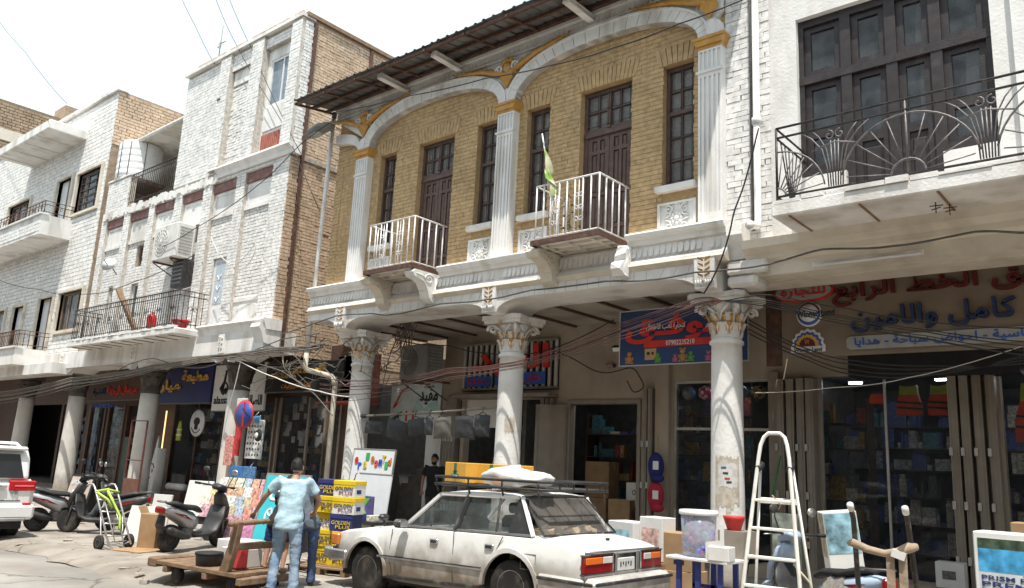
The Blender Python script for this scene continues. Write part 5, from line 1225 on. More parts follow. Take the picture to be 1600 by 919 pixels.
for i, (x, w_, h_, a) in enumerate(bd):
    zr_ = 2.62 + (x + 14.15) * .0425; t = thing('wrapped_bag', bl[i], 'bag', (x, 11.56, zr_ - .1), group='bags hanging on the rail')
    M_ = T(0, 0, 0, 0, 0, a); mb = MB(); n = 6; vs = []
    for s, off in ((0, -.05), (1, .05)):
        for r in range(n + 1):
            for c in range(n + 1):
                u_, v_ = c / n, r / n; e = (1 - (2 * u_ - 1) ** 4) * (1 - (2 * v_ - 1) ** 4); vs.append(((u_ - .5) * w_ * .9, off * e * (1 + random.uniform(-.3, .3)), -v_ * h_ * .92 - .03))
    q = (n + 1) ** 2; fs = [(r * (n + 1) + c, (r + 1) * (n + 1) + c, (r + 1) * (n + 1) + c + 1, r * (n + 1) + c + 1) for r in range(n) for c in range(n)]
    fs2 = fs + [tuple(reversed([k + q for k in f])) for f in fs]
    MB().add(vs, fs2, M_, True).build('bag', BAGM if i != 4 else mat('olive_bag', (.11, .105, .085), .7, var=.2), t)
    vs2 = [(p[0] * 1.14, p[1] * 1.3 + (-.02 if p[1] < 0 else .02) + random.uniform(-.02, .02), p[2] * 1.08 + random.uniform(-.01, .01)) for p in vs]
    MB().add(vs2, fs2, M_, False).build('film', FILM, t)
    MB().tube([(-.12, 0, -.04), (0, 0, .03), (0, 0, .1), (.03, .02, .13), (0, .04, .1)], .008, 4, M=M_).build('hook', BIRON, t); MB().tube([(-.15, 0, -.05), (0, 0, .02), (.15, 0, -.05)], .009, 4, M=M_).build('hanger', BIRON, t)
t = thing('wire_rack', 'leaning white wire mesh panel beside the middle column', 'rack', (-10.6, 11.9, 1.2), .1)
for k in range(6): MB().tube([(.06 * k, 0, 0), (.06 * k + .12, .15, 1.25)], .006, 4).build('wire', IRON, t)
for k in range(14): MB().tube([(.009 * k, .011 * k, .092 * k), (.3 + .009 * k, .011 * k, .092 * k)], .006, 4).build('wire', IRON, t)
# boxes in the open doorway
dz = .13
for i, (lab, x, y, z, w_, d_, h_, m) in enumerate((
    ('tall brown carton inside the open doorway', -9.95, FY + .65, dz, .62, .5, 1.0, CARD2), ('brown carton on top of the tall one in the doorway', -9.95, FY + .68, dz + 1.0, .58, .48, .75, CARD2),
    ('white printed carton inside the doorway', -8.95, FY + .7, dz + .85, .55, .4, .5, WCARD), ('orange brown carton below the white printed one', -9.25, FY + .45, dz + .55, .5, .4, .45, CARD), ('wide brown carton low in the doorway', -9.1, FY + .6, dz, 1.0, .5, .52, CARD2))): carton(lab, x, y, z, w_, d_, h_, random.uniform(-.1, .1), m, 'cartons in the doorway')
text('carton_print', 'OFC', BLACK, bpy.data.objects['cardboard_box.002'], -.12, .1, .25, .36, -.201, .002, .01, world=False)
for k, (m, z, lab) in enumerate(((mat('hat_blue', (.02, .025, .16), .8, var=.2), 1.55, 'dark blue cap hanging on the toy shop door post'), (mat('hat_red', (.42, .02, .05), .8, var=.2), 1.0, 'red cap hanging under the dark blue cap'))):
    t = thing('cap', lab, 'cap', (-8.05, FY - .32, z), group='caps on the door post'); MB().sphere((0, 0, .28), .2, 14, 10, (.85, .5, 1.35)).build('crown', m, t); MB().sphere((.06, -.05, .06), .17, 12, 6, (.9, .5, .5)).build('brim', m, t); MB().box(.0, .12, -.115, -.1, .22, .38).build('patch', WLET, t); MB().tube([(0, 0, .5), (0, .05, .7), (-.02, .1, .85)], .008, 4).build('string', TAPE, t)

# ---- right shop
RF = thing('arcade_shop', 'dark glass shop front with folded steel shutters under the right balcony', 'shop front', (-2, 14.2, 0), world=True)
rfh = [(-5.0, -2.94, .1, 3.5), (-2.25, 3, .1, 3.5)]
wall_holes(MB(), -5.3, 9, .05, 5.0, FY, rfh, .2).build('wall', BEIGE, RF)
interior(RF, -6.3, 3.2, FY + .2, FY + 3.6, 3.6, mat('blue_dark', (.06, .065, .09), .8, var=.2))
shutters(RF, (-5.6, -5.42, -5.24, -5.08), FY - .28, .1, 3.45, dep=.22, w_=.13); shutters(RF, (-2.86, -2.7, -2.52, -2.34), FY - .28, .1, 3.5, dep=.22, w_=.12)
flat('pier', GREYM, RF, -5.86, -5.68, .1, 3.6, FY - .15, .2)
for x in (-5.0, -3.95, -2.99): flat('frame_post', ALU, RF, x, x + .04, .1, 3.5, FY + .03, .04)
for a, b in ((-4.96, -3.95), (-3.91, -2.99), (-2.25, -.9), (-.9, 1)): flat('pane', SGLASS, RF, a, b, .2, 3.5, FY + .05, .006)
flat('shutter_box', BLACK, RF, -4.35, -1.9, 3.42, 3.92, 13.75, .4)
shelving('tall crowded shelves at the left of the right shop', -5.25, -4.45, FY + .75, .4, (.5, .95, 1.4, 1.85, 2.3, 2.75), hmax=.36); shelving('long back shelves of the right shop', -5.7, -1.6, FY + 2.4, .5, (.5, 1.0, 1.5, 2.0, 2.4, 2.8), hmax=.42, mats=[GM[0], GM[0], GM[1], GM[3], GM[7], GM[5], GM[6]]); shelving('shelves behind the far right pane', -1.9, 1.5, FY + 1.6, .5, (.5, 1.0, 1.5, 2.0, 2.4), hmax=.4, mats=[GM[0], GM[1], GM[3], GM[2], GM[7]])
ORV = mat('orange_vest', (.75, .07, .02), .6, var=.12); LIME = mat('lime_vest', (.42, .50, .03), .6, var=.1)
for i, (x, w_, z0, lab) in enumerate(((-4.12, .24, 3.05, 'small orange vest hanging behind the right shop glass'), (-3.62, .38, 2.85, 'orange life vest with lime shoulders, middle of the left pane'), (-3.16, .34, 2.85, 'orange life vest with lime shoulders beside the folded shutters'), (-1.75, .75, 2.45, 'large orange life vest at the far right edge'))):
    t = thing('life_vest', lab, 'life vest', (x, FY + .3, z0), group='life vests in the shop window'); h_ = .5 if i else .24
    if i == 3: h_ = .9
    pr = [(-w_ * .5, 0), (w_ * .5, 0), (w_ * .5, h_ * .35), (w_ * .38, h_ * .68), (-w_ * .38, h_ * .68), (-w_ * .5, h_ * .35)]
    MB().prism(pr, -.06, .06).build('body', ORV, t)
    if i: MB().prism([(-w_ * .38, h_ * .68), (w_ * .38, h_ * .68), (w_ * .34, h_), (w_ * .12, h_ * .95), (-w_ * .12, h_ * .95), (-w_ * .34, h_)], -.055, .055).build('shoulder', LIME, t)
    for z in ((.2, .38) if i else ()): MB().box(-w_ * .51, w_ * .51, -.068, .068, h_ * z, h_ * z + .035, T(0, 0, 0, 0, 0, .08)).build('strap', BLACK, t)
LAMP = mat('lit_tube', (.8, .9, 1), .5, var=0, emit=22.0)
for i, (x, y) in enumerate(((-3.25, 15.2), (-1.75, 15.0), (-1.55, 15.9), (-4.75, 15.4))):
    t = thing('ceiling_lamp', ['lit ceiling tube above the orange vests', 'lit ceiling tube right of the folded shutters', 'farther lit tube at the right edge', 'tiny lit lamp deep in the left pane'][i], 'lamp', (x, y, 3.5), group='lit ceiling tubes in the right shop'); MB().box(-.11, .11, -.03, .03, 0, .03).build('tube', LAMP, t); MB().box(-.13, .13, -.04, .04, .03, .06).build('housing', WLET, t)
for i, (x, y, z) in enumerate(((-9.4, 15.3, 3.6), (-12.4, 15.6, 3.6), (-6.6, 15.0, 3.62), (-18.3, 14.6, 3.5), (-21.2, 14.6, 3.5), (-24.2, 14.6, 3.5), (-31, 14.6, 3.5))):
    t = thing('ceiling_lamp', 'lit tube lamp on the ceiling of the ' + ['brown carton doorway shop', 'dark bag shop', 'toy shop', 'black sign shop by the lane', 'white whirl sign shop', 'blue sign shop', 'brown door shop'][i], 'lamp', (x, y, z), group='lit tubes inside the shops'); MB().box(-.3, .3, -.02, .02, 0, .03).build('tube', LAMP, t); MB().box(-.33, .33, -.035, .035, .03, .07).build('housing', WLET, t)
# sign wall of the right shop
RS = thing('right_shop_sign', 'long cream sign wall with raised red and blue lettering over the right shop', 'sign', (-2.5, 12.6, 3.6), world=True)
k_ = 12.6 / 14.2
SIGNC = mat('shaded_sign_cream', (.22, .17, .125), .8, var=.12, scale=2, dirt=(.25, .2, .16), damt=.35)  # cream darkened: grime plus the beam's shade put into the colour
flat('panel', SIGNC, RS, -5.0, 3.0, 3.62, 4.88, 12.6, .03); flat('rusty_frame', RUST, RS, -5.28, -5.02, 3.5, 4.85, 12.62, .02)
def onb(X): return X * k_
ov = MB(); ov.prism([(-4.63 + .37 * math.cos(a) + (.0 if abs(math.cos(a)) < .01 else math.copysign(.08, math.cos(a))), 4.68 + .135 * math.sin(a)) for a in [2 * PI * i / 28 for i in range(28)]], 12.55, 12.6); ov.build('oval_panel', mat('shaded_white_strip', (.33, .325, .31), .6, var=.1), RS)  # strip white also has the shade under the beam in its colour
ov = MB(); ov.prism([(-4.62 + .40 * math.cos(a) + math.copysign(.085, math.cos(a)), 4.672 + .155 * math.sin(a)) for a in [2 * PI * i / 28 for i in range(28)]], 12.565, 12.598); ov.build('oval_rim', RED, RS)
text('oval_word', 'للتجارة', RED, RS, -4.99, -4.27, 4.57, 4.78, 12.55, .015, .015, arab=True)
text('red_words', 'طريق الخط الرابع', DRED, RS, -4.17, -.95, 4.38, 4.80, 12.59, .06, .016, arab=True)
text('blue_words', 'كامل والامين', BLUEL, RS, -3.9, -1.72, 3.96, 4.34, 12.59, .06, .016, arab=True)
sp_ = MB(); sp_.prism([(-3.93, 3.70), (-.2, 3.70), (-.2, 3.90), (-3.93, 3.90), (-3.98, 3.86), (-3.98, 3.74)], 12.55, 12.6); sp_.build('white_strip', mat('shaded_white_strip', (.33, .325, .31), .6, var=.1), RS)
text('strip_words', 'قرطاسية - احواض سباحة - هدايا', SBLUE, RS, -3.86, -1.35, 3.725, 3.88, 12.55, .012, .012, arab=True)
def disc(nm, m, x, z, r, y, p, rz=1.0): MB().lathe([(r, 0), (r, .02)], (0, 0, 0), 28, M=Matrix.Translation((x, y, z)) @ Matrix.Rotation(PI / 2, 4, 'X') @ Matrix.Diagonal((1, rz, 1, 1))).build(nm, m, p)
disc('round_logo', WLET, -4.55, 4.31, .205, 12.595, RS); disc('round_logo', SBLUE, -4.55, 4.31, .18, 12.585, RS); disc('round_logo', WLET, -4.55, 4.335, .155, 12.575, RS)
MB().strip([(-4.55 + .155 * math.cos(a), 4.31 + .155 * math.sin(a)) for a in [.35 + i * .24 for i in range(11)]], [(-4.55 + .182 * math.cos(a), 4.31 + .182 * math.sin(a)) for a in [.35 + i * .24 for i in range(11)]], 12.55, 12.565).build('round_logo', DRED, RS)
text('logo_word', 'Winner Land', BLACK, RS, -4.74, -4.14, 4.25, 4.36, 12.55, .01, .012)
fan = [(-4.58 + (.24 if i % 2 else .27) * math.cos(PI * i / 16), 3.80 + (.25 if i % 2 else .28) * math.sin(PI * i / 16)) for i in range(17)]
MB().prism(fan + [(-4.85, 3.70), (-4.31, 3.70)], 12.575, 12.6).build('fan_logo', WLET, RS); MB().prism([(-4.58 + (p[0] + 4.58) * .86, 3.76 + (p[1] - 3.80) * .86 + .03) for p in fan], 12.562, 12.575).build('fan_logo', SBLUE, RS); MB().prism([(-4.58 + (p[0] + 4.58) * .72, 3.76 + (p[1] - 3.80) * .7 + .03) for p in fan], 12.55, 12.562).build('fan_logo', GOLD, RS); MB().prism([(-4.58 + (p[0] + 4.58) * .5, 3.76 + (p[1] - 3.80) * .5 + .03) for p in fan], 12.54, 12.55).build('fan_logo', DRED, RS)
text('logo_word', 'Winner Land', BLACK, RS, -4.8, -4.36, 3.70, 3.77, 12.57, .006, .006); text('logo_word', 'W', GOLD, RS, -4.62, -4.54, 3.82, 3.9, 12.54, .006, .006)

# ---- shops under the white brick house
LF = thing('arcade_shop', 'row of glass shop fronts under the white brick house', 'shop front', (-25, 13.2, 0), world=True)
LY = 13.2
lfh = [(-32.2, -30.9, .1, 3.1), (-30.6, -29.4, .1, 3.1), (-29.1, -28.3, .1, 3.1), (-25.7, -22.7, .4, 3.1), (-22.4, -20.0, .1, 3.1), (-19.75, -17.0, .1, 3.3), (-40, -35, .1, 3.2), (-34.8, -32.6, .1, 3.2)]
wall_holes(MB(), -46, -16.45, .05, 4.62, LY, lfh, .15).build('wall', BRNP, LF)
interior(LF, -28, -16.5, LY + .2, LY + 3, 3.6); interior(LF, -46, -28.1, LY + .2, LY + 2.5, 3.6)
flat('pane', SGLASS, LF, -25.7, -22.7, .4, 3.1, LY + .05, .006); flat('pane', SGLASS, LF, -22.4, -20.0, .1, 3.1, LY + .05, .006); flat('pane', SGLASS, LF, -19.75, -17.0, .1, 3.3, LY + .05, .006)
for x in (-25.72, -24.2, -22.7, -22.42, -21.2, -20.0, -19.78, -18.4, -17.02): flat('frame_post', BRNP if x < -20.1 else GREYM, LF, x, x + .07, .1, 3.25, LY - .03, .06)
for a in (-32.25, -30.95, -30.65, -29.4): flat('door_frame', mat('brown_door', (.12, .065, .045), .5, var=.15), LF, a, a + .12, .1, 3.15, LY - .04, .08)
for (a, b) in ((-32.2, -30.9), (-30.6, -29.4)): flat('pane', SGLASS, LF, a, b, .4, 3.1, LY + .03, .006); flat('kick_panel', MATS['brown_door'], LF, a, b, .1, .45, LY, .04)
flat('green_door', mat('dull_green', (.09, .13, .11), .7), LF, -28.9, -28.4, .1, 2.0, LY - .1, .03)
flat('lit_strip', mat('gold_strip', (.7, .5, .2), .4, emit=1.2), LF, -26.1, -26.04, .9, 2.9, LY - .12, .02)
for i, (lab, a, b) in enumerate((('shelves of dark cases in the middle left shop', -25.5, -23), ('shelves behind the glass next to the leftmost poster column', -22.2, -20.2), ('shelves of watches and boxes in the black sign shop', -19.6, -17.2), ('blue water bottle shelves in the far left shop', -34.6, -32.7), ('dim shelves behind the brown door', -32, -29.5))): shelving(lab, a, b, LY + .6, .4, (.5, .9, 1.3, 1.75, 2.2, 2.6), mats=[GM[0], GM[5], SBLUE] if i == 3 else None, hmax=.3)
cards = MB()
for k in range(30): x = random.uniform(-19.6, -17.6); z = random.uniform(1.9, 3.1); a = random.uniform(.06, .14); cards.box(x, x + a * 2, LY + .08 + k * .002, LY + .081 + k * .002, z, z + a * 2.2)
cards.build('price_cards', mat('card_grey', (.42, .42, .40), .7, var=.2), LF, kind='stuff')
def sign(name, label, x0, x1, z0, z1, Y, m, cat='sign'):
    t = thing(name, label, cat, ((x0 + x1) / 2, Y, z0), world=True); flat('panel', m, t, x0, x1, z0, z1, Y, .06)
    for (a, b, c, d_) in ((x0, x1, z1, z1 + .03), (x0, x1, z0 - .03, z0)): flat('edge', GIRON, t, a, b, c, d_, Y - .01, .08)
    return t
t = sign('shop_sign', 'dark blue sign with gold lettering between left columns', -25.9, -22.55, 3.1, 4.22, 12.6, NAVY)
text('gold_word', 'مطبعة', GOLD, t, -24.3, -22.75, 3.68, 4.12, 12.6, .05, .02, arab=True); text('gold_word', 'ميار', GOLD, t, -25.7, -24.4, 3.42, 3.85, 12.6, .05, .03, arab=True)
t = sign('shop_sign', 'white sign with black whirl emblem behind the poster column', -22.5, -19.75, 2.85, 4.2, 12.65, WLET)
text('latin_word', 'alassala', BLACK, t, -22.4, -21.35, 3.05, 3.28, 12.65, .01, .015); text('arabic_word', 'الاصالة', BLACK, t, -20.6, -19.85, 3.0, 3.3, 12.65, .01, .015, arab=True)
MB().tube([(-21.85, 12.64, 4.05), (-21.9, 12.64, 3.7), (-22.0, 12.64, 3.5), (-21.9, 12.64, 3.38), (-21.75, 12.64, 3.5)], [.03, .04, .08, .08, .04], 6).build('emblem', BLACK, t); MB().tube([(-21.95 + .25 * math.cos(a), 12.64, 3.5 + .2 * math.sin(a)) for a in [-.9 + i * .22 for i in range(10)]], .025, 5).build('emblem', BLACK, t)
t = sign('shop_sign', 'dark brown sign with glowing red word over the brown door', -31.2, -26.9, 3.25, 4.1, 12.6, BRNP)
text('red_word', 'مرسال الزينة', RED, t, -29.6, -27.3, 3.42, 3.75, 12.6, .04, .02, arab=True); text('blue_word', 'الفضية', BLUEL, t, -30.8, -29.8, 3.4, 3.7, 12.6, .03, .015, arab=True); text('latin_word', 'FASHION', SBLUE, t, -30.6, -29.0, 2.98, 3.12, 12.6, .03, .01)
t = sign('shop_sign', 'black sign with gold block lettering above the glass shop by the lane', -19.7, -16.3, 3.35, 4.1, 12.6, BLACK)
text('gold_word', 'السلام', GOLD, t, -18.4, -17.0, 3.7, 4.05, 12.6, .06, .03, arab=True); text('gold_word', 'ساعات', GOLD, t, -19.5, -18.6, 3.7, 3.92, 12.6, .05, .02, arab=True); text('gold_word', 'لتجارة الكهربائيات'.replace('ئ', 'ي'), mat('orange_letter', (.6, .22, .05), .5), t, -18.9, -17.6, 3.4, 3.58, 12.6, .02, .01, arab=True)
t = thing('round_sign', 'round white sign with dark emblem in the left shop glass', 'sign', (-23.7, 12.9, 2.5)); MB().lathe([(.40, 0), (.42, .03), (.40, .06)], (0, 0, 0), 28, M=T(0, .06, 0, 0, PI / 2)).build('disc', WLET, t); MB().sphere((0, -.0, .05), .16, 12, 6, (1.2, .1, .8)).build('emblem', BLACK, t); MB().box(-.09, .09, -.015, .0, -.2, -.05).build('emblem', BLACK, t); MB().tube([(.30 * math.cos(a), -.005, .30 * math.sin(a)) for a in [PI * 1.15 + i * .17 for i in range(13)]], .014, 4).build('lettering_arc', BLACK, t)
t = thing('safety_vest', 'lime safety vest hanging in the left shop glass', 'vest', (-25.0, 13.05, 1.95)); MB().prism([(-.12, 0), (.14, 0), (.12, .35), (.05, .62), (0, .5), (-.04, .62), (-.1, .35)], -.02, .02).build('body', LIME, t); MB().box(-.13, .14, -.025, .025, .15, .2).build('stripe', WLET, t); MB().box(-.12, .13, -.025, .025, .32, .36).build('stripe', WLET, t)
t = thing('rolled_banner', 'white flag leaning in front of the left shop glass', 'flag', (-25.4, 12.6, .12)); MB().prism([(-.5, .1), (.1, .05), (.35, .2), (.2, 1.2), (.05, 1.95), (-.15, 1.2)], -.03, .03).build('cloth', mat('flag_white', (.6, .61, .64), .8, var=.1), t); MB().tube([(.1, .05, 0), (.08, .05, 2.2)], .018, 5).build('pole', TWOOD, t); MB().tube([(-.12 + .17 * math.cos(a), -.034, .85 + .22 * math.sin(a)) for a in [.4 + i * .35 for i in range(13)]], .018, 5).build('ring', NAVY, t); MB().sphere((-.08, -.03, .85), .07, 8, 5, (1, .2, 1)).build('badge', CARD, t)
t = thing('paper_roll', 'thick white paper roll standing by the shop glass', 'roll', (-24.85, 12.5, .12)); MB().lathe([(.15, 0), (.15, 1.55), (.12, 1.56)], (0, 0, 0), 14).build('roll', WCARD, t)
t = thing('paper_roll', 'white paper roll lying on the shop ledge', 'roll', (-23.9, 12.6, .55)); MB().tube([(-.45, 0, 0), (.45, .05, 0)], .11, 12).build('roll', WCARD, t); MB().box(-.5, .6, -.15, .5, -.45, -.11).build('ledge', BRNP, t)
# ================================================================== vehicles
def etube(mb, pts, ry, rz, n=12, cap=True, M=None, sq=2.0):
    """rounded-box tube along an x-z path: ry half width in y, rz half height across the path"""
    P = [Vector(p) for p in pts]; vs = []; fs = []
    for i, p in enumerate(P):
        t = (P[min(i + 1, len(P) - 1)] - P[max(i - 1, 0)]); t.y = 0; t.normalize(); nrm = Vector((-t.z, 0, t.x))
        for k in range(n):
            a = 2 * PI * k / n; c, s = math.cos(a), math.sin(a)
            vs.append(p + Vector((0, 1, 0)) * ry[i] * math.copysign(abs(c) ** (2 / sq), c) + nrm * rz[i] * math.copysign(abs(s) ** (2 / sq), s))
    for i in range(len(P) - 1):
        for k in range(n): fs.append((i * n + k, (i + 1) * n + k, (i + 1) * n + (k + 1) % n, i * n + (k + 1) % n))
    if cap: fs.append(tuple(range(n))); fs.append(tuple(range((len(P) - 1) * n, len(P) * n))[::-1])
    return mb.add(vs, fs, M, True)
TYRE = mat('tyre_rubber', (.022, .021, .02), .85, var=.2, dirt=(.12, .1, .08), damt=.4, dscale=6)
CHROME = mat('dull_chrome', (.5, .5, .5), .3, metal=.85, var=.12, dirt=(.2, .17, .14), damt=.3, dscale=9)
BPLAS = mat('black_plastic', (.03, .03, .031), .5, var=.2, dirt=(.12, .105, .09), damt=.3, dscale=5)
def wheel(parent, c, r, w_, rimm, spokes=20, rim=.62, axis_y=True, world=True):
    """tyre with rim as sub-part, axle along y"""
    M_ = Matrix.Translation(c) @ Matrix.Rotation(PI / 2, 4, 'X')
    o = MB().lathe([(r * rim, -w_ * .42), (r * .86, -w_ * .5), (r * .97, -w_ * .42), (r, -w_ * .25), (r, w_ * .25), (r * .97, w_ * .42), (r * .86, w_ * .5), (r * rim, w_ * .42)], (0, 0, 0), 32, M=M_).build('wheel', TYRE, parent)
    rm = MB(); q = r * rim
    rm.lathe([(.01, w_ * .30), (q * .28, w_ * .34), (q * .30, w_ * .22), (q * .78, w_ * .16), (q * .86, w_ * .38), (q, w_ * .44), (q * 1.02, w_ * .3), (q * 1.02, -w_ * .4), (q * .9, -w_ * .4), (q * .8, -w_ * .1), (.02, -w_ * .1)], (0, 0, 0), 32, M=M_)
    ri = rm.build('rim', rimm, o, org=1)
    sp_ = MB()
    for k in range(spokes):
        a = 2 * PI * k / spokes; sp_.box(q * .3, q * .82, -.006, .006, w_ * .17, w_ * .30, M_ @ Matrix.Rotation(a, 4, 'Z'))
    if spokes: sp_.build('spokes', rimm, o, org=1)
    return o
# ------------------------------------------------------------------ the old white saloon
CARW = mat('chalky_white_car_paint', (.74, .74, .73), .35, var=.04, scale=3, dirt=(.42, .37, .31), damt=.22, dscale=2.2, zdirt=((.19, .15, .11), .42, .84), coat=.15)
CARD_M = mat('car_dark_trim', (.03, .03, .032), .5, var=.2, dirt=(.2, .18, .16), damt=.3, dscale=6)
CGLASS = glass('car_glass', (.10, .12, .12), .42, .04); RGLASS = glass('dusty_rear_glass', (.13, .12, .11), .6, .15)
CR = thing('white_saloon_car', 'dusty old white saloon car with roof rack parked at the kerb', 'car', (-6.8, 7.68, .05), world=True)
YN, YFc = 6.9, 8.45; YM = (YN + YFc) / 2; HW = (YFc - YN) / 2
def lerp_tab(tab, x):
    for (a, b) in zip(tab, tab[1:]):
        if a[0] <= x <= b[0]:
            t = (x - a[0]) / (b[0] - a[0] + 1e-9); return [p + (q - p) * t for p, q in zip(a[1:], b[1:])]
    return list(tab[0][1:] if x < tab[0][0] else tab[-1][1:])
# x: half width, sill z, belt z, centre z
CT = [(-8.86, .66, .50, .70, .72), (-8.80, .72, .46, .755, .775), (-8.6, .76, .42, .80, .825), (-8.0, .775, .34, .875, .905), (-7.5, .775, .30, .93, .955), (-7.0, .775, .31, .955, .97), (-6.0, .775, .36, .985, 1.0), (-5.5, .775, .42, .995, 1.03), (-5.0, .765, .52, .945, .965), (-4.86, .745, .56, .915, .93), (-4.82, .735, .60, .89, .90)]
AXF, AXR, RW = (-8.13, .34), (-5.77, .44), .30
def car_section(x):
    w_, zs, zb, zt = lerp_tab(CT, x); zlow = zs
    for (ax, az) in (AXF, AXR):
        d = abs(x - ax); R_ = RW + .075
        if d < R_: zlow = max(zlow, az + math.sqrt(R_ * R_ - d * d) * 1.0)
    zm = max(zlow + .02, zs + (zb - zs) * .42)
    return [(-w_ + .015, zlow), (-w_ - .012, max(zlow + .01, zm)), (-w_, max(zlow + .02, zb - .12)), (-w_ + .02, zb - .02), (-w_ + .075, zb + .004), (-w_ * .5, zb + (zt - zb) * .8), (0, zt), (w_ * .5, zb + (zt - zb) * .8), (w_ - .075, zb + .004), (w_ - .02, zb - .02), (w_, max(zlow + .02, zb - .12)), (w_ + .012, max(zlow + .01, zm)), (w_ - .015, zlow)]
xs_ = sorted(set([-8.86, -8.83, -8.80] + [-8.78 + .04 * i for i in range(98)] + [-4.86, -4.82]))
body = MB(); vs = []; n_ = 13
for x in xs_: vs += [(x, YM + p[0], p[1]) for p in car_section(x)]
fs = [(i * n_ + k, i * n_ + k + 1, (i + 1) * n_ + k + 1, (i + 1) * n_ + k) for i in range(len(xs_) - 1) for k in range(n_ - 1)]
fs += [tuple(range(n_))[::-1], tuple(range((len(xs_) - 1) * n_, len(xs_) * n_))]
bo = body.add(vs, fs, smooth=True).build('body', CARW, CR)
mod = bo.modifiers.new('edge', 'EDGE_SPLIT'); mod.split_angle = math.radians(32)
ub = MB(); ub.box(-8.7, -4.9, YN + .12, YFc - .12, .25, .6); ub.build('underbody', BLACK, CR)
for (ax, az) in (AXF, AXR):
    for (y, s) in ((YN, 1), (YFc, -1)):
        lo = [(ax + (RW + .07) * math.cos(a), az + (RW + .07) * math.sin(a)) for a in [PI * i / 14 for i in range(15)]]; hi = [(ax + (RW + .115) * math.cos(a), az + (RW + .12) * math.sin(a)) for a in [PI * i / 14 for i in range(15)]]
        MB().strip(lo, hi, y - .022 if s > 0 else y - .02, y + .02 if s > 0 else y + .022).build('wheel_arch', CARW, bo, org=1)
    for y in (YN + .105, YFc - .105): wheel(CR, (ax, y, az), RW, .17, mat('dirty_alloy', (.16, .155, .15), .5, metal=.4, var=.2, dirt=(.1, .085, .07), damt=.5, dscale=8), 22, .64) if y < 7.5 else wheel(CR, (ax, y, az), RW, .17, MATS['dirty_alloy'], 0, .64)
# greenhouse
ZR = 1.385
def gh(x, z, inset): return [(x, YN + inset, z), (x, YFc - inset, z)]
roof = MB(); rst = [(-7.06, 1.345, .16), (-6.95, 1.375, .15), (-6.6, 1.405, .145), (-6.2, 1.42, .145), (-5.9, 1.415, .15), (-5.78, 1.395, .16)]
vs = []
for (x, z, ins) in rst:
    y0, y1 = YN + ins, YFc - ins
    vs += [(x, y0, z - .035), (x, y0 + .03, z), (x, y0 + .3, z + .022), (x, YM, z + .03), (x, y1 - .3, z + .022), (x, y1 - .03, z), (x, y1, z - .035)]
roof.add(vs, [(i * 7 + k, i * 7 + k + 1, (i + 1) * 7 + k + 1, (i + 1) * 7 + k) for i in range(5) for k in range(6)], smooth=True).build('roof', CARW, CR)
def bar3(a, b, w0, nm='pillar', m=None):
    mb = MB(); mb.tube([a, b], w0, 5, smooth=False); mb.build(nm, m or CARW, CR)
for (yb, yt) in ((YN + .045, YN + .165), (YFc - .045, YFc - .165)):
    bar3((-7.5, yb, .94), (-7.03, yt, 1.35), .028); bar3((-7.0, yt - .01 * (1 if yb < 7.5 else -1), 1.355), (-5.8, yt - .01 * (1 if yb < 7.5 else -1), 1.385), .024, 'roof_rail')
    bar3((-6.64, yb, .965), (-6.56, yt, 1.375), .034, 'pillar', CARD_M); bar3((-6.02, yb, .985), (-6.08, yt, 1.385), .014, 'pillar', CARD_M)
    C = MB(); C.add([(-5.86, yb, .99), (-5.52, yb, 1.0), (-5.70, yt, 1.375), (-5.80, yt, 1.385)], [(0, 1, 2, 3)]); C.add([(-5.86, yb + .03, .99), (-5.52, yb + .03, 1.0), (-5.70, yt + .03, 1.375), (-5.80, yt + .03, 1.385)], [(3, 2, 1, 0)]); C.build('quarter_panel', CARD_M, CR)
    bar3((-5.50, yb, 1.0), (-5.76, yt, 1.385), .026, 'pillar')
    bar3((-7.48, yb, .945), (-5.5, yb, 1.005), .016, 'window_sill_trim', CHROME)
    for (a, b, c, d) in ((-7.42, -6.66, -7.0, -6.58), (-6.62, -6.03, -6.55, -6.09), (-6.01, -5.86, -6.07, -5.82)):
        y2, y3 = yb + (.012 if yb < 7.5 else -.012), yt + (.012 if yb < 7.5 else -.012)
        MB().add([(a, y2, .955), (b, y2, .975), (d, y3, 1.36), (c, y3, 1.35)], [(0, 1, 2, 3)]).build('side_window', CGLASS, CR)
MB().add([(-7.52, YN + .08, .95), (-7.52, YFc - .08, .95), (-7.04, YFc - .19, 1.355), (-7.04, YN + .19, 1.355)], [(0, 1, 2, 3)]).build('windscreen', CGLASS, CR)
MB().add([(-5.40, YN + .10, 1.02), (-5.40, YFc - .10, 1.02), (-5.77, YFc - .19, 1.385), (-5.77, YN + .19, 1.385)], [(0, 1, 2, 3)]).build('rear_window', RGLASS, CR)
rfm = MB(); rfm.tube([(-5.385, YN + .09, 1.015), (-5.385, YFc - .09, 1.015), (-5.775, YFc - .185, 1.395), (-5.775, YN + .185, 1.395), (-5.385, YN + .09, 1.015)], .014, 5, smooth=False); rfm.build('window_trim', CARD_M, CR)
bar3((-7.54, YN + .06, .945), (-7.54, YFc - .06, .945), .018, 'cowl', CARD_M)
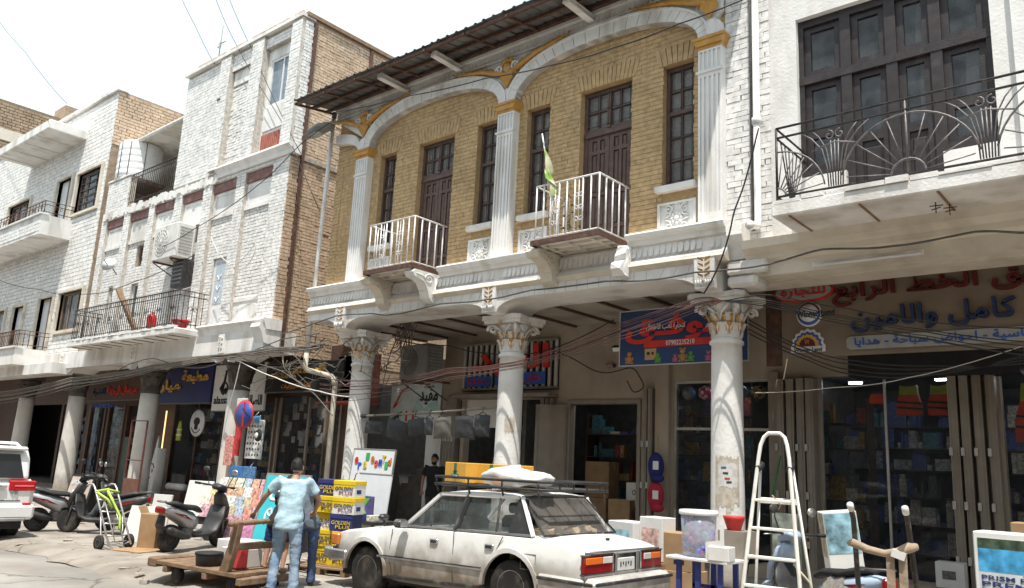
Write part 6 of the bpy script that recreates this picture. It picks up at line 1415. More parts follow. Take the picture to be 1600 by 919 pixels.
# cabin
SEAT = mat('seat_cloth', (.12, .105, .09), .9, var=.25)
for y in (YN + .38, YFc - .38): 
    MB().bbox(-6.75, -6.6, y - .24, y + .24, .55, 1.12, .05).build('seat_back', SEAT, CR); MB().bbox(-6.73, -6.62, y - .12, y + .12, 1.14, 1.27, .03).build('headrest', SEAT, CR); MB().bbox(-7.2, -6.72, y - .24, y + .24, .5, .68, .04).build('seat', SEAT, CR)
MB().bbox(-5.95, -5.8, YN + .16, YFc - .16, .55, 1.08, .05).build('rear_seat', SEAT, CR); MB().box(-5.8, -5.42, YN + .12, YFc - .12, .96, .99).build('parcel_shelf', SEAT, CR); MB().bbox(-7.55, -7.3, YN + .12, YFc - .12, .7, .96, .05).build('dashboard', BPLAS, CR)
jk = MB()
for k in range(16): jk.box(-.12, .12, -.09, .09, 0, .06, T(random.uniform(-5.75, -5.5), random.uniform(YN + .3, YFc - .3), .99, random.uniform(0, 3), random.uniform(-.3, .3), random.uniform(-.3, .3)), j=.02)
jk.build('parcel_shelf_junk', mat('dusty_paper', (.36, .29, .21), .9, var=.3), CR, kind='stuff')
MB().tube([(-7.22 - .03 * math.sin(a), YN + .38 + .17 * math.cos(a), .98 + .15 * math.sin(a)) for a in [2 * PI * i / 20 for i in range(21)]], .014, 5, cap=False).build('steering_wheel', BPLAS, CR)
# side details: seams, mouldings, handles
def side(nm, pts, r, m, y=YN - .012): MB().tube([(p[0], y, p[1]) for p in pts], r, 5, smooth=False).build(nm, m, CR)
SEAM = mat('seam_shadow_gap', (.06, .055, .05), .9)
for pts in ([(-7.66, .90), (-7.70, .6), (-7.62, .36)], [(-6.62, .95), (-6.62, .6), (-6.6, .38)], [(-5.88, .97), (-5.98, .80), (-6.14, .62)], [(-5.62, .82), (-5.42, .825), (-5.42, .67), (-5.62, .665), (-5.62, .82)]): side('panel_seam', pts, .005, SEAM, YN - .003)
side('side_moulding', [(-8.45, .545), (-7.9, .555), (-6.15, .595)][1:], .014, CHROME, YN - .012); side('side_moulding_insert', [(-7.87, .57), (-6.17, .61)], .008, CARD_M, YN - .018); side('sill_trim', [(-7.78, .33), (-6.14, .405)], .024, CARD_M, YN + .01)
for (x, z) in ((-6.93, .82), (-6.07, .845)):
    h_ = MB().bbox(x - .065, x + .065, YN - .02, YN + .02, z - .03, z + .03, .008).build('door_handle', CHROME, CR); MB().box(x - .045, x + .045, YN - .024, YN - .018, z - .018, z + .012).build('grip', CARD_M, h_, org=1)
mi = MB().bbox(-7.50, -7.36, YN - .17, YN - .02, .93, 1.03, .03).build('wing_mirror', CARD_M, CR); MB().box(-7.366, -7.355, YN - .155, YN - .035, .945, 1.015).build('mirror_glass', CHROME, mi, org=1)
MB().bbox(-8.0, -7.9, YN + .02, YN + .16, .97, 1.05, .03).build('fender_mirror', CARD_M, CR); MB().tube([(-7.93, YN + .1, .9), (-7.95, YN + .09, 1.0)], .016, 5).build('mirror_arm', CARD_M, CR)
# front bumper and lamps
fb = MB(); fb.bbox(-8.99, -8.80, YN - .01, YFc + .01, .42, .57, .03); fb.bbox(-8.88, -8.50, YN - .03, YN + .02, .43, .56, .02, T(0, 0, 0)); fb.build('front_bumper', CHROME, CR); MB().box(-9.0, -8.985, YN + .05, YFc - .05, .48, .53).build('bumper_strip', CARD_M, CR); MB().bbox(-8.86, -8.7, YN - .004, YN + .1, .6, .75, .02).build('corner_lamp', mat('amber_lens', (.55, .18, .03), .25, var=.1), CR); MB().box(-8.872, -8.86, YN + .15, YFc - .15, .58, .72).build('grille', CARD_M, CR)
# rear: lamps, plate, trim, bumper
XB = -4.815
def rear(nm, y0, y1, z0, z1, m, par=None, d=.012, x=XB): return MB().bbox(x - .03, x + d, y0, y1, z0, z1, .006).build(nm, m, par or CR, org=1 if par else None)
LR = mat('red_lens', (.22, .008, .008), .2, var=.15, dirt=(.25, .2, .17), damt=.2, dscale=6); LO = mat('orange_lens', (.7, .16, .02), .2, var=.1); LC = mat('clear_lens', (.6, .58, .55), .2, var=.1)
for (a, b, fl) in ((YN + .0, YN + .53, 0), (YFc - .43, YFc - .02, 1)):
    o = rear('tail_lamp', a, b, .70, .872, LR); L_ = b - a
    if not fl: rear('indicator_lens', a + .03, a + L_ * .62, .79, .855, LO, o, .02); rear('reverse_lens', a + L_ * .64, b - .02, .79, .855, LC, o, .02)
    else: rear('reverse_lens', a + .02, a + L_ * .42, .79, .855, LC, o, .02); rear('indicator_lens', a + L_ * .45, b - .03, .79, .855, LO, o, .02)
    rear('lamp_bezel', a - .02, b + .02, .685, .70, CARD_M, o, .018); rear('lamp_bezel', a - .02, b + .02, .872, .885, CARD_M, o, .018)
rear('plate_recess', YN + .56, YFc - .46, .69, .87, CARD_M, None, .004); pl_ = rear('number_plate', YM - .17, YM + .17, .70, .83, mat('plate_white', (.6, .6, .58), .5, var=.08), None, .02)
for k in range(5): MB().box(XB + .02, XB + .0225, YM - .12 + .05 * k, YM - .10 + .05 * k, .74 + .02 * (k % 2), .79).build('plate_mark', BLACK, pl_, org=1)
for y in (YN + .58, YFc - .56): rear('chrome_post', y, y + .06, .68, .88, CHROME, None, .016)
MB().tube([(XB - .02, YN + .06, .905), (XB + .012, YN + .2, .905), (XB + .012, YFc - .15, .90), (XB - .02, YFc - .04, .895)], .012, 5).build('boot_trim', CHROME, CR); MB().box(-5.08, -5.06, YM + .02, YM + .07, .955, 1.0).build('boot_badge', CARD_M, CR)
text('boot_script', 'Corolla', CHROME, None, 0, .24, 0, .06, 0, .006, .0) if 0 else None
rbm = MB(); rbm.bbox(-4.86, -4.66, YN + .02, YFc - .02, .42, .66, .05); rbm.bbox(-5.36, -4.80, YN - .045, YN + .02, .44, .655, .02); rbm.build('rear_bumper', CARW, CR)
MB().bbox(-4.67, -4.645, YN - .0, YFc - .03, .60, .635, .01).build('bumper_strip', CARD_M, CR); MB().bbox(-5.36, -4.66, YN - .062, YN - .04, .60, .635, .008).build('bumper_strip', CARD_M, CR)
# roof rack
RK = thing('roof_rack', 'black tubular roof rack on the white saloon', 'roof rack', (-6.5, 7.68, 1.42), world=True)
def rk(pts, r=.014, nm='tube'): MB().tube(pts, r, 6).build(nm, BPLAS, RK)
x0, x1, y0, y1 = -7.18, -5.42, YN + .12, YFc - .12
for z in (1.47, 1.555): rk([(x0 + .08, y0, z), (x1 - .1, y0, z + .012), (x1, y0 + .1, z + .012), (x1, y1 - .1, z + .012), (x1 - .1, y1, z + .012), (x0 + .08, y1, z), (x0, y1 - .08, z), (x0, y0 + .08, z), (x0 + .08, y0, z)], .016)
for k in range(7):
    x = x0 + .1 + (x1 - x0 - .2) * k / 6; rk([(x, y0, 1.475), (x, y1, 1.475)], .01, 'slat')
    if k in (0, 2, 4, 6):
        for y in (y0, y1): rk([(x, y, 1.47), (x, y, 1.565)], .011, 'upright'); rk([(x, y, 1.47), (x + .01, y + (.03 if y < 7.5 else -.03), 1.38)], .013, 'foot')
for k in range(1, 5): y = y0 + (y1 - y0) * k / 5; rk([(x0, y, 1.478), (x1, y, 1.488)], .01, 'slat'); rk([(x1, y, 1.48), (x1, y, 1.567)], .01, 'upright')
YCARD = mat('yellow_carton', (.62, .33, .045), .7, var=.08, scale=4); GRN = mat('green_print', (.02, .16, .09), .6, var=.1)
for i, (x, y, w_, d_) in enumerate(((-7.14, 7.65, .50, .42), (-6.62, 7.75, .54, .46))):
    t = carton(['left yellow carton with green emblem on the roof rack', 'right yellow carton with green emblem on the roof rack'][i], x, y, 1.49, w_, d_, .24, -.25 + .1 * i, YCARD, 'yellow cartons on the roof rack', tape=False); MB().box(-.03, .03, -d_ / 2 - .003, -d_ / 2, .1, .235).build('green_band', GRN, t); MB().prism([(-.1, .05), (.1, .05), (.08, .1), (.03, .1), (.05, .14), (-.05, .14), (-.03, .1), (-.08, .1)], -d_ / 2 - .003, -d_ / 2).build('emblem', GRN, t); MB().box(-.06, .06, -d_ / 2 - .005, -d_ / 2 - .003, .07, .085).build('emblem_band', WLET, t)
t = thing('white_sack', 'bulging white plastic sack lying on the roof rack', 'sack', (-6.05, 7.35, 1.49)); mb = MB(); n, m_ = 26, 12; vs = []
for i in range(m_ + 1):
    th = PI * i / m_
    for k in range(n):
        a = 2 * PI * k / n; r = 1 + .10 * math.sin(3 * a + 2 * th) + .06 * math.sin(7 * a + i) + random.uniform(-.04, .04); cx = math.copysign(abs(math.cos(a)) ** .75, math.cos(a)); sy = math.copysign(abs(math.sin(a)) ** .75, math.sin(a)); vs.append((.44 * r * math.sin(th) ** .6 * cx, .27 * r * math.sin(th) ** .6 * sy, .10 + .105 * math.cos(th) * r * (1 - .25 * cx)))
mb.add(vs, [(i * n + k, (i + 1) * n + k, (i + 1) * n + (k + 1) % n, i * n + (k + 1) % n) for i in range(m_) for k in range(n)], smooth=True).build('cloth', mat('sack_plastic', (.68, .66, .64), .45, var=.08, scale=6, dirt=(.5, .3, .2), damt=.25, dscale=4, bump=.5, bscale=14), t)
MB().prism([(-.2, .02), (-.05, .02), (-.08, .1), (-.2, .09)], -.275, -.262).build('print', mat('sack_print', (.5, .26, .15), .6, var=.3), t)

# ------------------------------------------------------------------ white off-roader at the left edge
SW = mat('clean_white_paint', (.78, .78, .77), .3, var=.02, coat=.4); SG = mat('tinted_glass', (.015, .017, .02), .06, var=.1)
SV = thing('white_off_roader', 'white off-road car seen from behind at the left edge', 'car', (-15.6, 4.75, .02))
M0 = T(0, 0, 0)
def sv(nm, mb, m, par=None): return mb.build(nm, m, par or SV)
hw = .93
# local: x forward = -X world, rear face at x=0 .. built with rear at +X
b = MB(); prof = [(0, .42), (.02, .62), (.0, .95), (-.05, 1.05), (-4.2, 1.05), (-4.3, .8), (-4.3, .45)]
for (x0, x1, y, z0, z1) in ((-4.3, .02, hw, .42, 1.05),): b.bbox(x0, x1, -y, y, z0, z1, .09)
sv('body', b, SW)
g = MB(); vs = []
sec = [(-3.1, 1.04, .86, 1.06), (-2.6, 1.55, .74, 1.5), (-.35, 1.60, .74, 1.55), (-.1, 1.48, .76, 1.4), (.0, 1.05, .88, 1.06)]
for (x, z, w_, zz) in sec: vs += [(x, -w_, z - .04), (x, -w_ + .1, z), (x, w_ - .1, z), (x, w_, z - .04)]
cab = MB(); cab.prism([(-3.1, 1.04), (0.0, 1.04), (-.08, 1.40), (-.22, 1.55), (-.5, 1.6), (-2.4, 1.6), (-2.7, 1.52)], -.8, .8, 'y')
co_ = sv('cabin', cab, SW); bv = co_.modifiers.new('b', 'BEVEL'); bv.width = .06; bv.segments = 3
sv('rear_window', MB().add([(.012, -.70, 1.07), (.012, .70, 1.07), (-.10, .62, 1.47), (-.10, -.62, 1.47)], [(0, 1, 2, 3)]).add([(-.01, -.70, 1.07), (-.01, .70, 1.07), (-.12, .62, 1.47), (-.12, -.62, 1.47)], [(3, 2, 1, 0)]), SG)
for s in (-1, 1): sv('side_window', MB().add([(-2.6, s * .808, 1.08), (-.25, s * .808, 1.08), (-.35, s * .806, 1.46), (-2.4, s * .806, 1.46)], [(0, 1, 2, 3)]), SG)
RL = mat('suv_red_lens', (.5, .012, .02), .15, var=.1)
for s in (-1, 1):
    sv('tail_lamp', MB().bbox(-.06, .045, s * .7 - .21 if s > 0 else s * .7 - .21, s * .7 + .21, .86, 1.03, .02), RL); sv('lamp_glow', MB().box(.04, .05, s * .72 - .15, s * .72 + .15, .93, .955), mat('lens_pale', (.75, .2, .2), .2)); sv('reflector', MB().bbox(0, .06, s * .8 - .07, s * .8 + .07, .58, .66, .01), RL)
    sv('roof_bar', MB().tube([(-2.2, s * .7, 1.6), (-2.1, s * .7, 1.65), (-.6, s * .7, 1.65), (-.4, s * .7, 1.59)], .025, 6), SW)
sv('chrome_bar', MB().bbox(.02, .06, -.45, .45, .90, .95, .015), CHROME); sv('number_plate', MB().box(.03, .05, -.2, .2, .74, .86), MATS['plate_white']); sv('tailgate_line', MB().box(.022, .026, -.7, .7, .685, .70), SEAM); sv('rear_bumper', MB().bbox(-.1, .09, -hw - .01, hw + .01, .38, .64, .05), SW); sv('bumper_trim', MB().bbox(.05, .1, -.8, .8, .36, .42, .02), CHROME); sv('under_tray', MB().box(-4.1, -.05, -.8, .8, .22, .42), BLACK); sv('spoiler', MB().bbox(-.32, -.02, -.72, .72, 1.53, 1.6, .03), SW)
text('badge', 'V8', CHROME, SV, 0, .12, 0, .06, 0, .01, 0, M=T(.03, .52, .80, PI / 2), world=False); text('badge', 'CRUISER', CHROME, SV, 0, .5, 0, .05, 0, .01, 0, M=T(.062, -.1, .905, PI / 2), world=False)
for x in (-.75, -3.3):
    for s in (-1, 1): wheel(SV, (x, s * (hw - .12), .36), .36, .26, MATS['dirty_alloy'], 8 if s < 0 else 0, .6)

# ------------------------------------------------------------------ scooters
def scooter(label, loc, rz, bodym, panelm, lean=0.0, cover=False):
    t = thing('motor_scooter', label, 'scooter', loc, rz, group='parked scooters')
    t.rotation_euler = (lean, 0, rz)
    rimm = mat('scooter_rim', (.12, .12, .12), .5, metal=.4)
    wheel(t, (.60, 0, .215), .215, .10, rimm, 6, .58); wheel(t, (-.60, 0, .215), .215, .11, rimm, 6, .58)
    m = MB(); etube(m, [(.62, 0, .50), (.55, 0, .66), (.46, 0, .86), (.42, 0, .92)], [.11, .17, .13, .07], [.05, .07, .06, .04], 14); m.build('front_shield', bodym, t)
    m = MB(); etube(m, [(.47, 0, .70), (.43, 0, .5), (.34, 0, .30), (.2, 0, .245), (-.1, 0, .245), (-.2, 0, .28)], [.16, .19, .18, .15, .15, .13], [.025, .04, .05, .05, .05, .05], 12); m.build('leg_shield', BPLAS, t)
    m = MB(); etube(m, [(-.12, 0, .40), (-.25, 0, .48), (-.5, 0, .57), (-.78, 0, .66), (-.90, 0, .70)], [.10, .145, .155, .12, .05], [.14, .15, .12, .08, .03], 14); m.build('tail_body', panelm, t)
    m = MB(); etube(m, [(-.02, 0, .62), (-.15, 0, .68), (-.42, 0, .70), (-.60, 0, .755), (-.76, 0, .765)], [.08, .13, .14, .125, .06], [.03, .045, .05, .045, .02], 12); m.build('seat', mat('seat_vinyl', (.02, .02, .022), .6, var=.2, dirt=(.15, .13, .11), damt=.25), t)
    m = MB(); etube(m, [(.83, 0, .36), (.70, 0, .45), (.55, 0, .445), (.42, 0, .36)], [.05, .07, .075, .06], [.02, .03, .03, .02], 10); m.build('front_mudguard', bodym, t)
    m = MB(); etube(m, [(-.80, 0, .30), (-.88, 0, .42), (-.86, 0, .58)], [.07, .08, .07], [.01, .012, .012], 8); m.build('rear_mudguard', BPLAS, t)
    for s in (-1, 1): MB().tube([(.60, s * .07, .215), (.55, s * .07, .5), (.50, s * .05, .7)], .02, 6).build('fork', GIRON, t)
    m = MB(); etube(m, [(.50, 0, .93), (.44, 0, 1.0), (.34, 0, 1.03), (.28, 0, 1.0)], [.09, .14, .12, .06], [.03, .06, .05, .03], 12); m.build('handlebar_cowl', BPLAS if bodym is not MATS.get('pale_blue_paint') else bodym, t)
    hb = MB().tube([(.30, -.34, 1.04), (.38, -.16, 1.03), (.40, 0, 1.01), (.38, .16, 1.03), (.30, .34, 1.04)], .016, 6).build('handlebar', BPLAS, t)
    for s in (-1, 1):
        MB().tube([(.30, s * .33, 1.04), (.26, s * .42, 1.045)], .022, 6).build('grip', BLACK, hb); MB().tube([(.36, s * .2, 1.04), (.37, s * .27, 1.2), (.36, s * .28, 1.24)], .008, 5).build('mirror_stem', BPLAS, hb)
        MB().sphere((.36, s * .30, 1.29), .07, 10, 6, (.25, 1, .75)).build('mirror', CHROME if s < 0 else BPLAS, hb); MB().tube([(.40, s * .2, 1.02), (.42, s * .38, 1.0)], .007, 4).build('lever', CHROME, hb)
    MB().sphere((.60, 0, .72), .08, 10, 6, (.5, 1, .8)).build('headlamp', LC, t); MB().bbox(-.95, -.88, -.09, .09, .62, .72, .02).build('tail_lamp', LR, t)
    m = MB(); etube(m, [(-.35, -.16, .24), (-.55, -.17, .29), (-.80, -.17, .37), (-.86, -.17, .385)], [.03, .055, .055, .03], [.03, .06, .06, .035], 10); m.build('muffler', BPLAS, t)
    m = MB(); m.bbox(-.68, -.3, .04, .15, .16, .32, .04); m.bbox(-.4, -.15, -.1, .1, .18, .4, .04); m.build('engine', GIRON, t)
    MB().tube([(-.35, .1, .22), (-.42, .26, .01)], .014, 5).build('side_stand', GIRON, t); MB().tube([(-.70, -.1, .78), (-.92, -.08, .8), (-.95, 0, .8), (-.92, .08, .8), (-.70, .1, .78)], .013, 5).build('grab_rail', GIRON, t)
    m = MB()
    for s in (-1, 1): m.add([(-.3, s * .162, .50), (-.55, s * .166, .56), (-.75, s * .135, .64), (-.5, s * .163, .60)], [(0, 1, 2, 3)])
    m.build('side_decal', LR if bodym is not BPLAS else WLET, t)
    return t
SIL = mat('silver_paint', (.42, .42, .43), .35, metal=.5, var=.1, dirt=(.25, .22, .19), damt=.35, dscale=4); PBLUE = mat('pale_blue_paint', (.35, .44, .58), .4, var=.08, dirt=(.2, .2, .2), damt=.3, dscale=4); DGR = mat('dark_grey_paint', (.055, .055, .058), .4, var=.1, dirt=(.18, .16, .14), damt=.35, dscale=4)
scooter('black and silver scooter parked alone before the poster stall', (-13.05, 7.32, .09), 1.93, DGR, SIL, .07)
scooter('silver scooter behind the white off-roader', (-16.55, 6.75, .09), 1.35, SIL, SIL, .08)
scooter('dark scooter beside the green strapped hand truck', (-15.85, 6.95, .09), -2.5, DGR, DGR, .08)
scooter('pale blue scooter half hidden behind the ladder', (-3.35, 9.2, .09), 2.75, PBLUE, PBLUE, .06)
t = thing('fringed_rug', 'grey fringed rug thrown over the pale blue scooter seat', 'rug', (-2.80, 8.98, .56), -.35); mb = MB(); vs = []; n = 12
for i in range(n + 1):
    for k in range(n + 1):
        u_, v_ = i / n - .5, k / n - .5; vs.append((u_ * .62, v_ * .72, .17 - 1.3 * abs(v_) ** 1.7 + .025 * math.sin(u_ * 19) + .02 * math.sin(v_ * 25 + u_ * 9) - .12 * u_))
mb.add(vs, [(i * (n + 1) + k, (i + 1) * (n + 1) + k, (i + 1) * (n + 1) + k + 1, i * (n + 1) + k + 1) for i in range(n) for k in range(n)], smooth=True).build('cloth', mat('rug_grey', (.16, .145, .13), .95, var=.3, scale=40), t)
fr_ = MB()
for i in range(26): x = -.35 + .7 * i / 25; fr_.tube([(x, -.475, -.17), (x + random.uniform(-.02, .02), -.49, -.25)], .006, 4)
fr_.build('fringe', MATS['rug_grey'], t, kind='stuff')
# ================================================================== street goods
ORD = ('first', 'second', 'third', 'fourth', 'fifth', 'sixth', 'seventh', 'eighth', 'ninth')
BOX_GP = mat('yellow_print', (.72, .52, .02), .6, var=.06); NVY = mat('navy_print', (.03, .04, .16), .6, var=.1); WPR = mat('white_print', (.70, .70, .68), .65, var=.05)
def gp_box(label, x, y, z, rz, kind, h_=.235, w_=.36, d_=.30):
    t = thing('paper_box', label, 'box', (x, y, z), rz, group='printed boxes stacked on the pallet'); top = {'y': BOX_GP, 'n': NVY, 'w': BOX_GP}[kind]
    body = {'y': BOX_GP, 'n': NVY, 'w': WPR}[kind]
    MB().bbox(-w_ / 2, w_ / 2, -d_ / 2, d_ / 2, 0, h_ * .78, .004).build('body', body, t); MB().bbox(-w_ / 2 - .006, w_ / 2 + .006, -d_ / 2 - .006, d_ / 2 + .006, h_ * .74, h_, .004).build('lid', top, t)
    if kind == 'w': MB().add([(-w_ / 2, -d_ / 2 - .002, .09), (w_ / 2, -d_ / 2 - .002, .14), (w_ / 2, -d_ / 2 - .002, h_ * .74), (-w_ / 2, -d_ / 2 - .002, h_ * .74)], [(0, 1, 2, 3)]).build('colour_field', BOX_GP, t)
    c2 = NVY if kind != 'n' else BOX_GP
    text('lettering', 'GOLDEN', c2, t, -w_ * .42, w_ * .42, h_ * .40, h_ * .62, -d_ / 2 - .004, .002, .01, world=False); text('lettering', 'PLUS', c2 if kind != 'w' else mat('mauve_print', (.25, .1, .16), .6), t, -w_ * .22, w_ * .42, h_ * .16, h_ * .36, -d_ / 2 - .004, .002, .004, world=False)
    if kind != 'n': MB().box(w_ / 2, w_ / 2 + .002, -d_ * .3, d_ * .1, .05, .11).build('print_block', NVY, t)
    return t
PX, PY, pz = -9.75, 7.62, .09
t = thing('pallet', 'low wooden pallet under the yellow printed boxes', 'pallet', (PX, PY, pz), .35)
for k in range(5): MB().box(-.5, .5, -.36 + .155 * k, -.26 + .155 * k, .09, .11).build('deck_board', TWOOD, t)
for x in (-.46, 0, .4): MB().box(x, x + .07, -.36, .36, 0, .09).build('bearer', TWOOD, t)
stack = [(-.18, .14, 'y'), (.19, .02, 'y'), (-.14, .12, 'y'), (.22, .04, 'y'), (-.2, .16, 'w'), (.17, .03, 'n'), (-.16, .12, 'y'), (.2, .02, 'w'), (-.2, .17, 'n'), (.18, .04, 'w')]
gl = ['plain yellow box at the bottom left of the pallet stack', 'plain yellow box at the bottom right of the pallet stack', 'yellow box second from below, left in the stack', 'yellow box second from below, right in the stack', 'white and yellow box third from below, left in the stack', 'navy box in the middle right of the pallet stack', 'yellow lettered box fourth from below on the left', 'white and yellow box fourth from below on the right', 'navy box at the top left of the pallet stack', 'white and yellow box at the top right of the stack']
for i, (dx, dy, k) in enumerate(stack):
    r = .35 + random.uniform(-.06, .06); gp_box(gl[i], PX + dx * math.cos(.35) * 1.05, PY + dy + dx * .35, pz + .112 + .238 * (i // 2), r, k)
# turquoise A-board
def aboard(label, x, y, rz, w_, h_, face, frame, txt=None, name='a_board', tilt=.22):
    t = thing(name, label, 'board', (x, y, .09), rz)
    for s in (-1, 1):
        M_ = T(0, s * h_ * math.sin(tilt), 0, 0, s * tilt); f = MB()
        f.box(-w_ / 2, w_ / 2, -.015, .015, 0, h_, M_); o = f.build('leg_panel', frame, t)
        MB().box(-w_ / 2 + .04, w_ / 2 - .04, -.02 if s < 0 else .015, -.015 if s < 0 else .02, .12, h_ - .04, M_).build('face', face, t)
    return t, T(0, -h_ * math.sin(tilt), 0, 0, -tilt)
TQ = mat('turquoise_print', (.05, .45, .52), .6, var=.12, scale=3)
t, M_ = aboard('turquoise board with white handwriting behind the man in blue', -12.15, 8.45, .3, .95, 1.32, TQ, ALU)
text('handwriting', 'اهلا', WLET, t, -.3, .35, .85, 1.2, -.022, .006, .01, M=M_, arab=True, world=False); text('handwriting', 'خصم', WLET, t, -.3, .35, .45, .8, -.022, .006, .01, M=M_, arab=True, world=False)
t, M_ = aboard('easel board with a machine picture beside the silver scooter', -18.6, 7.7, .2, .8, .98, mat('poster_pink', (.5, .42, .38), .7, var=.12), BPLAS)
MB().prism([(-.25, .3), (.15, .3), (.2, .5), (0, .62), (-.2, .55)], -.024, -.02, M=M_).build('picture', mat('machine_violet', (.15, .13, .25), .6), t); text('lettering', 'SHOE CARE', WLET, t, -.3, .3, .76, .86, -.022, .004, .006, M=M_, world=False)
# white panels, carton, hand truck
o = MB().bbox(-.28, .28, -.02, .02, 0, .62, .005, T(0, 0, 0, 0, -.25)).build('leaning_board', WCARD); o.location = (-14.3, 6.95, .09); o.rotation_euler = (0, 0, .5); tag(o, 'blank white panel leaning behind the hand truck', 'panel')
o = MB().bbox(-.2, .2, -.02, .02, 0, .8, .005, T(0, 0, 0, 0, -.12)).build('leaning_board', WCARD); o.location = (-14.55, 7.4, .09); o.rotation_euler = (0, 0, .4); tag(o, 'taller white panel leaning left of the brown carton', 'panel')
carton('tall open brown carton standing right of the hand truck', -13.35, 6.72, .09, .3, .26, .56, .6, CARD, open_=True)
o = MB().bbox(-.32, .32, -.28, .28, 0, .02, .004).build('flat_cardboard', CARD); o.location = (-13.15, 6.45, .095); o.rotation_euler = (0, 0, .3); tag(o, 'flattened cardboard lying before the hand truck plate', 'cardboard')
t = thing('hand_truck', 'silver tubular hand truck with lime green strap', 'hand truck', (-13.42, 6.25, .09), .15)
ST_ = mat('galvanised_tube', (.52, .52, .52), .35, metal=.6, var=.1); lean = -.62
M_ = T(0, 0, .12, 0, 0, lean)
for s in (-1, 1):
    y = s * .19
    MB().tube([(0, y, -.05), (0, y, 1.0), (-.02, y, 1.08), (-.1, y, 1.14), (-.17, y, 1.15)], .016, 7, M=M_).build('side_tube', ST_, t); MB().tube([(0, y * .4, 0), (0, y * .4, .82)], .01, 5, M=M_).build('inner_tube', ST_, t); MB().tube([(0, y, .0), (-.2, y, .05), (0, y, .55)], .012, 5, M=M_).build('wheel_brace', ST_, t)
    wheel(t, (-.14, s * .26, .11), .115, .06, ST_, 0, .5); MB().tube([(-.17, y, 1.15), (-.26, y, 1.15)], .02, 6, M=M_).build('grip', BPLAS, t)
for z in (.12, .34, .56, .78, .95): MB().tube([(0, -.19, z), (-.025, 0, z), (0, .19, z)], .012, 6, M=M_).build('crossbar', ST_, t)
MB().tube([(-.14, -.28, .11), (-.14, .28, .11)], .012, 6).build('axle', ST_, t); MB().box(0, .34, -.2, .2, -.09, -.075).build('toe_plate', ST_, t)
LIM = mat('lime_strap', (.42, .58, .09), .7, var=.15); st = MB()
for pts in ([(.02, -.2, .92), (.03, 0, .95), (.02, .2, .9)], [(.03, .0, .93), (.05, .03, .7), (.03, .1, .45), (.05, .02, .2)], [(.02, -.19, .9), (.05, -.06, .75), (.03, 0, .6)]): MB().tube(pts, .022, 5, M=M_).build('strap', LIM, t)
# magazine stall
ST = thing('magazine_stall', 'low stepped stand loaded with colour magazines at the kerb', 'stall', (-13.9, 8.6, .09), .35)
for k in range(4): MB().box(-.75, .75, -.35 + .22 * k, -.13 + .22 * k, 0, .42 + .16 * k).build('step', WCARD if k else BPLAS, ST)
MAGC = [(.58, .48, .25), (.62, .6, .58), (.52, .32, .22), (.35, .42, .5), (.5, .3, .35), (.64, .63, .6), (.65, .62, .5), (.5, .42, .28), (.55, .25, .2)]
MG = [mat('magazine_%d' % i, c, .45, var=.55, scale=22) for i, c in enumerate(MAGC)]
for r in range(4):
    for k in range(8):
        mm = random.choice(MG); o = MB().box(-.085, .085, -.006, .006, 0, .24).build('magazine', mm); Mx = T(-13.9, 8.6, .09, .35) @ T(-.66 + .19 * k, -.37 + .22 * r, .42 + .16 * r - .1 + .1, random.uniform(-.06, .06), -.35)
        o.matrix_world = Mx; rn = ('lowest', 'second lowest', 'second highest', 'highest')[r]; tag(o, '%s magazine from the left in the %s row of the stepped stand' % (ORD[k], rn), 'magazine', 'magazines on the stepped stand')
sp = thing('paper_stack', 'stack of white papers at the lower left of the magazine stand', 'paper stack', (-14.35, 8.15, .09), .35)
for k in range(14): MB().box(-.17, .17, -.12, .12, .02 * k, .02 * k + .018, T(random.uniform(-.01, .01), random.uniform(-.01, .01), 0, random.uniform(-.1, .1))).build('ream', WCARD, sp)
for i, (lab, x, y, z, m, w_, h_) in enumerate((('pink toy blister card below the magazines', -13.1, 8.0, .12, MG[4], .34, .5), ('second pink toy card right of the first', -12.75, 8.12, .12, mat('toy_card_pink', (.55, .22, .4), .5, var=.4, scale=18), .3, .46), ('blue backed toy card beside the turquoise board', -12.5, 8.35, .12, mat('toy_card_blue', (.05, .12, .45), .5, var=.3), .3, .55))):
    t = thing('toy_card', lab, 'toy', (x, y, z), .35, group='toy cards at the stand'); MB().box(-w_ / 2, w_ / 2, -.01, .01, 0, h_, T(0, 0, 0, 0, -.2)).build('card', m, t); MB().sphere((0, -.06, h_ * .45), .08, 10, 6, (1, .5, 1.6), T(0, 0, 0, 0, -.2)).build('blister', FILM, t)
o = MB().bbox(-.27, .27, -.02, .02, 0, 1.05, .008, T(0, 0, 0, 0, -.22)).build('white_board', WCARD); o.location = (-15.0, 8.3, .09); o.rotation_euler = (0, 0, .5); tag(o, 'plain white board leaning behind the black scooter handlebar', 'board')
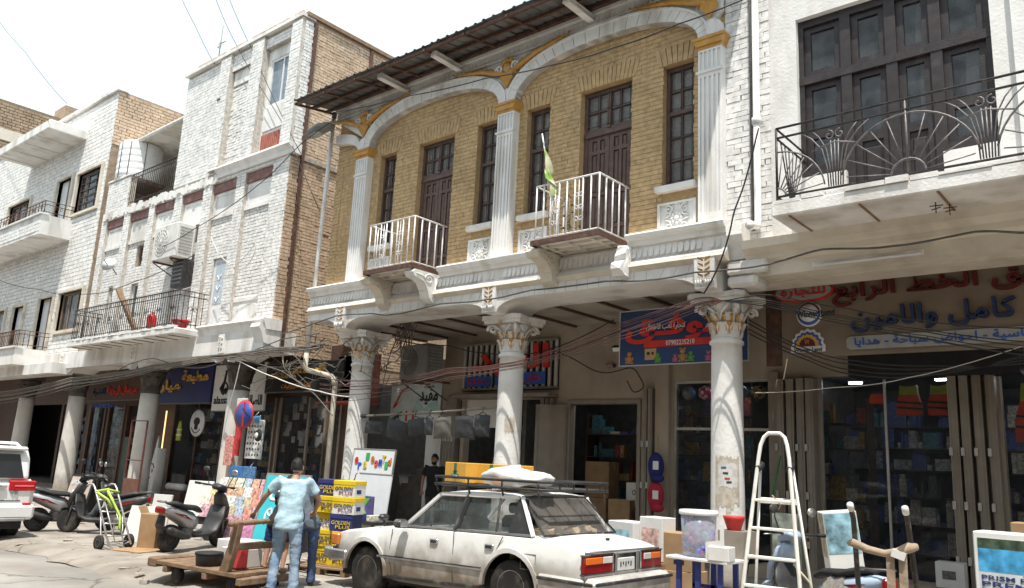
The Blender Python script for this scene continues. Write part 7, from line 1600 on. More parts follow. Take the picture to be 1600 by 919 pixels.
# goods tied on the poster column
HX, HY = -19.5, 11.36
for i, (lab, x, z, w_, h_, m) in enumerate((('white sheet of sticker rows on the poster column', -19.0, 1.55, .62, .95, mat('sticker_sheet', (.62, .62, .60), .6, var=.35, scale=16)), ('red toy pack hanging left on the poster column', -19.75, 1.6, .24, .9, mat('red_pack', (.55, .04, .04), .5, var=.4, scale=9)), ('striped textile pack at the left edge of the column', -20.05, 1.35, .34, .75, mat('striped_pack', (.55, .25, .22), .7, var=.6, scale=14)), ('light blue pack on top of the sticker sheet', -19.1, 2.42, .5, .18, mat('sky_pack', (.1, .35, .6), .5, var=.3)), ('blue box with yellow flash under the stickers', -19.6, 1.05, .62, .3, mat('blue_pack', (.04, .16, .42), .5, var=.3)), ('small blue packs row beside the blue box', -19.0, 1.08, .5, .28, mat('blue_pack_small', (.08, .2, .4), .5, var=.5, scale=18)), ('white letter sheet wrapped high on the column', -19.75, 2.55, .45, .5, WCARD))):
    t = thing('hanging_pack', lab, 'pack', (x + 1.05, HY - .02 * (i % 3), z), random.uniform(-.1, .1), group='goods tied to the poster column'); MB().bbox(-w_ / 2, w_ / 2, -.03, .03, 0, h_, .01).build('pack', m, t); MB().tube([(0, 0, h_), (0, .1, h_ + .12)], .006, 4).build('string', WLET, t)
    if i == 0:
        for r in range(6):
            for c in range(5): MB().box(-.25 + .11 * c, -.2 + .11 * c, -.034, -.03, .07 + .14 * r, .12 + .14 * r).build('sticker', random.choice((BLACK, NVY, GIRON)), t)
t = thing('round_pouch', 'small black round pouch with white badge on the stickers', 'pouch', (-17.6, 11.22, 2.0)); MB().sphere((0, 0, .12), .14, 12, 8, (1, .4, 1.1)).build('shell', BLACK, t); MB().sphere((.0, -.05, .12), .07, 8, 5, (1, .3, 1)).build('badge', WLET, t)
t = thing('no_parking_sign', 'blue no parking disc with red rim on the poster column', 'road sign', (-18.15, 11.1, 2.62), .12); MB().lathe([(.36, 0), (.36, .015)], (0, 0, 0), 32, M=T(0, .01, 0, 0, PI / 2)).build('rim', mat('sign_red', (.45, .03, .035), .4, var=.1), t); MB().lathe([(.30, 0), (.30, .018)], (0, 0, 0), 32, M=T(0, .008, 0, 0, PI / 2)).build('disc', mat('sign_face_blue', (.03, .07, .3), .4, var=.1), t); MB().box(-.028, .028, -.016, -.009, -.30, .30).build('slash', MATS['sign_red'], t); MB().tube([(0, .03, -.3), (0, .03, .3)], .02, 5).build('bracket', GIRON, t)
# iron frame at the second left column
t = thing('iron_frame', 'tall red brown iron frame standing at the left column', 'frame', (-23.6, 11.1, .09)); 
for x in (-.5, .45): MB().tube([(x, 0, 0), (x, 0, 2.35)], .03, 4, smooth=False).build('upright', mat('oxide_frame', (.13, .04, .035), .6, var=.2), t)
for z in (.72, 2.35): MB().tube([(-.5, 0, z + (.5 if z < 1 else 0)), (.45, 0, z + (.5 if z < 1 else 0))], .02, 4, smooth=False).build('crossbar', MATS['oxide_frame'], t)
MB().box(-.5, .45, -.02, .02, .05, .7).build('lower_panel', mat('oxide_panel', (.16, .07, .05), .7, var=.2), t)
# white boards with magnets by the first column
WB = mat('whiteboard', (.66, .68, .70), .35, var=.04)
t = thing('whiteboard', 'tall whiteboard with colourful magnet letters by the first column', 'whiteboard', (-13.0, 10.85, .12), .05); Mx = T(0, 0, 0, 0, -.12)
MB().box(-.6, .6, -.012, .012, .5, 1.78, Mx).build('board', WB, t)
for (a, b, c, d) in ((-.62, -.6, .48, 1.8), (.6, .62, .48, 1.8), (-.62, .62, 1.78, 1.8), (-.62, .62, .48, .5)): MB().box(a, b, -.02, .02, c, d, Mx).build('edge', ALU, t)
for k, (x, z, ch) in enumerate(((-.48, 1.55, 'e'), (-.36, 1.44, 'r'), (-.2, 1.46, 'a'), (-.16, 1.64, 'l'), (0, 1.58, 'e'), (.12, 1.5, 'o'), (.24, 1.52, 'm'), (.33, 1.6, 'T'), (.42, 1.48, 'i'), (.5, 1.56, 'd'))): text('magnet_letter', ch, mat('magnet_%d' % (k % 5), [(.6, .05, .04), (.04, .12, .5), (.6, .45, .03), (.05, .35, .1), (.5, .2, .04)][k % 5], .4), t, x - .05, x + .05, z - .07, z + .07, -.016, .012, .03, M=Mx, world=False)
t = thing('whiteboard', 'smaller white panel standing in front of the tall whiteboard', 'whiteboard', (-12.2, 10.3, .12), .05); MB().box(-.45, .45, -.012, .012, .3, 1.3, Mx).build('board', WB, t); MB().box(-.46, .46, -.018, .018, 1.3, 1.32, Mx).build('edge', ALU, t)
t = thing('board_game', 'violet game pack with green chevrons before the white panels', 'game', (-11.95, 9.9, .62), .05); MB().bbox(-.36, .36, -.03, .03, 0, .42, .01).build('box', mat('violet_pack', (.10, .08, .22), .5, var=.25, scale=12), t)
for x in (-.18, .16): MB().prism([(x - .14, .2), (x + .02, .38), (x + .14, .38), (x - .02, .2), (x + .14, .04), (x + .02, .04)], -.036, -.03).build('chevron', mat('chevron_green', (.12, .45, .06), .5), t)
t = thing('display_table', 'dark low table with packs before the white panels', 'table', (-12.0, 10.0, .09)); MB().box(-.8, .7, -.3, .3, .46, .52).build('top', BPLAS, t); 
for x in (-.75, .65):
    for y in (-.27, .27): MB().box(x - .025, x + .025, y - .025, y + .025, 0, .46).build('leg', GIRON, t)
for k in range(9): o = MB().bbox(-.06, .06, -.1, .1, 0, random.uniform(.06, .13), .005).build('small_pack', random.choice(MG + [NVY])); o.location = (-12.7 + .15 * k, 9.85, .61); tag(o, '%s small bright pack from the left on the dark low table' % ORD[k], 'pack', 'small packs on the dark table')
t = thing('umbrella', 'folded black umbrella leaning on the white panels', 'umbrella', (-12.35, 9.95, .55)); MB().tube([(0, 0, 0), (0, .05, .35), (0, .1, .75)], [.035, .05, .02], 8).build('canopy', BLACK, t); MB().tube([(0, .1, .75), (.01, .12, .86), (.05, .12, .88)], .01, 5).build('handle', BPLAS, t)
# ------------------------------------------------------------------ wooden cart with goods
OW = mat('worn_cart_wood', (.22, .14, .085), .8, var=.3, scale=9, bump=.4, bscale=40, dirt=(.1, .07, .05), damt=.35, dscale=5)
CT_ = thing('wooden_cart', 'flat wooden push cart with upright wooden handle', 'cart', (-9.62, 5.92, .05), .12)
for k in range(6): MB().bbox(-1.05 + random.uniform(-.06, .03), .64, -.40 + .135 * k, -.275 + .135 * k, .20, .25, .006).build('plank', OW, CT_)
for x in (-.8, 0, .65): MB().bbox(x, x + .09, -.4, .4, .12, .20, .01).build('bearer', OW, CT_)
MB().bbox(-1.12, -.95, -.42, .42, .16, .28, .02).build('front_beam', OW, CT_)
for x in (-.6, .5):
    for y in (-.3, .3): wheel(CT_, (x, y, .1), .10, .07, OW, 0, .4)
for y in (-.36, .36): MB().prism([(.30, .2), (.46, .2), (.56, .55), (.60, .84), (.50, .86), (.44, .56)], y - .035, y + .035).build('handle_post', OW, CT_)
MB().tube([(.55, -.5, .82), (.56, 0, .84), (.55, .5, .83)], .034, 7).build('handle_bar', OW, CT_); MB().bbox(.44, .52, -.36, .36, .50, .58, .015).build('crossbar', OW, CT_)
def at_cart(x, y, z): v = Matrix.Translation((-9.62, 5.92, .05)) @ Matrix.Rotation(.12, 4, 'Z') @ Vector((x, y, z)); return v
v = at_cart(-.15, -.2, .252); t = thing('black_tub', 'round black lidded tub on the wooden cart', 'tub', v); MB().lathe([(.15, 0), (.165, .12), (.17, .14)], (0, 0, 0), 20).build('bowl', BPLAS, t); MB().lathe([(.175, .135), (.175, .16), (.05, .17)], (0, 0, 0), 20).build('lid', BLACK, t)
v = at_cart(.08, .12, .252); t = carton('white carton with blue print on the wooden cart', v.x, v.y, v.z, .44, .3, .22, .15, WCARD, tape=False); MB().box(-.15, .1, -.153, -.15, .06, .12).build('print', SBLUE, t)
v = at_cart(-.1, .22, .252); carton('flatter white carton behind the printed one on the cart', v.x, v.y, v.z, .5, .3, .30, .3, WCARD, tape=False)
v = at_cart(.32, -.12, .252); t = thing('red_canister', 'red plastic canister on the wooden cart', 'canister', v, .2); MB().bbox(-.1, .1, -.08, .08, 0, .26, .025).build('body', mat('red_canister_plastic', (.55, .06, .06), .4, var=.1), t); MB().lathe([(.03, .26), (.03, .3), (.02, .3)], (0, 0, 0), 10).build('cap', REDP, t); MB().tube([(-.06, 0, .26), (-.02, 0, .31), (.06, 0, .27)], .012, 5).build('handle', REDP, t)
# ------------------------------------------------------------------ goods on the right
for i, (lab, x, y, z, w_, d_, h_, m) in enumerate((('white carton with blue print just behind the saloon boot', -5.68, 9.15, .72, .42, .35, .38, WCARD), ('white printed carton leaning right of the boot', -5.30, 9.2, .66, .34, .3, .52, WCARD), ('brown carton stacked on another beside the blue stand', -4.98, 9.25, .58, .42, .36, .44, CARD), ('lower brown carton beside the blue stand', -4.95, 9.25, .09, .44, .38, .49, CARD), ('brown carton carrying the white printed cartons', -5.5, 9.2, .09, .7, .45, .56, CARD2))):
    t = carton(lab, x, y, z, w_, d_, h_, .08 * (i - 2), m, 'cartons behind the saloon', tape=i > 1)
    if i < 2: MB().box(-w_ * .4, w_ * .35, -d_ / 2 - .002, -d_ / 2, h_ * .3, h_ * .75).build('print', [mat('pale_blue_print', (.35, .55, .62), .6, var=.3, scale=14), mat('pink_print', (.6, .4, .35), .6, var=.5, scale=16)][i], t)
    elif i < 4: MB().box(-.02, .12, -d_ / 2 - .002, -d_ / 2, .08, .13).build('print', BLACK, t)
BS = thing('blue_stand', 'blue metal leg stand with white top beside the right column', 'stand', (-4.12, 8.15, .09)); BLM = mat('blue_steel', (.03, .045, .2), .45, var=.15)
for x in (-.22, 0, .25):
    for y in (-.16, .2): MB().box(x - .025, x + .025, y - .02, y + .02, 0, .76).build('leg', BLM, BS)
MB().box(-.24, .27, -.16, -.13, .28, .32).build('crossbar', BLM, BS); MB().box(-.24, .27, .18, .2, .45, .49).build('crossbar', BLM, BS); MB().bbox(-.34, .36, -.24, .28, .76, .79, .006).build('top', WCARD, BS)
t = thing('toy_tub', 'clear lidded tub full of coloured toys on the blue stand', 'tub', (-4.18, 8.12, .88)); MB().lathe([(.155, 0), (.165, .03), (.19, .43), (.185, .43), (.16, .03), (.15, .01)], (0, 0, 0), 24).build('bucket', glass('tub_plastic', (.55, .58, .72), .34, .2), t); MB().lathe([(.205, .43), (.21, .45), (.205, .475), (.18, .48)], (0, 0, 0), 24).build('lid', WPR, t)
tc = [mat('toy_c%d' % i, c, .4) for i, c in enumerate(((.08, .12, .5), (.6, .12, .25), (.1, .4, .12), (.6, .25, .05), (.12, .1, .45), (.55, .08, .1)))]
for m in tc:
    g = MB()
    for k in range(16): a = random.uniform(0, 6.28); r = .145 * math.sqrt(random.random()); g.sphere((r * math.cos(a), r * math.sin(a), random.uniform(.05, .38)), random.uniform(.025, .042), 7, 5)
    g.build('toys', m, t, kind='stuff')
t = thing('red_bowl', 'red toy bowl behind the clear tub', 'bowl', (-3.93, 8.45, 1.16)); MB().lathe([(.07, 0), (.11, .12), (.12, .15), (.1, .15)], (0, 0, 0), 18).build('bowl', REDP, t); MB().box(-.13, .16, -.12, .2, -.28, 0).build('plinth', GREYM, t)
carton('small white open carton on the blue stand', -3.86, 8.0, .88, .22, .2, .14, .1, WCARD, tape=False)
o = MB().prism([(0, 0), (.2, 0), (.2, .36), (.16, .36), (.16, .2), (0, .17)], -.008, .008).build('white_bracket', WPR); o.location = (-4.0, 7.93, .885); tag(o, 'white plastic corner piece standing by the toy tub', 'bracket')
# step ladder
LD = thing('step_ladder', 'white painted metal step ladder by the right column', 'ladder', (-2.87, 7.0, .09), .12); LM = mat('ladder_white', (.76, .75, .70), .45, var=.06, dirt=(.4, .34, .28), damt=.25, dscale=7)
top = 2.04
def lpt(s, z, back=0): f_ = z / top; return (s * (.31 - .20 * f_), (-.28 + .28 * f_) if not back else (.30 - .30 * f_), z)
pts = [lpt(-1, 0), lpt(-1, 1.0), lpt(-1, 1.82)] + [(-.115 + .0, -.02, 1.93), (-.09, 0, 2.0), (-.05, 0, 2.035), (.05, 0, 2.035), (.09, 0, 2.0), (.115, -.02, 1.93)] + [lpt(1, 1.82), lpt(1, 1.0), lpt(1, 0)]
MB().tube(pts, .017, 8).build('front_frame', LM, LD)
for s in (-1, 1): MB().tube([lpt(s, 0, 1), lpt(s, 1.74, 1)], .013, 7).build('back_leg', LM, LD); MB().tube([(s * .135, -.05, 1.72), (s * .13, .05, 1.76)], .032, 7).build('hinge', BPLAS, LD)
for k in range(6):
    z = .28 + .235 * k + .0; a, b = lpt(-1, z), lpt(1, z); MB().bbox(a[0] + .015, b[0] - .015, a[1] - .03, a[1] + .035, z - .013, z + .010, .005).build('tread', LM, LD)
for z in (.62, 1.45): a, b = lpt(-1, z, 1), lpt(1, z, 1); MB().bbox(a[0], b[0], a[1] - .012, a[1] + .012, z - .025, z + .025, .005).build('brace', LM, LD)
MB().tube([(-.02, -.03, 1.5), (.03, .05, 1.42), (.0, .1, 1.38)], .006, 4).build('string', TAPE, LD); MB().tube([(.17, -.1, .95), (.26, .05, .8), (.3, .05, .66)], .009, 5).build('cord', mat('cream_cord', (.6, .56, .42), .7), LD)
# tubular hand cart with wrapped handle
HC = thing('sack_barrow', 'dark steel barrow with cloth wrapped handle, right foreground', 'barrow', (-2.0, 7.0, .09), .1); DS = mat('worn_dark_steel', (.05, .042, .038), .5, metal=.4, var=.3, dirt=(.45, .42, .38), damt=.25, dscale=14)
for s in (-1, 1): MB().tube([(s * .22, .35, .1), (s * .215, .1, .85), (s * .205, 0, 1.18), (s * .20, -.06, 1.36), (s * .20, -.14, 1.45)], .021, 8).build('upright', DS, HC); MB().tube([(s * .20, -.12, 1.43), (s * .20, -.165, 1.475)], .026, 8).build('tube_end', IRON, HC); wheel(HC, (s * .3, .42, .13), .13, .06, DS, 0, .4)
for z, y in ((.80, .13), (.4, .25)): MB().tube([(-.215, y, z), (.215, y, z)], .012, 6).build('crossbar', IRON, HC)
CL = mat('beige_cloth', (.34, .26, .19), .95, var=.2, scale=8, bump=.4, bscale=30)
m = MB(); m.tube([(-.25, .0, 1.16), (-.22, -.03, 1.17), (-.1, -.05, 1.13), (.02, -.05, 1.11), (.12, -.05, 1.13), (.20, -.03, 1.17), (.25, 0, 1.18)], [.024, .034, .030, .028, .034, .042, .026], 9); m.build('wrapping', CL, HC)
for x in (.06, .15): MB().box(x - .03, x + .03, -.06, -.045, .45, 1.12).build('cloth_tail', CL, HC)
MB().box(-.26, -.16, -.09, -.06, 1.07, 1.13, T(0, 0, 0, 0, 0, .3)).build('tag', WCARD, HC); MB().box(-.25, .25, .1, .4, .08, .1).build('toe_plate', DS, HC)
# pool set box, cartons, poster box
PB = thing('pool_set_box', 'white framed pool set box with swimmer picture, right edge', 'box', (-1.45, 9.5, .55), -.05); MB().bbox(-.40, .55, 0, .4, 0, .76, .01).build('carton', WPR, PB)
MB().box(-.36, .55, -.004, 0, .04, .70).build('print_ground', mat('pool_print_pale', (.55, .6, .62), .5, var=.15, scale=5), PB); MB().box(-.36, .55, -.006, -.004, .38, .60).build('water_print', mat('pool_water', (.06, .30, .55), .35, var=.5, scale=9), PB); MB().box(-.36, .55, -.006, -.004, .60, .70).build('tree_print', mat('tree_print', (.05, .08, .05), .5, var=.6, scale=14), PB)
def pdisc(x, z, rx, rz_, m, y=-.006): MB().lathe([(rx, 0), (rx * .9, .004)], (0, 0, 0), 16, M=Matrix.Translation((x, y, z)) @ Matrix.Rotation(PI / 2, 4, 'X') @ Matrix.Diagonal((1, rz_ / rx, 1, 1))).build('swimmer_print', m, PB)
SKP = mat('print_skin', (.5, .28, .18), .5); HRP = mat('print_hair', (.12, .07, .04), .5)
pdisc(.17, .545, .075, .09, HRP); pdisc(.155, .53, .055, .075, SKP, -.010); MB().prism([(.02, .38), (.32, .38), (.26, .44), (.2, .48), (.12, .47)], -.011, -.007).build('swimmer_print', SKP, PB)
for k, (s_, a, b) in enumerate((('PRISM FRAME', .30, .345), ('PREMIUM', .235, .285), ('POOL SET', .17, .22))): text('lettering', s_, NVY, PB, -.34, .34 + .04 * k, a, b, -.006, .003, .012, world=False)
text('lettering', '14.63m x 1.22m', GIRON, PB, -.32, .1, .125, .15, -.006, .002, .003, world=False); MB().box(-.3, .35, -.006, -.004, .045, .11).build('print_band', GIRON, PB)
carton('plain carton under the pool set box', -1.4, 9.7, .09, .9, .5, .455, 0, CARD2); carton('brown carton showing behind the pool set box', -1.35, 10.6, .95, .6, .4, .44, 0, CARD); carton('large carton below the brown one at the right edge', -1.3, 10.6, .09, .8, .5, .85, 0, CARD2)
PBX = thing('poster_box', 'tilted tall box with swimmer pictures behind the blue scooter', 'box', (-3.5, 10.75, .42), .5); MB().bbox(-.2, .2, -.2, .2, 0, .95, .008, T(0, 0, 0, 0, 0, -.12)).build('carton', WPR, PBX); MB().box(-.19, .19, -.204, -.2, .45, .93, T(0, 0, 0, 0, 0, -.12)).build('picture', mat('box_picture', (.25, .42, .5), .5, var=.7, scale=7), PBX); MB().box(-.204, -.2, -.19, .19, .4, .93, T(0, 0, 0, 0, 0, -.12)).build('picture', mat('box_picture_warm', (.4, .35, .25), .5, var=.6, scale=9), PBX)
carton('low carton under the tilted poster box', -3.5, 10.75, .09, .5, .45, .33, .3, CARD2)
carton('narrow poster box behind the ladder', -4.6, 11.6, .09, .34, .3, 1.15, .2, mat('green_pic_carton', (.45, .5, .42), .6, var=.5, scale=7), tape=False); MB().box(-6, 3, 13.45, 14.15, .05, .28).build('shop_step', BEIGE, RF)
t = carton('white label carton on the shop step', -2.98, 13.75, .28, .38, .3, .36, .05, WCARD, tape=False); MB().box(-.1, .08, -.153, -.15, .12, .24).build('label_print', GIRON, t)
t = thing('toy_scooter', 'green child scooter hanging by the toy shop door', 'toy scooter', (-5.55, 13.8, 1.35)); MB().tube([(0, 0, .75), (-.16, 0, .1), (-.2, 0, 0)], .016, 6).build('stem', mat('toy_scooter_green', (.03, .25, .06), .4), t); MB().box(-.3, -.12, -.06, .06, -.03, .02).build('deck', MATS['toy_scooter_green'], t); wheel(t, (-.25, 0, -.06), .05, .03, DS, 0, .4)
# ------------------------------------------------------------------ lamp, drain on the yellow house, flag
SL = thing('street_lamp', 'grey street lamp on a slim pole at the yellow house corner', 'street lamp', (-15.75, 11.2, 3.7), world=True)
MB().tube([(-15.85, 11.15, 4.0), (-15.78, 11.15, 7.0), (-15.72, 11.15, 9.95)], .05, 8).build('pole', PIPE, SL); MB().tube([(-15.72, 11.15, 9.95), (-15.70, 11.15, 10.1)], .06, 8).build('pole_cap', GIRON, SL)
MB().tube([(-15.73, 11.15, 9.6), (-15.6, 10.9, 9.62)], .03, 6).build('arm', GIRON, SL); m = MB(); etube(m, [(-16.15, 10.75, 9.42), (-15.95, 10.75, 9.48), (-15.6, 10.75, 9.52), (-15.3, 10.75, 9.50), (-15.2, 10.75, 9.48)], [.10, .17, .19, .15, .08], [.05, .09, .11, .09, .05], 12); m.build('head', mat('lamp_grey', (.16, .16, .15), .5, var=.15), SL); m = MB(); etube(m, [(-16.05, 10.75, 9.38), (-15.85, 10.75, 9.385), (-15.6, 10.75, 9.41)], [.08, .13, .1], [.02, .05, .03], 10); m.build('lens', glass('lamp_lens', (.5, .5, .48), .8, .2), SL)
DP = thing('drain_pipe', 'cream drain pipe with elbow beside the first white column', 'drain pipe', (-15.0, 11.3, 0), world=True); MB().tube([(-15.85, 11.15, 4.05), (-15.86, 11.15, 3.72), (-15.78, 11.18, 3.65), (-15.05, 11.35, 3.50), (-14.95, 11.37, 3.42), (-14.95, 11.37, .1)], .06, 9).build('tube', mat('cream_pipe', (.52, .47, .39), .6, var=.1, dirt=(.3, .25, .2), damt=.4, dscale=3), DP); MB().tube([(-15.0, 11.365, 3.48), (-14.95, 11.37, 3.3)], .075, 9).build('elbow', MATS['cream_pipe'], DP)
FL = thing('green_flag', 'faded green flag on a short pole at the second balcony', 'flag', (-8.2, 10.42, 5.6), world=True); MB().tube([(-8.05, 10.42, 5.55), (-8.12, 10.40, 6.2), (-8.38, 10.36, 7.5)], .014, 6).build('pole', IRON, FL)
m = MB(); vs = []; n = 10
for i in range(n + 1):
    t_ = i / n
    for k in range(7):   # hoist along the pole, the fly drooping in folds
        s_ = k / 6; hz_ = 7.25 - .42 * t_; hx = -8.38 + (7.5 - hz_) * .2; vs.append((hx + .16 * s_ + .09 * s_ * math.sin(t_ * 7.5 + s_ * 2.5), 10.37 + .07 * s_ * math.sin(t_ * 9 + 1) - .02, hz_ - .52 * s_ ** 1.2 + .05 * s_ * math.sin(t_ * 5)))
m.add(vs, [(i * 7 + k, (i + 1) * 7 + k, (i + 1) * 7 + k + 1, i * 7 + k + 1) for i in range(n) for k in range(6)], smooth=True).build('cloth', mat('flag_green', (.16, .30, .045), .85, var=.2, scale=5, dirt=(.62, .55, .42), damt=.7, dscale=3.2), FL)
t = thing('dry_plant', 'dark withered plant in the corner of the second balcony', 'plant', (-7.9, 10.6, 5.55)); m = MB()
for k in range(40):
    a = random.uniform(0, 6.28); x, y, z = .12 * random.gauss(0, 1), .1 * random.gauss(0, 1), random.uniform(.1, .85); m.add([(x, y, z), (x + .07 * math.cos(a), y + .03, z + .03), (x + .13 * math.cos(a), y + .07 * math.sin(a), z - .04)], [(0, 1, 2)])
m.build('leaves', mat('dead_leaf', (.05, .05, .03), .9), t, kind='stuff'); MB().tube([(0, 0, 0), (.02, 0, .4), (-.03, .02, .85)], .012, 4).build('stem', TWOOD, t)
# ================================================================== people
SKIN = mat('skin_tan', (.36, .20, .135), .55, var=.08); HAIR = mat('black_hair', (.012, .010, .009), .6, var=.3, scale=40, bump=.5, bscale=90)
def skinned(name, nodes, edges, m, parent, sub=2, root=0, extra=None):
    """one smooth surface grown over a skeleton: nodes = [(x, y, z, rx, ry)]"""
    me = bpy.data.meshes.new(name); me.from_pydata([n[:3] for n in nodes], edges, []); o = bpy.data.objects.new(name, me)
    md = o.modifiers.new('skin', 'SKIN'); md.use_smooth_shade = True
    for i, n in enumerate(nodes): v = me.skin_vertices[0].data[i]; v.radius = (n[3], n[4] if len(n) > 4 else n[3]); v.use_root = (i == root)
    sb = o.modifiers.new('sub', 'SUBSURF'); sb.levels = sub; sb.render_levels = sub
    m2 = to_mesh(o)
    if extra:
        mb = MB(); mb.v = [tuple(v.co) for v in m2.vertices]; mb.f = [tuple(p.vertices) for p in m2.polygons]; mb.sm = [True] * len(mb.f); extra(mb); m2 = mb.mesh(name, m)
    m2.materials.clear(); m2.materials.append(m)
    for p in m2.polygons: p.use_smooth = True
    ob = bpy.data.objects.new(name, m2); COL.objects.link(ob); ob.parent = parent
    return ob
def person(label, loc, rz, J, shirt, trousers, sc=1.0, sleeve=.55, beard=False, shorts=False, shoes=True, hair=True, headrot=0.0, shirt_w=1.0):
    """J: joint positions in local metres (front = -y): pelvis, chest, neck, head, sh_l/r, el, wr, hip, kn, an"""
    t = thing('person', label, 'person', loc, rz); V = {k: Vector(v) * sc for k, v in J.items()}
    N = []; E = []; ix = {}
    def nd(k, p, r, r2=None): ix[k] = len(N); N.append((p.x, p.y, p.z, r * sc, (r2 or r) * sc))
    def ed(a, b): E.append((ix[a], ix[b]))
    nd('pel', V['pelvis'], .115, .095); nd('waist', V['pelvis'].lerp(V['chest'], .45), .115, .09); nd('chest', V['chest'], .14, .105); nd('neck', V['neck'], .05); nd('jaw', V['neck'].lerp(V['head'], .55), .052)
    ed('pel', 'waist'); ed('waist', 'chest'); ed('chest', 'neck'); ed('neck', 'jaw')
    for s in ('l', 'r'):
        nd('sh' + s, V['sh_' + s], .052); nd('el' + s, V['el_' + s], .038); nd('fo' + s, V['el_' + s].lerp(V['wr_' + s], .3), .036); nd('wr' + s, V['wr_' + s], .025); ed('chest', 'sh' + s); ed('sh' + s, 'el' + s); ed('el' + s, 'fo' + s); ed('fo' + s, 'wr' + s)
        d = (V['wr_' + s] - V['el_' + s]).normalized(); nd('pa' + s, V['wr_' + s] + d * .065 * sc, .030, .018); ed('wr' + s, 'pa' + s)
        nd('hip' + s, V['hip_' + s], .088); nd('kn' + s, V['kn_' + s], .056); nd('ca' + s, V['kn_' + s].lerp(V['an_' + s], .3), .052); nd('an' + s, V['an_' + s], .036); ed('pel', 'hip' + s); ed('hip' + s, 'kn' + s); ed('kn' + s, 'ca' + s); ed('ca' + s, 'an' + s)
        f = V['an_' + s] + Vector((0, -.16, -.055)) * sc; nd('to' + s, f, .036, .024); ed('an' + s, 'to' + s)
    hd = V['head']; Rm = Matrix.Translation(hd) @ Matrix.Rotation(headrot, 4, 'Z')
    def extra(mb):
        vs = []; fs = []; n, m_ = 20, 14
        for i in range(m_ + 1):
            th = PI * i / m_
            for k in range(n):
                a = 2 * PI * k / n; st = math.sin(th); z = .118 * math.cos(th); wx = .077 * st; wy = .097 * st
                if z < -.02: wx *= 1 - .28 * (-.02 - z) / .1; wy *= 1 - .12 * (-.02 - z) / .1
                vs.append((wx * math.cos(a), wy * math.sin(a) - (.012 if z < -.03 else 0), z))
        fs = [(i * n + k, (i + 1) * n + k, (i + 1) * n + (k + 1) % n, i * n + (k + 1) % n) for i in range(m_) for k in range(n)]
        mb.add([tuple(Vector(v) * sc) for v in vs], fs, Rm, True)
        mb.tube([Vector(p) * sc for p in ((0, -.094, .022), (0, -.112, -.012), (0, -.103, -.026))], [.008 * sc, .014 * sc, .012 * sc], 6, M=Rm)
        for s in (-1, 1): mb.sphere((s * .08 * sc, .008 * sc, -.005 * sc), .03 * sc, 8, 6, (.35, .7, 1.1), Rm)
        for s in (-1, 1): mb.sphere((s * .0 * sc, -.092 * sc, -.055 * sc), .02 * sc, 8, 5, (1.3, .5, .35), Rm)
        for s in ('l', 'r'):   # four fingers and a thumb, each its own chain out of the palm
            d = (V['wr_' + s] - V['el_' + s]).normalized(); p0 = V['wr_' + s] + d * .075 * sc; side = d.cross(Vector((0, 0, 1)))
            side = side.normalized() if side.length > .2 else Vector((1, 0, 0)); dn = d.cross(side).normalized()
            if dn.z > 0: dn = -dn
            for k, L_ in enumerate((.055, .07, .075, .065)):
                b = p0 + side * (-.027 + .018 * k) * sc; mid = b + (d * .75 + dn * .35) * L_ * .55 * sc; e = mid + (d * .2 + dn * .9) * L_ * .5 * sc
                mb.tube([b - d * .02 * sc, b, mid, e], [.0095 * sc, .0095 * sc, .0088 * sc, .007 * sc], 6)
            b = V['wr_' + s] + d * .03 * sc - side * .028 * sc; mb.tube([b, b + (d * .6 - side * .6 + dn * .2) * .035 * sc, b + (d * .9 - side * .35 + dn * .6) * .065 * sc], [.012 * sc, .011 * sc, .009 * sc], 6)
    body = skinned('body', N, E, SKIN, t, 2, 0, extra)
    # eyes and brows
    for s in (-1, 1): MB().sphere((s * .03 * sc, -.086 * sc, .012 * sc), .011 * sc, 8, 5, (1.2, .6, .6), Rm).build('eye', mat('eye_dark', (.05, .04, .035), .3), t); MB().tube([Vector(p) * sc for p in ((s * .014, -.097, .033), (s * .032, -.095, .038), (s * .05, -.082, .032))], .005 * sc, 5, M=Rm).build('eyebrow', HAIR, t)
    if hair:
        h = MB(); n, m_ = 26, 9; vs = []
        for i in range(m_ + 1):
            th = (PI * .60) * i / m_
            for k in range(n):
                a = 2 * PI * k / n; fr = max(0, -math.sin(a)); lim = th * (1 - .42 * fr); st = math.sin(lim); rr = 1.10 + .05 * math.sin(k * 2.4 + i * 1.7) + random.uniform(-.03, .03)
                vs.append((.077 * rr * st * math.cos(a), .099 * rr * st * math.sin(a) + .006, .122 * (1.06 + random.uniform(0, .03)) * math.cos(lim)))
        h.add([tuple(Vector(v) * sc) for v in vs], [(i * n + k, (i + 1) * n + k, (i + 1) * n + (k + 1) % n, i * n + (k + 1) % n) for i in range(m_) for k in range(n)], Rm, True)
        for k in range(60):
            a = random.uniform(0, 6.28); th = random.uniform(.1, 1.5) * (1 - .4 * max(0, -math.sin(a))); p = Vector((.083 * math.sin(th) * math.cos(a), .105 * math.sin(th) * math.sin(a) + .006, .128 * math.cos(th))) * sc; q = p * 1.10 + Vector((random.uniform(-.02, .02), random.uniform(-.02, .02), -.006)) * sc; h.tube([p * .97, q], [.012 * sc, .004 * sc], 4, M=Rm)
        h.build('hair', HAIR, t)
    if beard: b = MB(); b.sphere((0, -.04 * sc, -.075 * sc), .066 * sc, 14, 8, (1.0, 1.0, .72), Rm); b.build('beard', HAIR, t)
    # shirt
    lr = (V['sh_l'] - V['sh_r']); lr.z *= .3; lr.normalize(); fb = Vector((0, 0, 1)).cross(lr).normalized(); w_ = shirt_w * sc
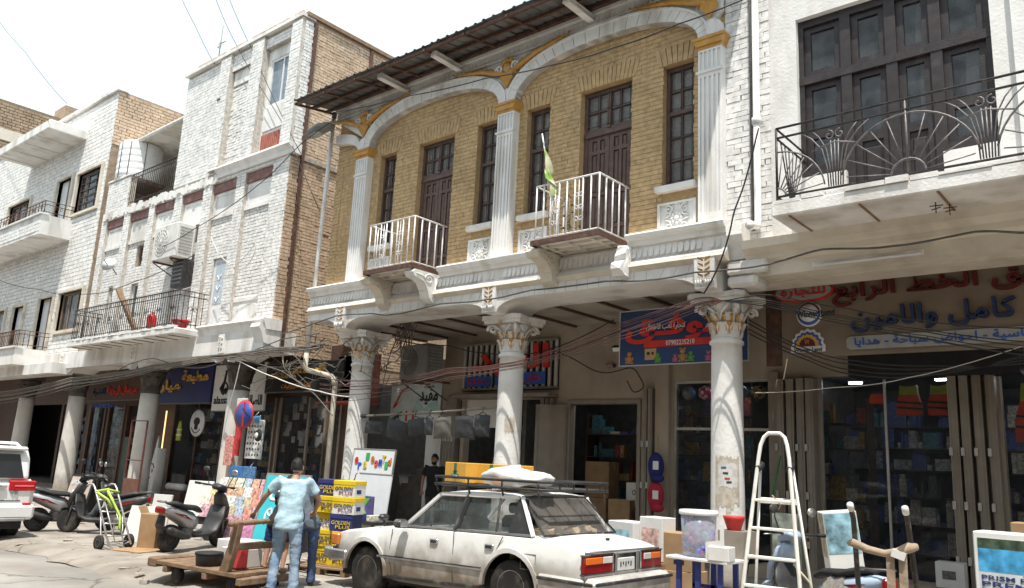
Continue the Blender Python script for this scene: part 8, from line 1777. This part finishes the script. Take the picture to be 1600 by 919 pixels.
    def rings(mb, L_, n=22):
        vs = []
        for (c, rx, ry) in L_:
            for q in range(n): a = 2 * PI * q / n; vs.append(c + lr * rx * math.copysign(abs(math.cos(a)) ** .8, math.cos(a)) + fb * ry * math.copysign(abs(math.sin(a)) ** .85, math.sin(a)))
        m_ = len(L_); mb.add(vs, [(i * n + q, i * n + (q + 1) % n, (i + 1) * n + (q + 1) % n, (i + 1) * n + q) for i in range(m_ - 1) for q in range(n)] + [tuple(range(n))[::-1], tuple(range((m_ - 1) * n, m_ * n))])
    def cloth(nm, mb, m, fold):
        me = mb.mesh(nm, m); o = bpy.data.objects.new(nm, me); r_ = o.modifiers.new('r', 'REMESH'); r_.mode = 'VOXEL'; r_.voxel_size = .013; q = o.modifiers.new('s', 'SMOOTH'); q.iterations = 7; q.factor = .5
        me = to_mesh(o)
        nn = [v.normal.copy() for v in me.vertices]
        for v, d in zip(me.vertices, nn): v.co += d * fold(*v.co)
        for p in me.polygons: p.use_smooth = True
        me.materials.clear(); me.materials.append(m); ob = bpy.data.objects.new(nm, me); COL.objects.link(ob); ob.parent = t
    P_, C_, K_ = V['pelvis'], V['chest'], V['neck']; mb = MB()
    sm_ = (V['sh_l'] + V['sh_r']) / 2
    rings(mb, [(P_ + Vector((0, 0, -.12)) * sc, .185 * w_, .145 * w_), (P_ + Vector((0, 0, .0)) * sc, .182 * w_, .14 * w_), (P_.lerp(C_, .4), .170 * w_, .132 * w_), (P_.lerp(C_, .8), .185 * w_, .135 * w_), (C_.lerp(sm_, .5), .195 * w_, .128 * w_), (sm_, .19 * w_, .105 * w_), (sm_.lerp(K_, .5), .115 * w_, .085 * w_), (K_ - Vector((0, 0, .02)) * sc, .066 * sc, .066 * sc)])
    for s in ('l', 'r'): a = V['sh_' + s]; b = a.lerp(V['el_' + s], sleeve * 1.15); mb.tube([a.lerp(C_, .3), a, a.lerp(b, .5), b], [.075 * sc, .078 * sc, .076 * sc, .080 * sc], 14)
    cloth('shirt', mb, shirt, lambda x, y, z: .016 * mn.noise((x * 7 + z * 3, y * 7, z * 10)) + .009 * mn.noise((x * 22, y * 22, z * 9)) - .006 * abs(mn.noise((x * 9 + z * 9, y * 9, z * 26))))
    # trousers
    mb = MB(); rings(mb, [(P_ + Vector((0, 0, .06)) * sc, .135 * sc, .105 * sc), (P_ - Vector((0, 0, .02)) * sc, .155 * sc, .122 * sc), (P_ - Vector((0, 0, .10)) * sc, .16 * sc, .122 * sc), (P_ - Vector((0, 0, .15)) * sc, .13 * sc, .10 * sc)])
    for s in ('l', 'r'):
        h_, k_, a_ = V['hip_' + s], V['kn_' + s], V['an_' + s]
        if shorts: mb.tube([h_ + Vector((0, 0, .02)) * sc, h_.lerp(k_, .4), h_.lerp(k_, .85)], [.1 * sc, .095 * sc, .098 * sc], 14)
        else: mb.tube([h_ + Vector((0, 0, .02)) * sc, h_.lerp(k_, .4), k_, k_.lerp(a_, .5), a_ + Vector((0, 0, .02)) * sc, a_ - Vector((0, 0, .03)) * sc], [.1 * sc, .09 * sc, .072 * sc, .068 * sc, .070 * sc, .072 * sc], 14)
    cloth('trousers', mb, trousers, lambda x, y, z: .010 * mn.noise((x * 9, y * 9, z * 12)) - .010 * abs(mn.noise((x * 8 + z * 5, y * 8, z * 24))) + .004 * mn.noise((x * 30, y * 30, z * 40)))
    if shoes:
        for s in ('l', 'r'):
            a = V['an_' + s]; m = MB(); P_ = [(a.x, a.y + .05 * sc, a.z - .045 * sc), (a.x, a.y - .04 * sc, a.z - .04 * sc), (a.x, a.y - .14 * sc, a.z - .055 * sc), (a.x, a.y - .19 * sc, a.z - .06 * sc)]
            m.tube(P_, [.036 * sc, .044 * sc, .042 * sc, .026 * sc], 9); m.build('shoe', BPLAS, t)
    return t
SHIRT = mat('washed_blue_cotton', (.36, .50, .58), .9, var=.10, scale=7, bump=.3, bscale=30, dirt=(.26, .38, .46), damt=.3, dscale=5); JEAN = mat('faded_denim', (.17, .25, .36), .9, var=.3, scale=6, bump=.3, bscale=60, dirt=(.32, .38, .45), damt=.5, dscale=4); DSHIRT = mat('black_cotton', (.018, .018, .022), .9, var=.2); DJEAN = mat('dark_denim', (.055, .085, .16), .9, var=.25, scale=6)
# man leaning to the cart handle, seen from behind (front is -y, turned about so that he faces the stall)
J1 = dict(pelvis=(0, 0, .92), chest=(.02, -.10, 1.28), neck=(.02, -.15, 1.47), head=(.03, -.20, 1.60), sh_l=(.20, -.12, 1.42), sh_r=(-.17, -.12, 1.42), el_l=(.36, -.20, 1.18), wr_l=(.30, -.40, 1.02), el_r=(-.36, -.20, 1.20), wr_r=(-.50, -.42, .98), hip_l=(.10, 0, .88), hip_r=(-.10, 0, .88), kn_l=(.13, .02, .48), kn_r=(-.12, -.10, .49), an_l=(.15, .10, .08), an_r=(-.14, .02, .08))
def mir(J):
    out = {}
    for k, v in J.items(): out[k] = (-v[0], v[1], v[2])
    return out
person('man in light blue shirt and faded jeans, seen from behind at the cart', (-8.72, 6.12, .08), PI + .85, mir(J1), SHIRT, JEAN, .93, headrot=-.3, shirt_w=.98)
J2 = dict(pelvis=(0, 0, .92), chest=(0, -.02, 1.30), neck=(0, -.04, 1.49), head=(0, -.07, 1.62), sh_l=(.19, -.02, 1.43), sh_r=(-.19, -.02, 1.43), el_l=(.27, .02, 1.16), wr_l=(.25, -.12, .93), el_r=(-.27, .02, 1.16), wr_r=(-.25, -.12, .93), hip_l=(.10, 0, .88), hip_r=(-.10, 0, .88), kn_l=(.11, -.02, .48), kn_r=(-.11, .02, .48), an_l=(.12, .03, .08), an_r=(-.12, .05, .08))
J5 = dict(J2); J5.update(chest=(.2, -.14, 1.2), neck=(.28, -.22, 1.34), head=(.32, -.28, 1.42), sh_l=(.38, -.16, 1.28), sh_r=(.04, -.16, 1.31), el_l=(.42, -.32, 1.06), wr_l=(.3, -.5, .96), el_r=(.0, -.34, 1.08), wr_r=(.1, -.5, .98))
person('person in dark jeans half hidden behind the man in blue', (-8.98, 6.60, .09), PI + .9, J5, mat('grey_cotton', (.10, .12, .15), .9, var=.15), DJEAN, .88)
J3 = dict(pelvis=(0, 0, .9), chest=(.10, -.18, 1.18), neck=(.14, -.28, 1.32), head=(.16, -.36, 1.40), sh_l=(.26, -.2, 1.27), sh_r=(-.10, -.2, 1.27), el_l=(.3, -.35, 1.05), wr_l=(.28, -.5, .9), el_r=(-.1, -.4, 1.05), wr_r=(0, -.52, .88), hip_l=(.10, 0, .86), hip_r=(-.10, 0, .86), kn_l=(.14, -.12, .48), kn_r=(-.14, -.02, .48), an_l=(.14, .02, .08), an_r=(-.15, .10, .08))
person('bare legged person in navy shorts stooping behind the cart', (-9.95, 6.82, .09), PI + .7, mir(J3), DSHIRT, mat('navy_shorts', (.02, .035, .12), .9, var=.2), .82, shorts=True, shoes=False)
J4 = dict(J2); person('bearded man in black shirt standing by the white pillar', (-13.75, 13.55, .1), .55, J4, DSHIRT, BPLAS, 1.02, beard=True)
# ================================================================== overhead cables
CAB = {'reddish': mat('red_cable', (.13, .065, .058), .7, var=.2), 'white': mat('white_cable', (.6, .59, .57), .6, var=.1), 'pale': mat('pale_cable', (.38, .35, .31), .7, var=.1), 'dusty': mat('dusty_cable', (.16, .14, .12), .8, var=.25), 'grey': mat('grey_cable', (.12, .115, .11), .7, var=.2)}
BC = mat('black_cable', (.02, .02, .02), .6, var=.2)
WIRES = [
('grey cable clipped along the white cornice of the arcade',0.016,[(-1656,1088,452),(-1451,1088,479),(-1334,1088,475),(-1259,1088,467),(-1120,1088,477),(-994,1088,474),(-890,1088,481),(-732,1088,480),(-647,1088,473),(-570,1088,476),(-515,1088,474),(-460,1088,474),(-434,1088,477),(-372,1088,486),(-282,1088,478),(-186,1088,483),(-135,1088,474)]),
('thin black wire crossing the arches under the roof',0.011,[(-1416,1000,927),(-1160,1000,897),(-948,1000,874),(-797,1000,854),(-666,1000,846),(-549,1000,848),(-445,1000,851),(-370,1000,853)]),
('thin wire rising from the white brick wall to the street lamp',0.011,[(-2269,1060,748),(-2092,1060,776),(-1802,1060,843),(-1620,1060,919),(-1489,1060,954)]),
('thin wire in the sky over the far left roof',0.01,[(-4023,950,2074),(-3461,950,1698),(-2904,950,1327)]),
('left wire of the sky pair above the white house',0.01,[(-2530,1120,1690),(-2396,1120,1535),(-2231,1120,1347)]),
('wire running from the sky down past the corner window',0.01,[(-2287,1120,1600),(-2098,1120,1359),(-1815,1120,1050),(-1598,1120,759)]),
('right wire of the sky group above the white house',0.01,[(-2199,1120,1568),(-2011,1120,1321),(-1707,1120,934)]),
('reddish cable bundle sagging across the arcade columns',0.006,[(-1502,1105,288),(-1286,1105,301),(-1102,1105,328),(-971,1105,340),(-853,1105,355),(-709,1105,383),(-573,1105,419),(-528,1105,431)]),
('reddish cable bundle sagging across the arcade columns',0.008,[(-1505,1105,310),(-1287,1105,308),(-1102,1105,332),(-971,1105,342),(-853,1105,358),(-709,1105,388),(-573,1105,423),(-528,1105,431)]),
('reddish cable bundle sagging across the arcade columns',0.005,[(-1507,1105,320),(-1288,1105,318),(-1103,1105,340),(-971,1105,346),(-853,1105,361),(-709,1105,394),(-573,1105,427),(-528,1105,431)]),
('reddish cable bundle sagging across the arcade columns',0.008,[(-1507,1105,319),(-1288,1105,319),(-1103,1105,340),(-971,1105,346),(-853,1105,362),(-709,1105,396),(-573,1105,429),(-528,1105,431)]),
('reddish cable bundle sagging across the arcade columns',0.008,[(-1508,1105,328),(-1289,1105,325),(-1103,1105,344),(-971,1105,349),(-854,1105,364),(-709,1105,398),(-573,1105,430),(-528,1105,431)]),
('reddish cable bundle sagging across the arcade columns',0.005,[(-1509,1105,331),(-1290,1105,330),(-1104,1105,347),(-972,1105,351),(-854,1105,367),(-710,1105,403),(-573,1105,434),(-528,1105,431)]),
('reddish cable bundle sagging across the arcade columns',0.008,[(-1509,1105,331),(-1289,1105,321),(-1103,1105,341),(-971,1105,347),(-854,1105,364),(-709,1105,398),(-573,1105,431),(-528,1105,431)]),
('reddish cable bundle sagging across the arcade columns',0.006,[(-1511,1105,343),(-1290,1105,332),(-1104,1105,349),(-972,1105,352),(-854,1105,370),(-710,1105,407),(-573,1105,437),(-528,1105,431)]),
('reddish cable bundle sagging across the arcade columns',0.008,[(-1511,1105,343),(-1290,1105,335),(-1104,1105,350),(-972,1105,353),(-854,1105,371),(-710,1105,410),(-573,1105,439),(-528,1105,431)]),
('thin cable fanning right across the shop sign',0.009,[(-528,1105,431),(-458,1105,433),(-347,1105,403),(-249,1105,378),(-145,1105,362)]),
('thin cable fanning right across the shop sign',0.008,[(-528,1105,431),(-459,1105,425),(-347,1105,392),(-249,1105,367),(-147,1105,346)]),
('thin cable fanning right across the shop sign',0.006,[(-528,1105,431),(-459,1105,419),(-347,1105,385),(-250,1105,359),(-147,1105,335)]),
('thin cable fanning right across the shop sign',0.006,[(-528,1105,431),(-459,1105,416),(-347,1105,381),(-250,1105,356),(-148,1105,330)]),
('thin cable fanning right across the shop sign',0.008,[(-528,1105,431),(-459,1105,422),(-347,1105,389),(-249,1105,364),(-147,1105,341)]),
('thin cable fanning right across the shop sign',0.009,[(-528,1105,431),(-459,1105,416),(-347,1105,381),(-250,1105,355),(-148,1105,330)]),
('dark cable drooping below the shop sign',0.01,[(-526,1190,416),(-436,1190,365),(-363,1190,343),(-263,1190,332),(-160,1190,331)]),
('dark cable drooping below the shop sign',0.01,[(-526,1190,410),(-436,1190,360),(-363,1190,337),(-263,1190,328),(-160,1190,335)]),
('dark cable drooping below the shop sign',0.01,[(-526,1190,401),(-436,1190,353),(-363,1190,329),(-264,1190,324),(-159,1190,339)]),
('dark cable drooping below the shop sign',0.01,[(-526,1190,394),(-436,1190,348),(-364,1190,323),(-264,1190,320),(-159,1190,342)]),
('pale cord slanting before the right shop glass',0.007,[(-491,1130,294),(-380,1130,299),(-281,1130,310),(-150,1130,345)]),
('dusty cable strung along the left arcade capitals',0.01,[(-3534,1085,303),(-2836,1085,350),(-2271,1085,385),(-1960,1085,402),(-1696,1085,405),(-1494,1085,407)]),
('dusty cable strung along the left arcade capitals',0.018,[(-3540,1085,315),(-2839,1085,359),(-2272,1085,389),(-1961,1085,406),(-1697,1085,409),(-1495,1085,410)]),
('dusty cable strung along the left arcade capitals',0.014,[(-3542,1085,319),(-2840,1085,362),(-2273,1085,391),(-1962,1085,407),(-1697,1085,408),(-1495,1085,411)]),
('dusty cable strung along the left arcade capitals',0.018,[(-3548,1085,330),(-2843,1085,369),(-2274,1085,395),(-1962,1085,410),(-1699,1085,418),(-1495,1085,414)]),
('dusty cable strung along the left arcade capitals',0.018,[(-3550,1085,334),(-2844,1085,372),(-2275,1085,397),(-1963,1085,411),(-1697,1085,412),(-1495,1085,415)]),
('dusty cable strung along the left arcade capitals',0.014,[(-3554,1085,341),(-2846,1085,377),(-2275,1085,399),(-1963,1085,413),(-1699,1085,420),(-1496,1085,416)]),
('dusty cable strung along the left arcade capitals',0.018,[(-3557,1085,347),(-2848,1085,381),(-2276,1085,402),(-1963,1085,414),(-1698,1085,413),(-1496,1085,418)]),
('dusty cable strung along the left arcade capitals',0.01,[(-3558,1085,349),(-2849,1085,383),(-2276,1085,402),(-1964,1085,415),(-1699,1085,419),(-1496,1085,419)]),
('white cable sagging from the poster column to the lane',0.014,[(-1890,1090,401),(-1829,1090,393),(-1666,1090,348),(-1485,1090,311),(-1382,1090,298)]),
('white cable hanging down the poster column',0.013,[(-1826,1090,393),(-1837,1090,337),(-1858,1090,257),(-1869,1090,178)]),
('grey cable looping over the gold lettered sign',0.012,[(-1816,1090,400),(-1642,1090,362),(-1508,1090,307),(-1431,1090,257)]),
('black cable hanging from the drain pipe to the column',0.013,[(-454,1070,679),(-475,1070,603),(-493,1070,557),(-503,1070,518),(-521,1070,472),(-543,1070,436)]),
('white hose looped on the white brick wall',0.014,[(-2054,1090,753),(-1989,1090,689),(-1901,1090,657),(-1820,1090,701),(-1867,1090,639),(-2124,1090,618),(-2233,1090,616)]),
('thin cable drooping across the two white houses',0.012,[(-3775,1100,821),(-3321,1100,736),(-2894,1100,674),(-2514,1100,677),(-2168,1100,715)]),
('grey cable running under the long balcony',0.014,[(-2897,1090,342),(-2657,1090,365),(-2450,1090,410),(-2292,1090,422),(-2064,1090,386),(-1876,1090,403),(-1657,1090,439),(-1507,1090,445)]),
('looped cable on the beige wall above the doorway',0.012,[(-1082,1400,429),(-1020,1400,404),(-944,1400,371),(-874,1400,378),(-851,1400,358),(-843,1400,338),(-865,1400,329),(-881,1400,352)]),
('black cable under the arcade ceiling',0.011,[(-1438,1220,461),(-1347,1220,432),(-1223,1220,418),(-1110,1220,396),(-959,1220,393),(-798,1220,442)]),
('cable rising to the black junction in the first arch',0.01,[(-1462,1240,283),(-1436,1240,403),(-1392,1240,483),(-1376,1240,497)])]
GRP = {'reddish cable': 'reddish cables across the columns', 'thin cable fanning': 'cables fanning over the right sign', 'dark cable': 'cables drooping below the right sign', 'dusty cable': 'cables along the left capitals'}
for lab, r, pts in WIRES:   # centimetres
    pp = []; pts = [tuple(a / 100 for a in p) for p in pts]
    Q = [Vector(p) for p in pts]; Q = [Q[0]] + Q + [Q[-1]]
    for k in range(1, len(Q) - 2):   # smooth curve through the hanging points
        p0, p1, p2, p3 = Q[k - 1:k + 3]
        for q in range(6): u = q / 6; pp.append(.5 * (2 * p1 + (p2 - p0) * u + (2 * p0 - 5 * p1 + 4 * p2 - p3) * u * u + (3 * p1 - p0 - 3 * p2 + p3) * u ** 3) - Vector((0, 0, .05 * (p2 - p1).length * u * (1 - u))))
    pp.append(Vector(pts[-1]))
    o = MB().tube(pp, r, 5).build('cable', CAB.get(lab.split()[0], BC))
    tag(o, lab, 'cable', next((g for k, g in GRP.items() if lab.startswith(k)), None))
TANGLE = [[(-1807,1221,459),(-1792,1221,437),(-1778,1221,417),(-1747,1221,394),(-1684,1221,388),(-1625,1221,393),(-1614,1221,394)],[(-1776,1159,459),(-1785,1159,461),(-1752,1159,454),(-1711,1159,430),(-1707,1159,428),(-1695,1159,423),(-1680,1159,425)],[(-1523,1176,367),(-1517,1176,361),(-1529,1176,335),(-1532,1176,327),(-1562,1176,327),(-1566,1176,344),(-1567,1176,344)],[(-1767,1169,410),(-1754,1169,387),(-1724,1169,391),(-1729,1169,378),(-1687,1169,382),(-1672,1169,379),(-1667,1169,388)],[(-1686,1191,439),(-1707,1191,415),(-1750,1191,403),(-1757,1191,402),(-1790,1191,389),(-1827,1191,403),(-1851,1191,402)],[(-1720,1147,440),(-1687,1147,410),(-1672,1147,404),(-1630,1147,382),(-1603,1147,387),(-1593,1147,386),(-1578,1147,380)],[(-1399,1137,434),(-1366,1137,409),(-1350,1137,409),(-1334,1137,393),(-1321,1137,394),(-1303,1137,397),(-1283,1137,387)],[(-1855,1250,501),(-1785,1250,483),(-1718,1250,451),(-1694,1250,433),(-1640,1250,421),(-1606,1250,428),(-1582,1250,441)],[(-1718,1139,408),(-1708,1139,379),(-1664,1139,352),(-1612,1139,330),(-1582,1139,342),(-1545,1139,353),(-1529,1139,351)],[(-1669,1250,441),(-1666,1250,434),(-1635,1250,422),(-1610,1250,419),(-1615,1250,414),(-1591,1250,426),(-1565,1250,414)],[(-1346,1091,362),(-1321,1091,361),(-1321,1091,359),(-1310,1091,354),(-1300,1091,343),(-1313,1091,358),(-1322,1091,373)],[(-1855,1235,381),(-1897,1235,373),(-1951,1235,368),(-1986,1235,358),(-2043,1235,368),(-2107,1235,386),(-2153,1235,384)],[(-1562,1120,452),(-1564,1120,429),(-1578,1120,409),(-1582,1120,404),(-1599,1120,402),(-1601,1120,406),(-1603,1120,412)],[(-1739,1208,425),(-1783,1208,414),(-1799,1208,387),(-1845,1208,366),(-1874,1208,372),(-1925,1208,389),(-1952,1208,389)],[(-1452,1203,383),(-1431,1203,381),(-1409,1203,386),(-1405,1203,370),(-1408,1203,380),(-1407,1203,369),(-1405,1203,389)],[(-1517,1233,462),(-1482,1233,430),(-1462,1233,408),(-1467,1233,393),(-1451,1233,382),(-1455,1233,374),(-1423,1233,392)],[(-1733,1231,424),(-1775,1231,419),(-1790,1231,399),(-1822,1231,397),(-1855,1231,401),(-1890,1231,419),(-1915,1231,407)],[(-1533,1117,380),(-1501,1117,359),(-1483,1117,349),(-1458,1117,329),(-1460,1117,339),(-1432,1117,326),(-1417,1117,332)],[(-1443,1135,436),(-1462,1135,429),(-1497,1135,414),(-1500,1135,415),(-1515,1135,415),(-1524,1135,414),(-1563,1135,430)],[(-1767,1155,425),(-1806,1155,418),(-1824,1155,420),(-1828,1155,414),(-1855,1155,413),(-1867,1155,402),(-1900,1155,410)],[(-1461,1158,371),(-1419,1158,357),(-1413,1158,355),(-1384,1158,342),(-1345,1158,327),(-1340,1158,337),(-1334,1158,351)],[(-1574,1243,385),(-1576,1243,377),(-1599,1243,359),(-1643,1243,367),(-1649,1243,371),(-1678,1243,370),(-1696,1243,394)],[(-1649,1173,426),(-1666,1173,396),(-1696,1173,385),(-1745,1173,387),(-1767,1173,399),(-1771,1173,385),(-1821,1173,376)],[(-1689,1219,397),(-1695,1219,376),(-1697,1219,373),(-1699,1219,349),(-1708,1219,345),(-1749,1219,347),(-1777,1219,345)],[(-1434,1121,395),(-1416,1121,390),(-1386,1121,374),(-1388,1121,355),(-1393,1121,357),(-1372,1121,354),(-1359,1121,353)],[(-1525,1120,426),(-1548,1120,404),(-1580,1120,387),(-1626,1120,390),(-1669,1120,376),(-1735,1120,379),(-1792,1120,377)],[(-1622,1159,434),(-1603,1159,424),(-1582,1159,425),(-1591,1159,432),(-1605,1159,420),(-1592,1159,431),(-1605,1159,439)],[(-1527,1217,385),(-1534,1217,374),(-1540,1217,363),(-1529,1217,365),(-1532,1217,353),(-1545,1217,344),(-1517,1217,333)],[(-1648,1189,416),(-1608,1189,392),(-1602,1189,369),(-1590,1189,358),(-1569,1189,371),(-1543,1189,366),(-1533,1189,369)],[(-1608,1180,452),(-1647,1180,434),(-1690,1180,423),(-1706,1180,403),(-1768,1180,391),(-1811,1180,410),(-1870,1180,428)],[(-1879,1248,437),(-1871,1248,412),(-1907,1248,388),(-1915,1248,364),(-1919,1248,351),(-1945,1248,341),(-1936,1248,332)],[(-1598,1172,389),(-1657,1172,391),(-1710,1172,394),(-1745,1172,381),(-1781,1172,382),(-1814,1172,391),(-1855,1172,388)],[(-1721,1243,470),(-1705,1243,458),(-1681,1243,441),(-1677,1243,452),(-1669,1243,438),(-1668,1243,440),(-1667,1243,456)],[(-1645,1119,422),(-1710,1119,422),(-1758,1119,429),(-1832,1119,428),(-1886,1119,420),(-1967,1119,428),(-2034,1119,455)],[(-1314,1106,420),(-1328,1106,404),(-1336,1106,406),(-1356,1106,394),(-1366,1106,383),(-1367,1106,371),(-1380,1106,383)],[(-1707,1197,390),(-1741,1197,369),(-1727,1197,354),(-1771,1197,365),(-1812,1197,375),(-1859,1197,394),(-1864,1197,384)],[(-1697,1171,368),(-1641,1171,337),(-1637,1171,332),(-1601,1171,310),(-1596,1171,313),(-1554,1171,326),(-1535,1171,336)],[(-1427,1120,358),(-1394,1120,333),(-1371,1120,310),(-1358,1120,306),(-1350,1120,295),(-1334,1120,302),(-1330,1120,299)],[(-1506,1156,388),(-1520,1156,367),(-1543,1156,358),(-1530,1156,345),(-1551,1156,352),(-1535,1156,347),(-1517,1156,339)],[(-1647,1215,380),(-1669,1215,381),(-1685,1215,354),(-1721,1215,345),(-1760,1215,358),(-1770,1215,369),(-1816,1215,388)],[(-1410,1092,388),(-1409,1092,383),(-1427,1092,376),(-1434,1092,367),(-1442,1092,363),(-1480,1092,376),(-1521,1092,371)],[(-1883,1254,502),(-1891,1254,501),(-1925,1254,502),(-1935,1254,490),(-1956,1254,477),(-1968,1254,485),(-1996,1254,495)],[(-1771,1191,389),(-1754,1191,372),(-1722,1191,351),(-1714,1191,349),(-1688,1191,360),(-1654,1191,352),(-1630,1191,351)],[(-1505,1150,439),(-1470,1150,425),(-1449,1150,423),(-1422,1150,401),(-1372,1150,384),(-1314,1150,378),(-1262,1150,379)],[(-1699,1244,380),(-1655,1244,353),(-1615,1244,324),(-1555,1244,323),(-1497,1244,329),(-1478,1244,322),(-1452,1244,326)],[(-1582,1217,473),(-1604,1217,465),(-1608,1217,445),(-1641,1217,454),(-1672,1217,456),(-1718,1217,472),(-1725,1217,470)],[(-1457,1239,368),(-1482,1239,360),(-1493,1239,349),(-1501,1239,347),(-1496,1239,351),(-1506,1239,339),(-1504,1239,350)],[(-1567,1092,372),(-1595,1092,358),(-1647,1092,364),(-1694,1092,350),(-1727,1092,331),(-1744,1092,316),(-1811,1092,333)],[(-1761,1148,429),(-1804,1148,431),(-1861,1148,431),(-1889,1148,428),(-1957,1148,446),(-2011,1148,445),(-2050,1148,436)],[(-1379,1113,423),(-1345,1113,407),(-1311,1113,394),(-1302,1113,397),(-1302,1113,390),(-1266,1113,377),(-1250,1113,375)],[(-1423,1192,378),(-1428,1192,375),(-1448,1192,359),(-1431,1192,351),(-1442,1192,353),(-1450,1192,344),(-1457,1192,334)],[(-1743,1179,446),(-1727,1179,418),(-1709,1179,402),(-1741,1179,393),(-1747,1179,391),(-1766,1179,385),(-1756,1179,404)],[(-1345,1220,490),(-1347,1220,468),(-1338,1220,451),(-1349,1220,430),(-1362,1220,420),(-1357,1220,411),(-1367,1220,389)],[(-1334,1220,490),(-1341,1220,482),(-1356,1220,474),(-1348,1220,469),(-1360,1220,463),(-1376,1220,450),(-1372,1220,430)],[(-1345,1220,482),(-1363,1220,475),(-1355,1220,470),(-1366,1220,458),(-1376,1220,444),(-1394,1220,437),(-1386,1220,431)],[(-1336,1220,492),(-1326,1220,474),(-1326,1220,469),(-1342,1220,451),(-1355,1220,445),(-1349,1220,424),(-1365,1220,402)],[(-1350,1220,490),(-1365,1220,480),(-1356,1220,470),(-1371,1220,466),(-1386,1220,456),(-1379,1220,451),(-1391,1220,429)],[(-1331,1220,479),(-1342,1220,469),(-1333,1220,456),(-1332,1220,446),(-1350,1220,437),(-1346,1220,418),(-1348,1220,406)],[(-1349,1220,489),(-1352,1220,469),(-1364,1220,454),(-1355,1220,433),(-1366,1220,411),(-1362,1220,405),(-1373,1220,398)],[(-1367,1220,482),(-1373,1220,461),(-1389,1220,459),(-1382,1220,439),(-1371,1220,421),(-1374,1220,402),(-1389,1220,389)],[(-1354,1220,494),(-1355,1220,485),(-1359,1220,474),(-1369,1220,464),(-1369,1220,441),(-1359,1220,420),(-1354,1220,411)],[(-1333,1220,490),(-1347,1220,478),(-1345,1220,468),(-1345,1220,459),(-1336,1220,446),(-1341,1220,433),(-1333,1220,409)],[(-1350,1220,489),(-1351,1220,485),(-1357,1220,464),(-1354,1220,460),(-1348,1220,449),(-1339,1220,438),(-1351,1220,424)],[(-1336,1220,488),(-1329,1220,470),(-1337,1220,461),(-1341,1220,450),(-1349,1220,435),(-1342,1220,419),(-1356,1220,413)],[(-1356,1220,487),(-1371,1220,483),(-1380,1220,475),(-1398,1220,462),(-1389,1220,447),(-1386,1220,427),(-1379,1220,404)],[(-1353,1220,485),(-1367,1220,465),(-1374,1220,453),(-1367,1220,443),(-1379,1220,424),(-1381,1220,419),(-1399,1220,410)],[(-1369,1220,484),(-1383,1220,476),(-1390,1220,463),(-1396,1220,447),(-1395,1220,435),(-1410,1220,412),(-1409,1220,408)],[(-1353,1220,484),(-1344,1220,479),(-1361,1220,467),(-1367,1220,446),(-1362,1220,436),(-1368,1220,421),(-1362,1220,414)],[(-1356,1220,495),(-1357,1220,492),(-1348,1220,477),(-1351,1220,473),(-1363,1220,461),(-1357,1220,446),(-1365,1220,424)],[(-1345,1220,487),(-1357,1220,479),(-1351,1220,473),(-1354,1220,457),(-1361,1220,439),(-1352,1220,418),(-1350,1220,410)],[(-1368,1220,491),(-1378,1220,484),(-1372,1220,476),(-1366,1220,453),(-1380,1220,432),(-1387,1220,425),(-1401,1220,422)],[(-1351,1220,490),(-1344,1220,469),(-1361,1220,459),(-1369,1220,453),(-1380,1220,445),(-1379,1220,435),(-1395,1220,428)],[(-1353,1220,487),(-1364,1220,470),(-1375,1220,454),(-1377,1220,448),(-1374,1220,436),(-1376,1220,421),(-1377,1220,409)],[(-1368,1220,485),(-1361,1220,471),(-1364,1220,463),(-1356,1220,445),(-1367,1220,426),(-1358,1220,415),(-1348,1220,402)]]
tg = MB()
for pts in TANGLE: tg.tube([tuple(a / 100 for a in p) for p in pts], random.choice((.006, .009, .013)), 4)
tag(tg.build('cable_tangle', CAB['dusty']), 'dense tangle of dusty cables between the two arcades', 'cables', kind='stuff')
bpy.data.scenes.remove(TMP)
